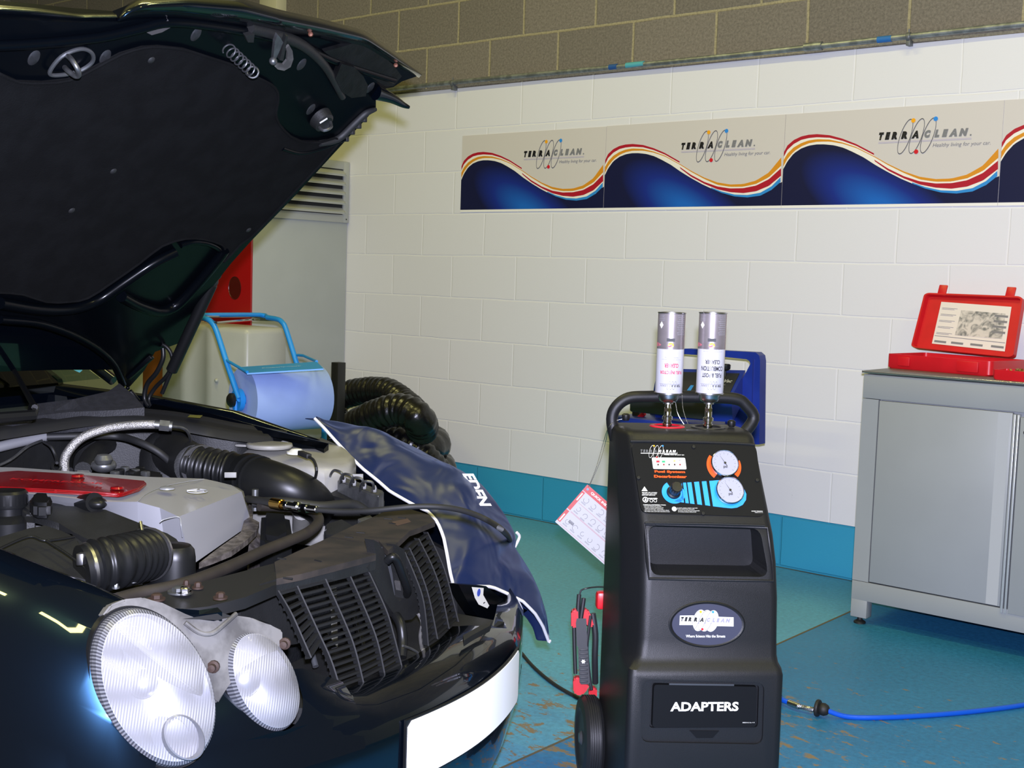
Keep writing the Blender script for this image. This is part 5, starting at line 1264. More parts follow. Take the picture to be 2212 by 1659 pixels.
# ---- headlamps
def lampgeo(cx, cy, Ax, Ay, Bx, Y0, XL, XR):
    top = kY(cx+Ax, cy+Ay, Y0); bot = kY(cx-Ax, cy-Ay, Y0); lf = kX(cx-Bx, cy, XL); rt = kX(cx+Bx, cy, XR)
    c = (top+bot)/2; A = (top-bot)/2; B = (rt-lf)/2; n = np.cross(B, A); n /= np.linalg.norm(n)
    if n@(CAM-c) < 0: n = -n
    k = 0.975 if XL < -.25 else 0.98
    return CAM+(c-CAM)*k, A*k, B*k, n
LG = [lampgeo(342, 1485, -41.5, -174, 125, -.62, -.300, -.215), lampgeo(573, 1471, -28.5, -111, 73, -.43, -.195, -.150)]
for c, A, B, n in LG:
    for ob in (fenR, bumper):
        mbc = MB(); ring = lambda s_, h: [c+A*s_*math.cos(t)+B*s_*math.sin(t)+n*h for t in np.linspace(0, 2*PI, 41)[:-1]]
        mbc.rings([ring(0.985, -0.12), ring(0.985, 0.12)])
        cut(ob, mbc)
def lens_mat():
    m_, nt, b = nodes('ribbed_lamp_glass'); N = nt.nodes.new; K = nt.links.new
    nt.nodes.remove(b); out = nt.nodes['Material Output']
    tc = N('ShaderNodeTexCoord'); mp = N('ShaderNodeMapping'); K(tc.outputs['Object'], mp.inputs[0])
    mp.inputs['Rotation'].default_value = (0.15, 0.0, -0.95)
    w1 = N('ShaderNodeTexWave'); w1.bands_direction = 'X'; w1.inputs['Scale'].default_value = 75; w1.inputs['Distortion'].default_value = 0.2; K(mp.outputs[0], w1.inputs[0])
    w2 = N('ShaderNodeTexWave'); w2.bands_direction = 'Z'; w2.inputs['Scale'].default_value = 5; w2.inputs['Distortion'].default_value = 1.5; K(mp.outputs[0], w2.inputs[0])
    mx = N('ShaderNodeMath'); mx.operation = 'MULTIPLY'; K(w1.outputs['Fac'], mx.inputs[0]); K(w2.outputs['Fac'], mx.inputs[1])
    bp = N('ShaderNodeBump'); bp.inputs['Strength'].default_value = 0.22; bp.inputs['Distance'].default_value = 0.001; K(w1.outputs['Fac'], bp.inputs['Height'])
    tr = N('ShaderNodeBsdfTransparent'); tr.inputs[0].default_value = (0.93, 0.95, 1, 1)
    gl = N('ShaderNodeBsdfGlossy'); gl.inputs['Roughness'].default_value = 0.08; K(bp.outputs[0], gl.inputs['Normal'])
    df = N('ShaderNodeBsdfDiffuse'); df.inputs[0].default_value = (0.8, 0.8, 0.84, 1); K(bp.outputs[0], df.inputs['Normal'])
    m1 = N('ShaderNodeMixShader'); mr = N('ShaderNodeMapRange'); mr.inputs[3].default_value = 0.16; mr.inputs[4].default_value = 0.34; K(mx.outputs[0], mr.inputs[0]); K(mr.outputs[0], m1.inputs[0])
    K(tr.outputs[0], m1.inputs[1]); K(df.outputs[0], m1.inputs[2])
    m2 = N('ShaderNodeMixShader'); fr = N('ShaderNodeFresnel'); fr.inputs[0].default_value = 1.5; K(bp.outputs[0], fr.inputs['Normal']); K(fr.outputs[0], m2.inputs[0]); K(m1.outputs[0], m2.inputs[1]); K(gl.outputs[0], m2.inputs[2])
    K(m2.outputs[0], out.inputs[0]); return m_
m_lens = lens_mat()
m_refl = M('lamp_reflector', '#9a9aa0', 0.36, 1.0, bump=0.5, bscale=22)
m_lrim = M('lamp_rim_rubber', '#101113', 0.45)
m_flute = M('fluted_clear_rim', '#66676b', 0.3, 0.1); m_flute2 = M('fluted_rim_shade', '#34353a', 0.35)
for li, (c, A, B, n) in enumerate(LG):
    big = li == 0
    hl = None
    ring = lambda s_, h, k=64: [c+A*s_*math.cos(t)+B*s_*math.sin(t)+n*h for t in np.linspace(0, 2*PI, k+1)[:-1]]
    mb = MB(); mb.rings([ring(1.0, -0.07), ring(1.025, -0.045), ring(1.035, -0.028), ring(1.022, -0.018), ring(0.992, -0.020), ring(0.985, -0.07)], cap=False)
    hl = mb.build('headlamp', m_lrim, carT, label=('large oval outer headlamp' if big else 'small oval inner headlamp'))
    # edge ring without relief, flute shading painted as light and dark stripes
    mb = MB(); K_ = 260 if big else 180
    def fl_ring(s_, h, amp): return [c+A*s_*math.cos(t)+B*s_*math.sin(t)+n*(h+amp*(i % 2)) for i, t in enumerate(np.linspace(0, 2*PI, K_+1)[:-1])]
    mb.rings([fl_ring(1.0, -0.032, 0.0), fl_ring(0.992, -0.012, 0.0), fl_ring(0.97, -0.003, 0.0), fl_ring(0.90, 0.004, 0.0), fl_ring(0.89, 0.001, 0)], cap=False)
    for f_ in mb.bm.faces: pass
    mb.bm.faces.ensure_lookup_table()
    for k_, f_ in enumerate(mb.bm.faces): f_.material_index = (k_ % K_) % 2
    mb.build('fluted_rim', [m_flute, m_flute2], hl, ang=10)
    mb = MB(); mb.rings([ring(0.945, -0.01), ring(0.90, -0.03), ring(0.75, -0.055), ring(0.5, -0.075), ring(0.25, -0.085), ring(0.001, -0.088)], cap=False); mb.build('reflector', m_refl, hl)
    mb = MB(); mb.rings([ring(s_, 0.001+0.026*(1-s_*s_)) for s_ in (0.92, 0.8, 0.65, 0.5, 0.35, 0.2, 0.001)], cap=False); mb.build('lens', m_lens, hl)
    if big:
        f = c-A*0.62+B*0.12
        mb = MB(); R2 = 0.032; a_ = A/np.linalg.norm(A); b_ = B/np.linalg.norm(B)
        rg = lambda s_, h: [f+a_*R2*s_*math.cos(t)*1.1+b_*R2*s_*math.sin(t)+n*h for t in np.linspace(0, 2*PI, 33)[:-1]]
        mb.rings([rg(1.0, -0.02), rg(1.0, 0.026), rg(0.93, 0.028), rg(0.90, 0.012)], cap=False); mb.build('side_light_ring', m_flute, hl)
        mb = MB(); mb.sphere(c+A*0.05-n*0.05, 0.022, 20); mb.build('bulb_shield', m_refl, hl)
    else:
        mb = MB(); mb.sphere(c-B*0.30+A*0.05-n*0.03, 0.028, 20, sc=(1, 1, 1)); mb.build('bulb_shield', m_refl, hl)
# inner lower grey strip of body rim around lamps
# lamp housing bracket behind the two lamps
pl = [(222, 1330), (240, 1306), (270, 1294), (310, 1290), (350, 1302), (400, 1326), (430, 1338), (462, 1346), (486, 1340), (505, 1328), (545, 1334), (585, 1350), (612, 1362), (612, 1400), (560, 1420), (520, 1440), (495, 1480), (472, 1520), (430, 1500), (300, 1400)]
mb = MB(); hn = (LG[0][3]+LG[1][3]); hn /= np.linalg.norm(hn); ho = (LG[0][0]+LG[1][0])/2-hn*0.012
mb.prism([_cc(x, y, hn, 0.0, ho) for x, y in pl], -hn*0.07); bmesh.ops.bevel(mb.bm, geom=list(mb.bm.edges), offset=0.003, segments=2, affect='EDGES')
hb = mb.build('lamp_housing', m_grp, carT, label='pale grey housing behind the two headlamps')
hq = lambda x, y, d=0.0: _cc(x, y, hn, d, ho)
mb = MB(); mb.prism([hq(x, y, 0.002) for x, y in ((394, 1337), (440, 1330), (480, 1324), (500, 1331), (470, 1340), (430, 1338))], hn*0.001); mb.build('vent_slot', m_dark, hb, sm=False)
mb = MB(); mb.tube([hq(400, 1345, 0.004), hq(430, 1366, 0.008), hq(458, 1368, 0.008), hq(485, 1348, 0.006), hq(510, 1326, 0.0)], 0.004, 8, sm=4); mb.build('seam_lip', m_grp, hb)
for x, y in ((460, 1440), (614, 1390)):
    mb = MB(); mb.lathe([(0.010, -0.002), (0.010, 0.004), (0.006, 0.006), (0.006, 0.016), (0.0001, 0.017)], hq(x, y, 0.0)+hn*0.002, -_f, 12); mb.build('adjuster_screw', m_rust, hb, label='rusty adjuster screw')

# ---- number plate, bent round the bumper
def plate_pt(Y, z, d):
    a = abs(Y); X = -0.46*a**1.9; t = np.array([-0.874*a**0.9*(1 if Y > 0 else -1), 1.0]); t /= np.linalg.norm(t); nn = (t[1], -t[0])
    return car(X+nn[0]*d, Y+nn[1]*d, z)
mb = MB(); Ys = np.linspace(-0.225, 0.262, 25)
def cs_(Y):
    e = max(0, (abs(Y-0.0185)-0.2335)/0.01); k = 0.010*e
    return [plate_pt(Y, .4555-k, .006), plate_pt(Y, .4555-k, .0095), plate_pt(Y, .3440+k, .0095), plate_pt(Y, .3440+k, .006)]
Ys = sorted(list(Ys)+[-0.220, 0.257, -0.215, 0.252])
mb.rings([cs_(y) for y in Ys]); mb.build('number_plate', M('white_plate', '#fafafa', 0.35), carT, label='blank white number plate')
mb = MB(); mb.rings([[plate_pt(y, .459, .003), plate_pt(y, .459, .008), plate_pt(y, .340, .008), plate_pt(y, .340, .003)] for y in np.linspace(-0.229, 0.266, 25)]); mb.build('plate_backing', m_bk2, carT)
# lower valance/undertray so that the nose is closed
mb = MB(); mb.prism([car(-0.25, -0.5, .16), car(-.12, 0, .16), car(-0.25, 0.5, .16), car(-0.5, .6, .16), car(-1.3, .6, .16), car(-1.3, -.60, .16), car(-.5, -.6, .16)], (0, 0, 0.02)); mb.build('undertray', m_dark, carT, sm=False)
# inner bay: dark inner wings, firewall, radiator; floor sheet added to darken gaps
mb = MB()
for s_ in (-1, 1): mb.prism([car(-0.25, s_*.62, .2), car(-1.42, s_*.62, .2), car(-1.42, s_*.62, .84), car(-0.95, s_*.62, .78 if s_ < 0 else .74), car(-0.30, s_*.62, .66 if s_ < 0 else .52)], CY*s_*0.02)
mb.prism([car(-1.40, -.64, .2), car(-1.40, .64, .2), car(-1.40, .64, .86), car(-1.40, -.64, .86)], -CX*0.02)
mb.prism([car(-0.2, -.62, .34), car(-0.2, .62, .34), car(-1.40, .62, .34), car(-1.40, -.62, .34)], (0, 0, -0.02))
mb.build('inner_bay', m_dark, carT, sm=False)
mb = MB(); mb.prism([car(-0.40, -.34, .34), car(-0.40, .36, .34), car(-0.40, .36, .64), car(-0.40, -.34, .64)], -CX*0.05); mb.build('radiator', M('radiator_core', '#141618', 0.5, 0.3, bump=0.8, bscale=160), carT, sm=False)
# wheels and rear half of the body, mostly beyond the frame
for sx in (-0.85, -3.45):
    for s_ in (-1, 1):
        mb = MB(); c = car(sx, s_*0.73, .31); mb.lathe([(0.10, -0.09), (0.21, -0.095), (0.29, -0.09), (0.31, -0.06), (0.31, 0.06), (0.29, 0.09), (0.21, 0.095), (0.10, 0.09)], c, CY, 40)
        wh = mb.build('wheel', m_tyre, carT); mb = MB(); mb.lathe([(0.03, -0.08), (0.19, -0.075), (0.2, -0.06), (0.2, 0.06), (0.19, 0.075), (0.03, 0.08)], c, CY, 32); mb.build('wheel_rim', m_alu2, wh)
mb = MB()
sec_ = lambda X, zt_, w, zb=0.22: [car(X, -w, zb), car(X, -w, zt_*0.7), car(X, -w*0.93, zt_), car(X, w*0.93, zt_), car(X, w, zt_*0.7), car(X, w, zb)]
mb.rings([sec_(-1.76, .86, .845), sec_(-2.6, .86, .86), sec_(-3.8, .88, .84), sec_(-4.4, .80, .74), sec_(-4.52, .5, .68)]); mb.build('rear_body', m_paint, carT, ang=50)
mb = MB(); cab = lambda X, z, w: [car(X, -w, .86), car(X, -w*0.86, z), car(X, w*0.86, z), car(X, w, .86)]
mb.rings([cab(-2.15, 1.27, .70), cab(-2.6, 1.36, .72), cab(-3.1, 1.33, .70), cab(-3.95, .90, .66)]); mb.build('cabin_roof', m_paint, carT, ang=40)

# ---- windscreen and cowl
wn = CX*0.5+CZ*0.866; wo = car(-1.46, 0, .925)
wp = lambda x, y, d=0.0: _cc(x, y, wn, d, wo)
def glass_mat():
    m_, nt, b = nodes('tinted_windscreen'); N = nt.nodes.new; K = nt.links.new; nt.nodes.remove(b); out = nt.nodes['Material Output']
    tr = N('ShaderNodeBsdfTransparent'); tr.inputs[0].default_value = (0.35, 0.5, 0.46, 1); gl = N('ShaderNodeBsdfGlossy'); gl.inputs['Roughness'].default_value = 0.02
    fr = N('ShaderNodeFresnel'); fr.inputs[0].default_value = 1.55; mx = N('ShaderNodeMixShader'); K(fr.outputs[0], mx.inputs[0]); K(tr.outputs[0], mx.inputs[1]); K(gl.outputs[0], mx.inputs[2]); K(mx.outputs[0], out.inputs[0]); return m_
mb = MB(); W0 = lambda X, Y: car(X, Y, .925+(-1.46-X)*0.5774-0.05*(Y/.62)**2)
mb.grid([[W0(-1.46-0.66*u-0.08*(v*1.0)**2, v*0.64*(1-0.12*u)) for v in np.linspace(-1, 1, 13)] for u in np.linspace(0, 1, 7)])
ws = mb.build('windscreen', glass_mat(), carT)
mb = MB()
for v in (-1, 1):
    mb = MB(); mb.tube([W0(-1.46-0.66*u-0.08, v*0.655*(1-0.12*u))+CZ*0.003 for u in np.linspace(-0.02, 1, 8)], 0.016, 10); mb.build('windscreen_pillar', m_paint, carT)
mb = MB(); mb.grid([[car(-1.60-0.25*u, v*.62, .80+0.03*math.sin(u*3)) for v in np.linspace(-1, 1, 9)] for u in np.linspace(0, 1, 4)]); mb.span
mb.prism([car(-1.62, -.62, .5), car(-1.62, .62, .5), car(-1.62, .62, .80), car(-1.62, -.62, .80)], -CX*0.02); mb.build('dashboard', M('dash_vinyl', '#2a2e33', 0.7), carT)
for yy in (-.34, .34):
    mb = MB(); mb.rings([[car(-2.25-dx, yy-w_, z), car(-2.25-dx, yy+w_, z), car(-2.37-dx, yy+w_, z), car(-2.37-dx, yy-w_, z)] for dx, w_, z in ((0, .22, .45), (0.05, .24, .8), (0.10, .20, 1.02), (0.11, .12, 1.05), (0.12, .11, 1.18), (0.125, .08, 1.2))]); mb.build('seat', M('seat_fabric', '#3c4a44', 0.85), carT, ang=60)
mb = MB(); mb.prism([car(-1.62, .69, .5), car(-2.9, .69, .5), car(-2.9, .66, 1.22), car(-2.3, .64, 1.22), car(-1.75, .68, .9)], -CY*0.02); mb.prism([car(-2.9, -.69, .5), car(-2.9, .69, .5), car(-2.9, .60, 1.28), car(-2.9, -.60, 1.28)], -CX*0.03); mb.build('cabin_blackout', M('blackout_dark', '#101514', 0.8), carT, sm=False)  # unseen dark panels added so the cabin stays dark behind the windscreen
mb = MB(); mb.tube([car(-1.88+0.06*math.sin(t), -.34+.185*math.cos(t), .90+.17*math.sin(t)) for t in np.linspace(0, 2*PI, 33)[:-1]], 0.013, 8, closed=True); mb.build('steering_wheel', m_bk2, carT)
mb = MB(); mb.face([wp(130, 776, 0.003), wp(140, 771, 0.003), wp(160, 782, 0.003), wp(178, 800, 0.003), wp(172, 805, 0.003), wp(150, 795, 0.003)]); mb.build('windscreen_sticker', M('sticker_teal', '#3a86a8', 0.5), ws, sm=False)
cowl = [(-60, 905, .90), (0, 895, .90), (60, 885, .905), (80, 872, .91), (160, 862, .915), (235, 845, .92), (258, 828, .93), (285, 850, .915), (312, 880, .89), (250, 886, .885), (150, 890, .885), (60, 900, .882), (0, 912, .88), (-60, 925, .88)]
m_cowl = M('cowl_grey_plastic', '#1e1f23', 0.6, var=0.15, vscale=60, bump=0.4, bscale=250)
slab(cowl, 0.05, m_cowl, 'cowl_panel')
mb = MB(); mb.tube([kZ(-40, 905, .915), kZ(70, 897, .915), kZ(72, 880, .925)], 0.012, 8); mb.tube([kZ(75, 880, .93), wp(30, 800, 0.015), wp(-60, 745, 0.015)], 0.007, 8); mb.build('wiper_arm', m_bk2, carT)
# weather seal band round the back of the bay
seal_hi = [(-40, 921, .872), (0, 912, .872), (95, 896, .872), (160, 886, .872), (221, 881, .872), (300, 885, .868), (380, 893, .86), (450, 905, .85), (506, 917, .838), (570, 928, .82), (620, 937, .806)]
seal_lo = [(-40, 951, .862), (0, 941, .862), (95, 926, .862), (160, 916, .862), (221, 909, .862), (300, 912, .858), (380, 921, .848), (450, 934, .836), (506, 944, .82), (570, 950, .806), (620, 952, .798)]
a_, b_ = resample(P3(seal_hi), 60), resample(P3(seal_lo), 60)
mb = MB(); prof = [(0, -0.01), (0.0, 0.004), (0.15, 0.010), (0.3, 0.006), (0.38, 0.001), (0.5, 0.009), (0.62, 0.002), (0.78, 0.010), (0.95, 0.006), (1.0, -0.01)]
mb.rings([[p+(q-p)*t+CZ*h for t, h in prof] for p, q in zip(a_, b_)]); mb.build('bonnet_seal', m_rub, carT, ang=70)
mb = MB(); mb.rings([[p-CZ*0.004, p+(q-p)*0.3-CZ*0.004, p+(q-p)*0.3-CZ*0.30, p-CZ*0.30] for p, q in zip(a_, b_)]); mb.build('bulkhead', m_bk, carT)
# strip between seal and far fender, with drain slots
slab([(330, 872, .862), (450, 892, .852), (585, 928, .83), (710, 958, .80), (700, 970, .79), (625, 950, .79), (560, 930, .80), (450, 908, .83), (380, 896, .85), (320, 885, .86)], 0.03, m_under, 'fender_flange')
mb = MB(); mb.face(P3([(410, 896, .866), (438, 897, .866), (432, 903, .866), (405, 901, .866)])); mb.build('yellow_sticker', M('yellow_label', '#8a8a3c', 0.5), carT, sm=False)
for x, y in ((553, 912), (578, 918), (714, 952)):
    mb = MB(); mb.lathe([(0.006, 0), (0.006, 0.004), (0.004, 0.006)], kY(x, y, .70), CZ, 8); mb.build('fender_bolt', m_paint, carT)

# ---- engine bay furniture
# brake-side booster shape at the back with bracket
slab([(190, 955, .76), (330, 940, .76), (415, 955, .76), (420, 1010, .72), (340, 1020, .70), (180, 1030, .70), (160, 1000, .74)], 0.12, m_bk, 'bulkhead_cover', bev=0.01)
T([(140, 1022, .77), (142, 985, .81), (175, 947, .85), (230, 926, .872), (290, 918, .882), (335, 917, .884)], 0.0105, M('braided_steel_hose', '#a9a7a2', 0.35, 0.8, bump=1.0, bscale=500), 'braided_hose')
mb = MB(); a, b = kZ(333, 917, .884), kZ(372, 921, .880); mb.cyl(a, a+(b-a)*0.3, 0.010, 14); mb.cyl(a+(b-a)*0.3, a+(b-a)*0.85, 0.014, 6); mb.cyl(a+(b-a)*0.85, b, 0.012, 14); mb.build('hose_fitting', m_alu2, carT)
T([(372, 921, .880), (395, 925, .872), (408, 938, .85), (414, 968, .79)], 0.0035, m_alu2, 'thin_pipe')
T([(152, 1015, .77), (160, 975, .79), (200, 948, .81), (240, 938, .81)], 0.006, m_bk2, 'vacuum_line')
T([(-40, 975, .83), (0, 965, .83), (50, 953, .83), (98, 943, .83)], 0.012, m_sil, 'grey_pipe')
T([(95, 944, .83), (180, 942, .83), (255, 943, .825), (300, 955, .82), (340, 975, .80), (370, 1000, .77)], 0.009, m_rub, 'black_hose')
T([(90, 952, .825), (60, 965, .82), (20, 995, .80), (-40, 1020, .79)], 0.0035, m_alu2, 'thin_cable')
T([(95, 955, .825), (110, 965, .82), (120, 985, .80), (123, 1000, .79)], 0.0035, m_rub, 'thin_cable')
mb = MB(); mb.tube([kZ(122+9*math.cos(t), 1008+10*math.sin(t), .785) for t in np.linspace(0, 2*PI, 17)[:-1]], 0.0035, 8, closed=True); mb.build('cable_eye', m_rub, carT)
# cable duct, hose stub, sensors behind the cover
T([(180, 1015, .77), (200, 980, .79), (235, 960, .79)], 0.020, m_bk, 'loom_duct')
mb = MB(); mb.sphere(kZ(224, 1005, .80), 0.028, 18, sc=(1, 1, .6)); mb.lathe([(0.016, 0), (0.02, 0.01), (0.014, 0.02), (0.001, 0.022)], kZ(224, 1002, .81), CZ, 16); mb.build('pressure_valve', m_alu2, carT)
slab([(165, 1014, .80), (195, 1014, .80), (197, 1026, .79), (160, 1027, .79)], 0.03, m_grp, 'grey_connector', bev=0.003)
slab([(275, 1012, .795), (308, 1007, .795), (312, 1016, .79), (350, 1020, .785), (352, 1034, .78), (300, 1036, .78), (278, 1026, .79)], 0.04, m_bk2, 'ignition_connector', bev=0.004)
for k in range(7):
    mb = MB(); q = kZ(248+k*11, 1027-(k % 3)*5, .785); mb.box(q, (0.018, 0.014, 0.02), (CX, CY, CZ), bev=0.003); mb.build('injector_plug', m_bk2 if k % 2 else m_alu2, carT)
# upper intake: elbow dome, bellows, coupling, big hose to the front
c = kZ(362, 1000, .745); mb = MB(); mb.lathe([(0.068, -0.05), (0.07, 0.0), (0.069, 0.025), (0.060, 0.055), (0.042, 0.074), (0.018, 0.083), (0.001, 0.084)], c, CZ, 32); mb.tube([c+CZ*0.03, kZ(420, 1005, .77)], [0.055, 0.05], 24); mb.build('intake_elbow', m_bk, carT)
pts = resample(sm2(P3([(415, 1003, .77), (455, 1012, .765), (500, 1020, .76)]), 8), 50)
mb = MB(); mb.tube(pts, [0.046+0.005*math.sin(i*2*PI/9) for i in range(50)], 26); mb.build('intake_bellows', m_bk2, carT)
a, b = kZ(426, 1003, .77), kZ(434, 1006, .77); mb = MB(); mb.tube([a, b], 0.0505, 26); mb.build('hose_clamp', m_can, carT, label='bright steel hose clamp')
a, b = kZ(492, 1018, .76), kZ(538, 1030, .755); mb = MB(); mb.tube([a, b], 0.047, 26); cpl = mb.build('coupling_sleeve', m_bk2, carT)
mb = MB(); q = kZ(498, 1026, .795); mb.box(q, (0.026, 0.006, 0.012), (_r, _f, _u), bev=0.001); mb.build('paper_label', M('dull_label', '#7c7c7a', 0.6), cpl)
T([(530, 1030, .752), (560, 1036, .75), (620, 1055, .735), (665, 1075, .71), (690, 1100, .66), (695, 1130, .60)], [0.052, 0.054, 0.052, 0.048, 0.044, 0.04], m_bk2, 'intake_hose', seg=26)
mb = MB(); pts = P3([(534, 1030, .752), (546, 1033, .752)]); mb.tube(pts, 0.058, 26); pts = P3([(556, 1036, .75), (560, 1037, .75)]); mb.tube(pts, 0.0575, 26); mb.build('hose_collar', m_bk2, carT)
# washer tank
wt_ = thing_pts = [(520, 985), (535, 965), (560, 960), (600, 968), (625, 960), (650, 950), (690, 948), (740, 968), (765, 985)]
top = [(524, 975, .775), (540, 962, .78), (600, 955, .785), (640, 948, .79), (700, 945, .79), (745, 965, .785), (766, 985, .775), (750, 1005, .765), (700, 1012, .765), (650, 1008, .765), (560, 996, .765), (530, 990, .768)]
tp = P3(top); cc = sum(tp)/len(tp)
mb = MB(); mb.rings([[cc+(p-cc)*s_+CZ*h for p in tp] for s_, h in ((0.9, -0.20), (0.98, -0.18), (1.03, -0.06), (1.03, -0.025), (1.0, -0.006), (0.93, 0.001), (0.5, 0.005), (0.01, 0.006))], cap=True)
wtk = mb.build('washer_tank', m_tankp, carT, ang=60)
q = kZ(582, 966, .79); mb = MB(); mb.lathe([(0.058, 0), (0.060, 0.004), (0.058, 0.010), (0.050, 0.012), (0.048, 0.010), (0.001, 0.012)], q, CZ, 40); 
mb.tube([q+V3(0, 0, 0.004)+(-_r)*(0.060+0.012*(1-math.cos(t)))+(-_u*0)+CX*0.012*math.sin(t) for t in np.linspace(0, 2*PI, 17)[:-1]], 0.0025, 8, closed=True); mb.build('filler_cap', m_tankp, wtk)
q = kZ(640, 980, .79); mb = MB(); mb.lathe([(0.024, 0), (0.024, 0.005), (0.018, 0.007), (0.012, 0.012), (0.001, 0.013)], q, CZ, 24); mb.build('sensor_base', m_wp, wtk)
mb = MB(); mb.bar(kZ(648, 978, .805), kZ(668, 986, .803), 0.014, 0.012, bev=0.002); mb.tube(P3([(666, 986, .802), (678, 995, .80), (684, 1015, .785), (680, 1036, .75)]), 0.0035, 8, sm=5); mb.build('sensor_plug', m_rub, wtk)
# ABS block with four bent pipes
slab([(700, 1045, .715), (725, 1035, .725), (800, 1050, .715), (832, 1075, .70), (815, 1095, .69), (760, 1085, .69), (700, 1068, .70)], 0.10, m_bk, 'valve_block', bev=0.006)
ab = slab([(728, 1036, .735), (745, 1030, .74), (830, 1060, .725), (818, 1072, .72)], 0.05, m_alu2, 'valve_manifold', bev=0.003)
for k in range(4):
    x = 742+k*22; y = 1040+k*7
    mb = MB(); mb.tube(P3([(x, y, .735), (x-1, y-12, .755), (x-6, y-20, .765), (x-20, y-24+k, .765), (x-28, y-14, .75), (x-30, y, .72)]), 0.0032, 8, sm=5); mb.build('brake_pipe', m_alu2, ab)
    mb = MB(); mb.lathe([(0.007, 0), (0.007, 0.01), (0.004, 0.016)], kZ(x, y+2, .735), CZ, 6); mb.build('pipe_nut', m_can, ab)
mb = MB(); mb.box(kZ(773, 1030, .755), (0.026, 0.004, 0.014), (_r, _f, _u), bev=0.001); mb.build('white_label', M('dull_label', '#7c7c7a', 0.6), ab, sm=False)
slab([(700, 1070, .69), (760, 1088, .68), (830, 1100, .67), (860, 1110, .66), (830, 1130, .64), (740, 1125, .64), (690, 1100, .66)], 0.08, m_bk, 'fan_shroud', bev=0.006)
# engine cover
E1 = [(-60, 1046, .800), (0, 1060, .800), (120, 1072, .797), (228, 1084, .788), (297, 1084, .778), (345, 1097, .768), (386, 1116, .757), (455, 1089, .757), (522, 1062, .757), (500, 1048, .768), (468, 1040, .776), (440, 1034, .780), (348, 1033, .786), (317, 1030, .792), (38, 1010, .80), (-60, 1008, .80)]
mb = MB(); tp = P3(E1)
low = {0: (-60, 1110, .70), 1: (0, 1120, .70), 2: (120, 1140, .69), 3: (230, 1160, .68), 4: (300, 1190, .67), 5: (360, 1200, .66), 6: (414, 1221, .655), 7: (480, 1175, .66), 8: (544, 1131, .665)}
top = [mb.bm.verts.new(Vector(p)) for p in tp]
f = mb.bm.faces.new(top); 
res_ = bmesh.ops.inset_individual(mb.bm, faces=[f], thickness=0.006, depth=0.0)
lo = [mb.bm.verts.new(Vector(kZ(*low[k]))) for k in range(9)]
for k in range(8): mb.bm.faces.new((top[k], lo[k], lo[k+1], top[k+1]))
bk = mb.bm.verts.new(Vector(kZ(530, 1060, .70))); mb.bm.faces.new((top[8], lo[8], bk, top[9])); mb.bm.faces.new((top[9], bk, top[10]))
bmesh.ops.bevel(mb.bm, geom=[e for e in mb.bm.edges if len(e.link_faces) == 2 and (e.verts[0] in top and e.verts[1] in top)], offset=0.008, segments=3, affect='EDGES', clamp_overlap=True)
ec = mb.build('engine_cover', m_sil, carT, ang=32)
# seam across the cover
T([(297, 1084, .780), (315, 1067, .787), (350, 1052, .787), (400, 1041, .784), (440, 1035, .782)], 0.0009, M('pale_seam', '#85878a', 0.4, 0.2), 'cover_seam', ec)
T([(345, 1128, .752), (355, 1122, .757), (386, 1117, .759), (391, 1135, .745), (394, 1160, .72)], 0.0012, M('pale_seam', '#b9bbc0', 0.4, 0.2), 'cover_seam', ec)
q = kZ(361, 1056, .787); mb = MB(); mb.lathe([(0.016, 0), (0.015, 0.003), (0.009, 0.005), (0.001, 0.0055)], q, CZ, 24); mb.build('cover_stud', M('pale_seam', '#b9bbc0', 0.4, 0.2), ec)
sc_ = kZ(426, 1065, .777); e1 = kZ(449, 1067, .772)-sc_; e2 = kZ(426, 1056, .772)-sc_
mb = MB(); R_ = 0.021
mb.tube([sc_+CX*R_*math.cos(t)+CY*R_*math.sin(t)+CZ*0.004 for t in np.linspace(0, 2*PI, 37)[:-1]], 0.0013, 8, closed=True)
for k in range(3):
    t = math.radians(180+120*k)+0.9; d = CX*math.cos(t)+CY*math.sin(t); s_ = np.cross(CZ, d)
    mb.prism([sc_+CZ*0.004+s_*0.004, sc_+CZ*0.0055+d*R_, sc_+CZ*0.004-s_*0.004], CZ*0.002)
mb.build('star_emblem', M('emblem_silver', '#c2c4c9', 0.3, 0.5), ec)
rc_ = [(-60, 1050, .806), (0, 1050, .806), (120, 1057, .804), (255, 1066, .797), (268, 1065, .796), (300, 1053, .797), (317, 1043, .798), (314, 1038, .799), (150, 1023, .806), (38, 1016, .807), (0, 1020, .807), (-60, 1024, .807)]
rcv = slab(rc_, 0.008, m_redk, 'red_cover_insert', ec, bev=0.003, label='glossy red insert of the engine cover')
a, b = kZ(20, 1036, .8075), kZ(222, 1047, .8035); dd = (b-a)/np.linalg.norm(b-a); text('KOMPRESSOR', (a+b)/2, dd, np.cross(CZ, dd), M('red_emboss', '#c8141c', 0.25), 'embossed_lettering', rcv, w=np.linalg.norm(b-a), h=0.018, bold=0.02)
for x, y, z in ((253, 1055, .800), (168, 1029, .806)):
    mb = MB(); mb.lathe([(0.014, 0), (0.012, 0.004), (0.001, 0.005)], kZ(x, y, z), CZ, 20); mb.build('cover_stud', m_redk, rcv)
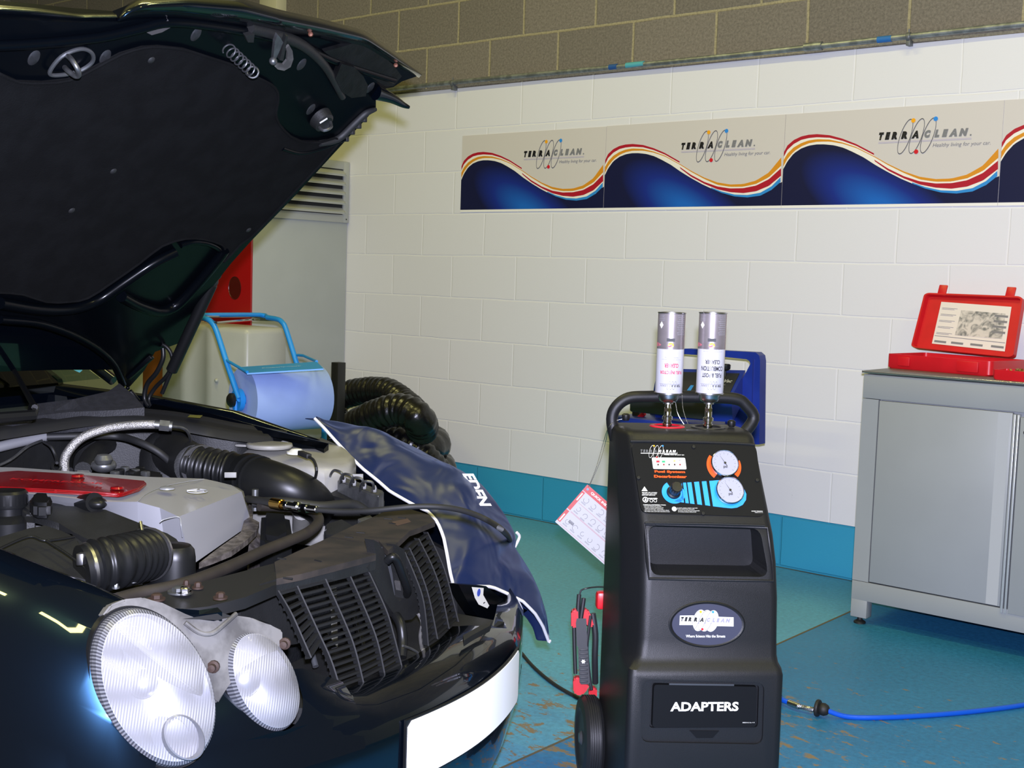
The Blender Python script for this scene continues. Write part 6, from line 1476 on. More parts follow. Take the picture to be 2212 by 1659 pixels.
# foil heat shield under the cover
mb = MB(); pf = [(430, 1216), (460, 1206), (500, 1190), (535, 1165), (555, 1145), (560, 1128), (545, 1120), (548, 1085), (540, 1080), (520, 1150), (470, 1185)]
mb.prism([kZ(x, y, .655+0.0003*(1216-y)) for x, y in pf], (0, 0, -0.012)); mb.build('foil_shield', m_foil, carT, sm=False)
slab([(552, 1140, .65), (575, 1175, .62), (560, 1190, .61), (535, 1195, .62), (540, 1160, .64)], 0.05, m_foil, 'foil_shield')
slab([(565, 1100, .70), (625, 1105, .70), (632, 1150, .67), (600, 1165, .66), (562, 1160, .66)], 0.14, m_bk2, 'expansion_canister', bev=0.012)
mb = MB(); mb.cyl(kZ(650, 1145, .60), kZ(652, 1105, .67), 0.022, 18); mb.build('white_pipe_stub', m_tankp, carT)
# lower intake: box duct with domed end, ribbed hose, clamps, filter box
dk = [(50, 1094, .775), (120, 1094, .776), (190, 1090, .776), (228, 1101, .772), (316, 1133, .758), (361, 1152, .745), (395, 1163, .738), (408, 1180, .732), (395, 1198, .728), (348, 1198, .728), (332, 1180, .733), (300, 1160, .742), (240, 1166, .738), (185, 1176, .735), (160, 1150, .745), (140, 1125, .757), (60, 1118, .765)]
slab(dk, 0.10, m_bk, 'air_duct', bev=0.014)
c = kZ(374, 1180, .738); mb = MB(); mb.lathe([(0.046, -0.085), (0.048, -0.08), (0.046, -0.075), (0.039, -0.072), (0.038, -0.02), (0.036, -0.006), (0.030, 0.002), (0.001, 0.005)], c, CZ, 36, sx=1.1, xd=CX); mb.build('resonator_can', m_bk2, carT)
pts = resample(sm2(P3([(176, 1230, .735), (215, 1221, .738), (260, 1212, .738), (330, 1195, .73)]), 6), 70)
mb = MB(); mb.tube(pts, [0.045+0.0022*math.sin(i*2*PI/7.2) if 8 < i < 62 else 0.041 for i in range(70)], 30); rh = mb.build('ribbed_intake_hose', m_bk2, carT)
mb = MB(); mb.tube([pts[4], pts[6]], 0.0435, 30); mb.box(pts[5]+_u*0.02+_r*0.0-_f*0.036, (0.012, 0.02, 0.02), (_r, _f, _u), bev=0.002); mb.build('hose_clamp', m_can, carT, label='bright steel hose clamp')
mb = MB(); mb.tube([pts[62], pts[64]], 0.0485, 30); q = pts[61]; mb.box(q+_u*0.012-_f*0.044, (0.016, 0.012, 0.03), (_r, _f, _u), bev=0.002); mb.tube([q+_u*0.06-_f*0.01-_r*0.008, q+_u*0.04-_f*0.025, q+_u*0.015-_f*0.045+_r*0.005, q-_u*0.015-_f*0.045+_r*0.006], 0.003, 8, sm=4); mb.build('hose_clamp', m_can, carT, label='bright steel hose clamp')
slab([(-60, 1180, .755), (0, 1160, .76), (60, 1140, .765), (100, 1132, .768), (130, 1142, .765), (168, 1160, .755), (172, 1190, .745), (205, 1230, .73), (200, 1262, .715), (120, 1235, .73), (0, 1192, .75), (-60, 1200, .75)], 0.12, m_bk, 'air_filter_box', bev=0.006)
T([(-20, 1195, .762), (60, 1160, .768), (100, 1168, .764), (160, 1160, .758)], 0.0025, m_bk2, 'box_rib')
T([(100, 1168, .765), (150, 1200, .752), (200, 1240, .735)], 0.0025, m_bk2, 'box_rib')
c = kZ(18, 1090, .775); mb = MB(); mb.lathe([(0.050, -0.10), (0.052, -0.03), (0.040, -0.022), (0.030, -0.018), (0.030, -0.005)], c, CZ, 32); rs = mb.build('coolant_reservoir', m_bk2, carT)
mb = MB(); pr = [(0.035, -0.004), (0.036, 0.0), (0.036, 0.024), (0.031, 0.029), (0.001, 0.030)]
mb.lathe(pr, c, CZ, 32)
for k in range(20): t = 2*PI*k/20; d = CX*math.cos(t)+CY*math.sin(t); mb.bar(c+d*0.0355+CZ*0.003, c+d*0.0355+CZ*0.022, 0.004, 0.002, up=d)
mb.build('reservoir_cap', m_bk2, rs)
slab([(45, 1092, .775), (60, 1078, .78), (115, 1075, .78), (125, 1090, .775), (170, 1078, .775), (185, 1088, .77), (150, 1102, .765), (60, 1108, .765)], 0.06, m_bk, 'coolant_header', bev=0.006)
slab([(65, 1072, .80), (75, 1062, .803), (108, 1064, .803), (114, 1078, .80), (108, 1088, .797), (75, 1088, .797), (64, 1080, .80)], 0.03, m_bk2, 'breather_cap', bev=0.007)
mb = MB(); mb.sphere(kZ(205, 1086, .783), 0.021, 20, sc=(1.4, 1, .6)); mb.tube([kZ(205, 1086, .785), kZ(180, 1090, .775)], 0.02, 14); mb.build('breather_elbow', m_bk2, carT)
# hoses across the front of the bay
T([(250, 1296, .69), (300, 1282, .69), (370, 1268, .69), (430, 1250, .69), (500, 1222, .69), (570, 1190, .69), (625, 1168, .695), (665, 1150, .70), (688, 1128, .705), (680, 1108, .71), (650, 1098, .715), (600, 1094, .72), (560, 1093, .725)], 0.0115, m_hosebr, 'coolant_hose', seg=14)
T([(548, 1086, .71), (620, 1085, .715), (690, 1094, .705), (760, 1090, .70), (790, 1105, .68)], 0.012, m_rub, 'black_hose', seg=14)
mb = MB(); mb.lathe([(0.008, 0), (0.008, 0.05)], kZ(551, 1103, .69), CZ, 12); mb.build('bleed_stub', m_alu2, carT)
slab([(700, 1128, .68), (740, 1118, .69), (770, 1135, .68), (740, 1160, .66), (700, 1160, .65)], 0.06, m_bk, 'fan_mount', bev=0.006)
slab([(772, 1120, .70), (800, 1112, .70), (812, 1122, .70), (785, 1135, .69)], 0.02, m_alu2, 'mount_bracket', bev=0.002)
# slam panel
sp = [(597, 1250, .700), (593, 1214, .700), (640, 1192, .700), (693, 1169, .700), (772, 1131, .700), (844, 1100, .700), (880, 1098, .700), (927, 1112, .700), (940, 1126, .700), (905, 1140, .700), (885, 1147, .700), (852, 1178, .700), (838, 1190, .70), (818, 1168, .700), (805, 1164, .700), (812, 1198, .700), (720, 1222, .700), (650, 1240, .70)]
slp = slab(sp, 0.012, m_dust, 'slam_panel', ang=20)
ft = [(556, 1270), (597, 1252), (650, 1241), (720, 1223), (812, 1199)]
mb = MB(); mb.prism(P3([(560, 1262, .699), (600, 1250, .699), (720, 1222, .699), (812, 1198, .699), (806, 1182, .699), (720, 1208, .699), (590, 1236, .699)]), (0, 0, -0.030)); mb.build('front_crossmember', m_bk, carT, sm=False)
slab([(236, 1300, .712), (300, 1292, .705), (420, 1262, .70), (560, 1225, .698), (595, 1216, .698), (597, 1262, .695), (530, 1290, .693), (450, 1310, .69), (380, 1318, .69), (330, 1300, .70)], 0.02, m_dark, 'lamp_crossmember')
slab([(378, 1314, .70), (430, 1318, .70), (470, 1312, .70), (480, 1322, .695), (430, 1328, .695), (385, 1325, .695)], 0.015, m_paint, 'painted_bracket')
random.seed(5)
for x, y, r_, mt in ((338, 1296, .013, m_rust), (398, 1282, .013, m_can), (388, 1280, .018, m_alu2), (427, 1271, .009, m_rust), (476, 1293, .011, m_rust), (402, 1267, .007, m_rust), (250, 1271, .006, m_alu2), (288, 1258, .006, m_alu2)):
    mb = MB(); q = kZ(x, y, .703); mb.lathe([(r_*1.1, 0), (r_*1.1, 0.003)], q, CZ, 20); mb.lathe([(r_*0.7, 0.003), (r_*0.7, 0.009), (r_*0.5, 0.011)], q, CZ, 6); mb.build('fixing_bolt', mt, carT)
for x, y in ((600, 1206), (612, 1248), (745, 1160), (770, 1150), (860, 1118), (830, 1120), (680, 1210), (840, 1130)):
    mb = MB(); q = kZ(x, y, .7005); mb.tube([q, q+CX*0.018+CY*0.01*(random.random()-0.5)], 0.0018, 6); mb.build('clip_slot', m_dark, slp)
slab([(846, 1127, .7012), (880, 1120, .7012), (888, 1127, .7012), (858, 1135, .7012)], 0.0005, M('rubbed_brown', '#4c3a30', 0.7), 'worn_patch', slp)
# radiator side shroud (left of grille)
mb = MB(); mb.prism([kX(x, y, -0.30) for x, y in ((520, 1290), (600, 1266), (650, 1390), (612, 1395), (580, 1345), (520, 1330))], -CX*0.08); mb.build('side_shroud', m_bk, carT, sm=False)
mb = MB(); mb.prism([kX(x, y, -0.30) for x, y in ((985, 1265), (1020, 1270), (1050, 1310), (1040, 1350), (1000, 1375), (990, 1345))], -CX*0.05); mb.build('side_shroud', m_bk, carT, sm=False)
# ---- grille, two halves
def bars(lines, Ys):
    out = []
    for l, Y in zip(lines, Ys):
        out.append(resample(sm2([kY(x, y, Y) for x, y in l], 6), 41))
    return out
def grille(lines, Ys, nsl, name, lab, lim=None):
    Bs = bars(lines, Ys); mb = MB()
    for j, B_ in enumerate(Bs):
        mb.rings([[p-CY*0.0018, p+CX*0.002, p+CY*0.0018, p-CX*0.012] for p in B_], cap=True)
    for k in range(nsl):
        t = (k+0.5)/nsl*40; i0 = int(t); fr_ = t-i0
        pts = []
        for j, B_ in enumerate(Bs):
            if lim and j in lim and t > lim[j]*40: continue
            tt = t/lim[j] if lim and j in lim else t; i0 = min(int(tt), 40); fr_ = tt-i0
            pts.append(B_[i0]*(1-fr_)+B_[min(i0+1, 40)]*fr_)
        if len(pts) < 2: continue
        d = (-CX*0.013+CZ*-0.003)
        mb.rings([[p+CZ*0.0022-CX*0.001, p-CZ*0.0022, p-CZ*0.0028+d, p+CZ*0.0028+d] for p in pts], cap=True)
    return mb.build(name, M('grille_plastic', '#151617', 0.6, spec=0.25), carT, sm=False, label=lab)
grille([[(601, 1275), (630, 1325), (656, 1383), (672, 1420)], [(642, 1265), (689, 1367), (717, 1430), (740, 1506)], [(703, 1250), (746, 1346), (767, 1402), (788, 1487)], [(754, 1238), (795, 1331), (816, 1388), (832, 1462)], [(793, 1227), (834, 1317), (850, 1370), (868, 1440)]],
       [-.30, -.255, -.185, -.115, -.06], 17, 'grille_insert', 'near side half of the black slatted grille', {0: 0.5})
grille([[(874, 1192), (895, 1240), (915, 1300), (925, 1395)], [(884, 1183), (909, 1238), (927, 1293), (945, 1380)], [(904, 1163), (934, 1224), (953, 1279), (970, 1358)], [(923, 1149), (955, 1217), (972, 1272), (990, 1343)]],
       [.08, .12, .20, .28], 15, 'grille_insert', 'far side half of the black slatted grille')
# centre V panel with lock loop
vp = [(793, 1225), (812, 1198), (808, 1170), (836, 1205), (850, 1225), (866, 1196), (853, 1178), (874, 1190), (893, 1240), (908, 1290), (905, 1325), (888, 1340), (868, 1342), (850, 1325), (832, 1300), (812, 1258)]
vX = lambda x, y, d=0.0: kX(x, y, -0.205+d)
mb = MB(); mb.prism([vX(x, y) for x, y in ((793, 1225), (812, 1196), (806, 1166), (818, 1172), (830, 1192), (842, 1240), (852, 1285), (862, 1300), (872, 1292), (866, 1240), (858, 1200), (853, 1176), (872, 1186), (893, 1240), (908, 1290), (906, 1322), (890, 1338), (868, 1341), (848, 1322), (830, 1296), (812, 1258))], -CX*0.02); mb.build('lock_panel', m_bk, carT, sm=False)
mb = MB(); mb.prism([vX(x, y, -0.03) for x, y in ((818, 1180), (862, 1190), (870, 1295), (850, 1290))], -CX*0.01); mb.build('lock_plate', M('lock_grey', '#55575a', 0.5, 0.3), carT, sm=False)
mb = MB(); mb.tube([vX(836, 1212, 0.01), vX(848, 1203, 0.022), vX(858, 1212, 0.026), (vX(868, 1238, 0.026)), vX(880, 1272, 0.02), vX(878, 1284, 0.0)], 0.0085, 14, sm=6); mb.build('lock_loop', m_bk2, carT, label='glossy black lock loop')
mb = MB(); mb.bar(vX(858, 1255, -0.01), vX(866, 1292, -0.01), 0.012, 0.004); mb.build('lock_strip', m_grp, carT)
# things seen through the slats: pale strip, horn rods, horn
mb = MB(); mb.prism([kX(x, y, -0.33) for x, y in ((717, 1270), (727, 1268), (731, 1440), (721, 1442))], -CX*0.004); mb.build('alloy_strip', M('dim_alloy', '#8a8a80', 0.5, 0.3), carT, sm=False)
for a, b in (((762, 1322), (806, 1466)), ((664, 1375), (682, 1440)), ((702, 1370), (722, 1400))):
    mb = MB(); mb.tube([kX(a[0], a[1], -0.30), kX(b[0], b[1], -0.26)], 0.006, 10); mb.build('horn_rod', M('dim_steel', '#4c4e50', 0.4, 0.5), carT)
mb = MB(); mb.lathe([(0.05, 0), (0.05, 0.02), (0.03, 0.03), (0.001, 0.03)], kX(815, 1385, -0.36), CX, 28); mb.build('horn', m_bk2, carT)
mb = MB(); mb.tube([kX(855, 1330, -0.20), kX(866, 1350, -0.18), kX(870, 1385, -0.17), kX(868, 1420, -0.16)], 0.010, 12, sm=4); mb.build('star_mount_arm', m_bk2, carT)
mb = MB(); mb.tube([kX(903, 1325, -0.2), kX(912, 1345, -0.19), kX(908, 1375, -0.18), kX(913, 1410, -0.16)], 0.004, 8, sm=4); mb.lathe([(0.010, 0), (0.008, 0.012), (0.001, 0.013)], kX(914, 1410, -0.15), CX, 14); mb.build('sensor_wire', m_grp, carT)
mb = MB(); mb.tube([kX(x, y, -0.15) for x, y in ((870, 1395), (885, 1400), (900, 1408), (910, 1418))], 0.0025, 8, sm=4); mb.build('release_cable', m_alu2, carT)
# dark ledge panel behind the bumper
mb = MB(); mb.prism([car(-0.10, -.30, .485), car(-0.10, .34, .485), car(-0.36, .40, .47), car(-0.36, -.36, .47)], (0, 0, -0.03)); mb.build('bumper_shelf', m_bk, carT, sm=False)
# far headlamp area with plastic wedge and tag beneath the cover
mb = MB(); mb.prism([kX(x, y, -0.24) for x, y in ((990, 1262), (1050, 1266), (1080, 1290), (1140, 1318), (1110, 1335), (1060, 1345), (1030, 1330), (1010, 1300))], -CX*0.03); mb.build('lamp_blank', m_under, carT, sm=False)
slab([(1000, 1372, .52), (1040, 1350, .52), (1062, 1342, .52), (1058, 1352, .515), (1020, 1372, .515), (1002, 1384, .515)], 0.012, m_bk, 'bumper_clip')

# ---- bonnet (raised)
HA = math.radians(44); hS = CX*math.cos(HA)+CZ*math.sin(HA); hN = CX*math.sin(HA)-CZ*math.cos(HA); hO = car(-1.42, 0, .87)
hp_ = lambda x, y, d: _cc(x, y, hN, d, hO)
def hnn(P): d = P-hO; return d@hS, d@CY
ub = [(-90, 22), (0, 18), (90, 26), (170, 34), (255, 40), (300, 22), (430, 18), (600, 48), (700, 72), (786, 92), (845, 128), (900, 165), (868, 176), (850, 188), (832, 192), (812, 205), (812, 232), (790, 258), (752, 298), (640, 420), (545, 518), (500, 568), (455, 625), (425, 690), (385, 742), (335, 760), (312, 800), (278, 838), (262, 828), (240, 782), (180, 738), (100, 708), (0, 700), (-90, 702)]
bonnet = MB(); bonnet.prism([hp_(x, y, -0.055) for x, y in ub], -hN*0.02)
bn = bonnet.build('bonnet', m_under, carT, sm=False, label='raised bonnet, underside showing')
# outer skin, crowned
mb = MB()
mb.grid([[hO+hS*s_+CY*y-hN*(0.085+0.03*(1-(y/.66)**2)-0.10*max(0, s_-1.0)**1.3) for y in np.linspace(-.66, .60, 15)] for s_ in np.linspace(0.02, 1.06, 12)]); mb.build('outer_skin', m_paint, bn)
# glossy leading lip: lofted half pipe
def lip(up, lo, name, dn=(-0.09, -0.03, -0.02, -0.035, -0.055)):
    up_, lo_ = resample([V3(x, y, 0) for x, y in up], 40), resample([V3(x, y, 0) for x, y in lo], 40)
    rows = []
    for p, q in zip(up_, lo_):
        r = []
        for t, d in zip((0, .2, .45, .75, 1.0), dn): c = p*(1-t)+q*t; r.append(hp_(c[0], c[1], d))
        r.append(hp_(q[0], q[1], -0.075)); rows.append(r)
    mb = MB(); mb.grid(rows); o = mb.build(name, m_paint, bn, ang=80); soften(o, 1); return o
lip([(248, 44), (262, 16), (300, -4), (400, -12), (520, -4), (600, 20), (700, 42), (790, 66), (850, 108), (915, 158)], [(262, 48), (290, 44), (340, 42), (400, 44), (470, 54), (545, 64), (680, 86), (786, 104), (850, 142), (905, 168)], 'grille_surround_lip')
lip([(-90, 6), (0, 8), (72, 14), (170, 28), (250, 28)], [(-90, 40), (0, 42), (90, 46), (170, 50), (258, 48)], 'lamp_arch_lip')
mb = MB(); mb.tube([hp_(812, 200, -0.05), hp_(845, 212, -0.035), hp_(870, 226, -0.02), hp_(884, 232, -0.01)], [0.020, 0.013, 0.008, 0.004], 12, sm=4); mb.build('corner_tip', m_paint, bn)
# insulation pad
m_brk = M('dark_bracket_plastic', '#0a0b0c', 0.5, var=0.4, vscale=30, spec=0.3, bump=0.4, bscale=60)
pad = [(-90, 150), (0, 160), (40, 178), (95, 180), (150, 174), (205, 148), (262, 118), (310, 104), (345, 102), (400, 108), (450, 124), (500, 140), (552, 166), (585, 182), (600, 200), (600, 225), (596, 245), (603, 268), (628, 295), (655, 307), (690, 308), (738, 302), (640, 410), (590, 464), (543, 512), (520, 528), (484, 566), (474, 552), (486, 540), (478, 528), (440, 517), (400, 516), (350, 532), (300, 570), (240, 612), (190, 644), (150, 652), (100, 652), (50, 636), (0, 632), (-90, 630)]
mb = MB(); mb.prism([hp_(x, y, -0.048) for x, y in pad], -hN*0.010); pd = mb.build('insulation_pad', m_pad, bn, sm=False)
mb = MB(); mb.tube([hp_(x, y, -0.047) for x, y in pad[1:-1]], 0.0032, 6, sm=2); mb.build('pad_hem', m_pad, pd)
for x, y in ((245, 370), (155, 455), (327, 130), (537, 497)):
    mb = MB(); mb.lathe([(0.008, 0), (0.006, 0.002), (0.001, 0.003)], hp_(x, y, -0.048), hN, 14); mb.build('pad_clip', m_rub, pd)
# raised pressings of the inner frame
def bead(pts, r, d=-0.05, name='frame_pressing', mat=None, par=None, sm=5, **k):
    mb = MB(); mb.tube([hp_(x, y, d) for x, y in pts], r, 12, sm=sm, **k); return mb.build(name, mat or m_under, par or bn)
bead([(-40, 100), (60, 96), (150, 88), (230, 78), (300, 62), (365, 48), (450, 55), (550, 72), (640, 95), (720, 130), (780, 150), (850, 172)], [0.010]*12)
bead([(0, 655), (80, 668), (150, 668), (210, 650), (270, 610), (330, 570), (380, 545)], 0.014, -0.045)
bead([(262, 640), (300, 660), (345, 672), (380, 660), (420, 620), (470, 560), (484, 540)], 0.015, -0.045)
bead([(0, 690), (90, 700), (180, 735), (240, 780), (265, 830)], 0.010, -0.05)
bead([(390, 530), (420, 522), (455, 528), (476, 545), (466, 575), (430, 610)], 0.008, -0.05)
bead([(610, 320), (650, 330), (700, 318), (745, 300)], 0.006, -0.05)
bead([(540, 60), (640, 90), (700, 140), (740, 210)], [0.012, 0.012, 0.010, 0.008], -0.045, 'lock_rod_cover', m_bk)
mb = MB(); mb.prism([hp_(x, y, -0.045) for x, y in ((770, 92), (800, 100), (850, 140), (868, 165), (850, 186), (832, 186), (790, 160), (756, 150), (700, 112))], -hN*0.01); mb.build('grille_bracket', m_brk, bn, sm=False)
mb = MB(); mb.prism([hp_(x, y, -0.035) for x, y in ((738, 138), (765, 145), (785, 165), (795, 185), (790, 208), (760, 212), (740, 200), (725, 170))], -hN*0.015); mb.build('corner_gusset', m_brk, bn, sm=False)
for x, y in ((228, 124), (74, 126), (652, 140), (727, 155), (800, 190), (672, 237), (424, 75)):
    mb = MB(); mb.lathe([(0.013, -0.002), (0.010, 0.001), (0.0001, 0.001)], hp_(x, y, -0.054), hN, 16, sx=1.5); mb.build('frame_hole', M('hole_metal', '#2a2b2d', 0.5, 0.3), bn)
# flap, striker, spring, safety hook
mb = MB(); mb.prism([hp_(x, y, -0.045) for x, y in ((308, 66), (312, 58), (345, 52), (364, 44), (368, 60), (350, 70), (328, 76))], -hN*0.006); mb.build('rubber_flap', M('dusty_flap', '#3e3c3c', 0.7), bn, sm=False)
def striker(cx, cy):
    q = lambda dx, dy, d: hp_(cx+dx, cy+dy, d)
    mb = MB(); mb.tube([q(-55, 10, -0.045), q(-30, -25, -0.042), (q(10, -42, -0.042)), q(35, -35, -0.042), q(38, -15, -0.045), q(10, 5, -0.048), q(-30, 14, -0.048)], 0.004, 8, sm=5, closed=True); s0 = mb.build('striker_plate', M('dim_steel', '#4c4e50', 0.4, 0.5), bn)
    mb = MB(); mb.tube([q(-18, -28, -0.045), q(-8, -20, -0.01), q(5, 0, 0.01), q(8, 14, 0.008), q(0, 16, 0.0), q(-14, 6, -0.02), q(-22, -2, -0.045)], 0.005, 10, sm=5); mb.build('striker_loop', m_alu2, s0)
striker(162, 148); 
mb = MB(); c = hp_(701, 266, -0.03); mb.lathe([(0.032, -0.02), (0.028, 0.0), (0.022, 0.004), (0.016, 0.0), (0.0001, -0.004)], c, hN, 24, sx=1.0, sy=0.9); sb_ = mb.build('striker_cup', m_bk, bn)
mb = MB(); mb.tube([hp_(690, 276, -0.02), hp_(700, 282, 0.0), hp_(715, 275, 0.0), hp_(714, 264, -0.02)], 0.004, 8, sm=4); mb.build('striker_loop', m_alu2, sb_)
mb = MB(); mb.bar(hp_(691, 266, -0.018), hp_(707, 256, -0.018), 0.004, 0.002, up=hN); mb.build('white_tick', m_wp, sb_)
n = 150; a, b = hp_(492, 105, -0.025), hp_(546, 156, -0.005); ax_ = (b-a)/np.linalg.norm(b-a); s1 = np.cross(ax_, hN); s1 /= np.linalg.norm(s1); s2 = np.cross(ax_, s1)
P = [a+(b-a)*(i/n)+0.0125*(s1*math.cos(i/n*2*PI*6.5)+s2*math.sin(i/n*2*PI*6.5)) for i in range(n+1)]
mb = MB(); mb.tube(P, 0.0018, 6); mb.build('return_spring', M('dim_steel2', '#4a4b4e', 0.4, 0.6), bn)
mb = MB(); mb.tube([b+_r*0.012*math.cos(t)+_u*0.012*math.sin(t) for t in np.linspace(0, 2*PI, 21)[:-1]], 0.0022, 8, closed=True); mb.build('spring_eye', m_alu2, bn)
mb = MB(); q = lambda x, y, d=-0.02: hp_(x, y, d)
mb.prism([q(625, 98), (q(632, 110)), q(634, 128), q(628, 145), q(614, 153), q(600, 150), q(594, 144), q(598, 138), q(612, 140), q(620, 130), q(621, 115), q(618, 104)], -hN*0.005); mb.build('safety_hook', m_grp, bn, sm=False)
mb = MB(); mb.prism([q(594, 90, -0.015), q(600, 75, -0.015), q(606, 82, -0.015), q(612, 92, -0.015), q(602, 115, -0.015), q(594, 132, -0.015), q(590, 128, -0.015)], -hN*0.008); mb.sphere(q(590, 132, -0.012), 0.009, 14); mb.build('hook_pivot', m_alu2, bn)
mb = MB(); mb.prism([q(618, 78, -0.012), q(622, 78, -0.012), q(612, 132, -0.012), q(604, 130, -0.012)], -hN*0.01); mb.build('hook_bracket', m_bk, bn, sm=False); mb = MB(); mb.prism([q(530, 78, -0.03), q(550, 74, -0.03), q(548, 92, -0.03), q(536, 92, -0.03)], -hN*0.01); mb.build('hook_bracket', m_bk, bn, sm=False)
for x, y in ((671, 74), (855, 141)):
    mb = MB(); mb.lathe([(0.006, 0), (0.005, 0.003), (0.001, 0.004)], hp_(x, y, -0.03), -_f, 10); mb.build('copper_rivet', M('copper_rivet', '#5c3828', 0.5, 0.5), bn)
# edge seal with fins along the far side
mb = MB(); mb.tube([hp_(x, y, -0.05) for x, y in ((690, 310), (730, 300), (765, 268), (790, 245), (812, 236))], [0.008, 0.010, 0.010, 0.009, 0.005], 10, sm=5)
for x, y in ((745, 300), (758, 285), (772, 272), (784, 258)): mb.box(hp_(x, y, -0.055), (0.02, 0.012, 0.014), (CX, CY, CZ), bev=0.002)
mb.build('edge_seal', m_rub, bn)
# gas strut and hinge arms
g0, g1, g2 = hp_(458, 612, -0.05), kY(370, 802, .665), kY(350, 850, .665)
g0 = kY(458, 612, .655)
mb = MB(); mb.cyl(g0, g1, 0.0165, 16, bev=0.003); st = mb.build('gas_strut', m_bk2, carT)
mb = MB(); mb.cyl(g1, g2, 0.006, 12); mb.build('strut_rod', m_bk2, st)
mb = MB(); mb.sphere(g0+_u*0.006, 0.018, 16); mb.lathe([(0.016, -0.012), (0.016, 0.012)], g0+_u*0.025+_r*0.008, -_f, 16); mb.build('strut_mount', m_rub, st)
mb = MB(); mb.tube([kY(320, 748, .64), kY(350, 744, .65), kY(368, 760, .66), (kY(372, 785, .66)), kY(360, 812, .66), kY(335, 838, .66), kY(322, 862, .655), kY(330, 882, .65)], 0.006, 10, sm=6); mb.tube([kY(352, 752, .65), kY(352, 775, .65), kY(338, 805, .65), kY(318, 830, .65), kY(312, 860, .65), kY(322, 878, .65)], 0.007, 10, sm=6); mb.build('bonnet_hinge', m_bk2, carT)
mb = MB(); mb.bar(kY(325, 765, .64), kY(272, 812, .62), 0.02, 0.03, bev=0.004); mb.bar(kY(278, 845, .62), kY(300, 872, .64), 0.02, 0.02, bev=0.004); mb.sphere(kY(276, 838, .60), 0.006, 10); mb.build('bonnet_hinge_link', m_under, carT)

# ---- service hose with brass and steel quick coupling (a thing of its own)
sh_ = thing('service_hose', tuple(kZ(700, 1096, .74)), 'thin black service hose with brass and steel coupling, from engine bay over the blue cover', 'hose')
T([(535, 1078, .725), (560, 1081, .735), (588, 1086, .745)], 0.0085, m_rub, 'hose_run', sh_)
a = kZ(588, 1086, .745); b = kZ(611, 1090, .748); c = kZ(686, 1101, .752)
mb = MB(); mb.cyl(a, b, 0.011, 18, bev=0.002); mb.cyl(b, b+(c-b)*0.10, 0.0085, 14); mb.build('brass_ferrule', M('brass', '#c09a4a', 0.22, 1.0), sh_)
mb = MB(); d = c-b; mb.cyl(b+d*0.08, b+d*0.16, 0.010, 6); mb.cyl(b+d*0.16, b+d*0.35, 0.008, 18); mb.cyl(b+d*0.34, b+d*0.5, 0.011, 18, bev=0.002); mb.cyl(b+d*0.5, b+d*0.62, 0.0075, 16); mb.cyl(b+d*0.6, b+d*0.72, 0.0105, 6); mb.cyl(b+d*0.72, c, 0.0078, 18, bev=0.001); mb.build('quick_coupling', m_chr, sh_)
hz1 = [kZ(684, 1101, .752), kZ(740, 1105, .755), kZ(800, 1103, .765), kZ(860, 1097, .775), kZ(905, 1094, .780), kZ(960, 1096, .782), kZ(1010, 1106, .780), kZ(1055, 1125, .772), kZ(1090, 1150, .755)]
E5 = hz1[-1]
hz2 = [kY(1103, 1172, .90), kY(1106, 1215, .93), kY(1108, 1290, .95), onz(1112, 1385, .04), onz(1130, 1415, .006), onz(1160, 1448, .006), onz(1200, 1480, .006), onz(1250, 1508, .006), onz(1300, 1528, .006), m(-0.12, .006, .45), m(0.0, .03, .39)]
mb = MB(); mb.tube(hz1+hz2, 0.0058, 12, sm=8); mb.build('hose_run', m_rub, sh_)

# ---- blue fender cover
def cloth_mat():
    m_, nt, b = nodes('navy_nylon_cover'); N = nt.nodes.new; K = nt.links.new
    tc = N('ShaderNodeTexCoord'); n1 = N('ShaderNodeTexNoise'); n1.inputs['Scale'].default_value = 7; n1.inputs['Detail'].default_value = 2; n1.inputs['Distortion'].default_value = 0.8; K(tc.outputs['Object'], n1.inputs[0])
    bp = N('ShaderNodeBump'); bp.inputs['Strength'].default_value = 0.8; bp.inputs['Distance'].default_value = 0.03; K(n1.outputs['Fac'], bp.inputs['Height'])
    v = N('ShaderNodeTexVoronoi'); v.inputs['Scale'].default_value = 9; v.feature = 'SMOOTH_F1'; K(tc.outputs['Object'], v.inputs['Vector'])
    b2 = N('ShaderNodeBump'); b2.inputs['Strength'].default_value = 0.6; b2.inputs['Distance'].default_value = 0.02; K(v.outputs['Distance'], b2.inputs['Height']); K(bp.outputs[0], b2.inputs['Normal']); K(b2.outputs[0], b.inputs['Normal'])
    b.inputs['Base Color'].default_value = L('#0c1a3c'); b.inputs['Roughness'].default_value = 0.42; b.inputs['Specular IOR Level'].default_value = 0.45; b.inputs['Sheen Weight'].default_value = 0.12; b.inputs['Sheen Tint'].default_value = (0.35, 0.5, 1, 1)
    return m_
m_cloth = cloth_mat(); m_trim = M('white_binding', '#cfcfd2', 0.7)
cv = thing('fender_cover', tuple(car(-0.5, .75, .5)), 'navy blue nylon fender cover with white edging, draped over the far front fender', 'cover')
near = [(680, 905, .69), (700, 925, .68), (722, 950, .67), (750, 980, .66), (782, 1012, .65), (815, 1038, .64), (842, 1062, .63), (870, 1078, .62), (895, 1092, .61), (925, 1106, .60), (945, 1128, .58), (958, 1160, .56), (966, 1200, .53), (972, 1236, .51), (980, 1268, .48)]
bott = [(980, 1268, .48), (1010, 1266, .52), (1035, 1268, .56), (1062, 1268, .60), (1090, 1280, .64), (1130, 1300, .69), (1155, 1325, .73), (1172, 1352, .77), (1185, 1386, .81)]
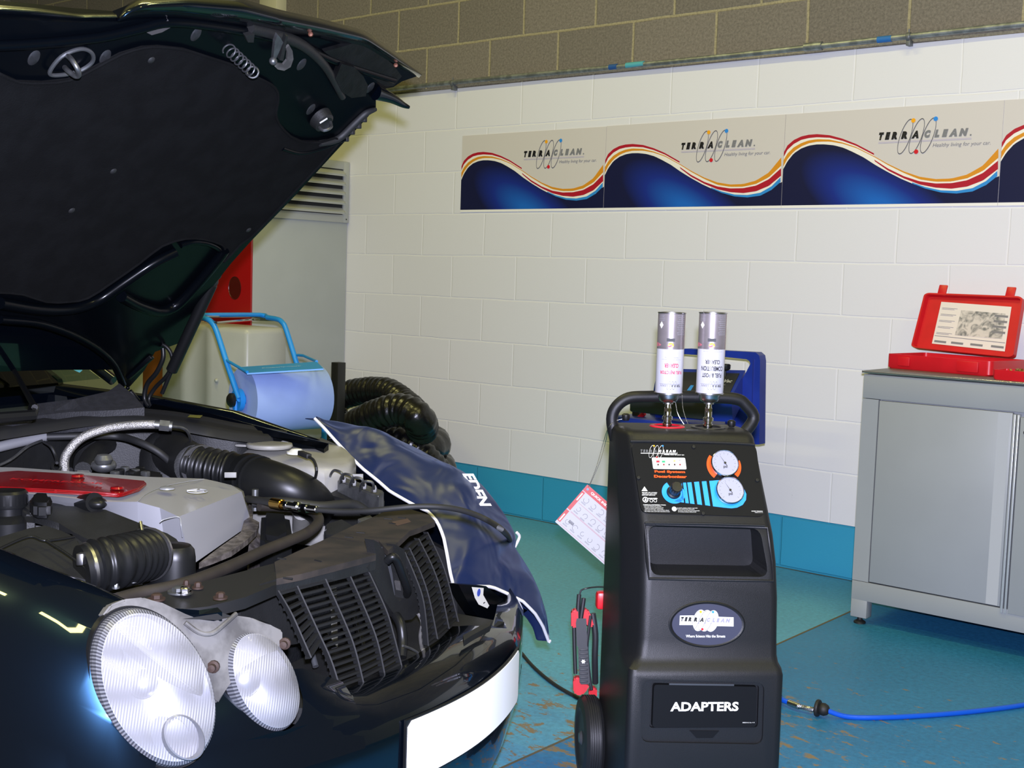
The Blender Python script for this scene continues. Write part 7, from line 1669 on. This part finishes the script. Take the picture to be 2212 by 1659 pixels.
far = [(682, 903, .70), (720, 910, .76), (760, 921, .79), (810, 935, .81), (850, 946, .82), (905, 968, .83), (960, 1000, .83), (1005, 1020, .83), (1042, 1042, .83), (1070, 1075, .83), (1095, 1110, .84), (1115, 1150, .84), (1120, 1163, .84), (1112, 1180, .84), (1128, 1205, .84), (1150, 1240, .84), (1168, 1280, .83), (1182, 1330, .82), (1188, 1386, .81)]
farb = []
A_ = resample([kY(*q) for q in near], 36); A_ = A_+resample([kY(*q) for q in bott], 22)[1:]
B_ = resample([kY(*q) for q in far], len(A_))
rows = []
nA = len(A_); random.seed(11)
for i, (p, q) in enumerate(zip(A_, B_)):
    s_ = i/(nA-1); r = []
    for j in range(15):
        t = j/14; c = p+(q-p)*t
        bulge = min(1, s_*6)*0.045*math.sin(PI*t)*(0.25+0.75*min(1, 3*(1-s_)))*(1 if s_ < 0.97 else 0.3)
        wr = 0.006*math.sin(s_*21+t*5)*math.sin(PI*t)+0.004*math.sin(s_*37-t*9)*math.sin(PI*t)
        r.append(c+CZ*(bulge+wr)+CX*0.3*wr)
    rows.append(r)
# far skirt hanging down the outside of the wing
for i, r in enumerate(rows):
    q = r[-1]; s_ = i/(nA-1); dp = 0.22*max(0, min(1, (s_-0.12)*5))**1.5*(1-max(0, (s_-0.6)/0.4))
    for k in range(1, 5): r.append(q+CY*(0.012*k/4)-CZ*dp*k/4-_r*0.01*k)
mb = MB(); mb.grid(rows); cl2 = mb.build('cover_cloth', m_cloth, cv, ang=80)
md = cl2.modifiers.new('s', 'SOLIDIFY'); md.thickness = 0.004; md.offset = -1
md = cl2.modifiers.new('ss', 'SUBSURF'); md.levels = 1; md.render_levels = 1
mb = MB(); mb.tube([r[0]+CZ*0.001 for r in rows], 0.0042, 8); mb.build('white_edging', m_trim, cv)
for sid in ([rows[-1][j]+CZ*0.001 for j in range(15)],):
    mb = MB(); mb.tube(sid, 0.0042, 8); mb.build('white_edging', m_trim, cv)
# little white corner seen beyond the fender
mb = MB(); q0 = kY(1116, 1150, .85); q1 = kY(1122, 1160, .86); q2 = kY(1112, 1182, .85); mb.tube([q0, q1, q2], 0.004, 8, sm=4); mb.build('white_edging', m_trim, cv)
# printed word on the outside slope of the cover
def cov_pt(x, y): 
    d = ray(x, y); best = None
    # nearest cloth grid point to the viewing ray
    for r in rows:
        for p in r[:15]:
            v = p-CAM; t = v@d/(d@d); e = np.linalg.norm(v-d*t)/t
            if best is None or e < best[0]: best = (e, t)
    return CAM+d*(best[1]-0.012/np.linalg.norm(d))
wx0, wx1 = cov_pt(1002, 1022), cov_pt(1047, 1102)
m_let = M('cover_white_print', '#d4d6dc', 0.5)
dx_ = wx1-wx0; wl_ = np.linalg.norm(dx_); dx_ /= wl_; up_ = _r*0.9+_u*0.43; up_ = up_-dx_*(up_@dx_); up_ /= np.linalg.norm(up_); 
fwd_ = np.cross(dx_, up_)
if fwd_@(CAM-wx0) < 0: up_ = -up_
o_ = (wx0+wx1)/2-up_*0.004+_r*0.0-_f*0.01
text('EDEN', o_, dx_, up_, m_let, 'cover_lettering', cv, w=wl_, h=0.026, bold=0.04, shear=0.5, depth=0.002)
# white care tag with blue print hanging from the corner
tgp = [kX(x, y, -0.20) for x, y in ((1019, 1268), (1044, 1270), (1043, 1285), (1056, 1308), (1052, 1314), (1034, 1306), (1026, 1292))]
mb = MB(); mb.prism(tgp, CX*0.001); tg_ = mb.build('care_tag', m_wp, cv, sm=False)
mb = MB(); c = kX(1034, 1280, -0.198); mb.lathe([(0.0001, 0.0005), (0.009, 0.0005)], c, CX, 20, cap=False, sy=1.0); mb.build('blue_print', M('tag_blue', '#3c50b0', 0.5), tg_, sm=False)
mb = MB(); c = kX(1046, 1302, -0.198); mb.box(c, (0.001, 0.008, 0.002), (CX, CY, CZ)); mb.build('print_line', m_blk, tg_, sm=False)
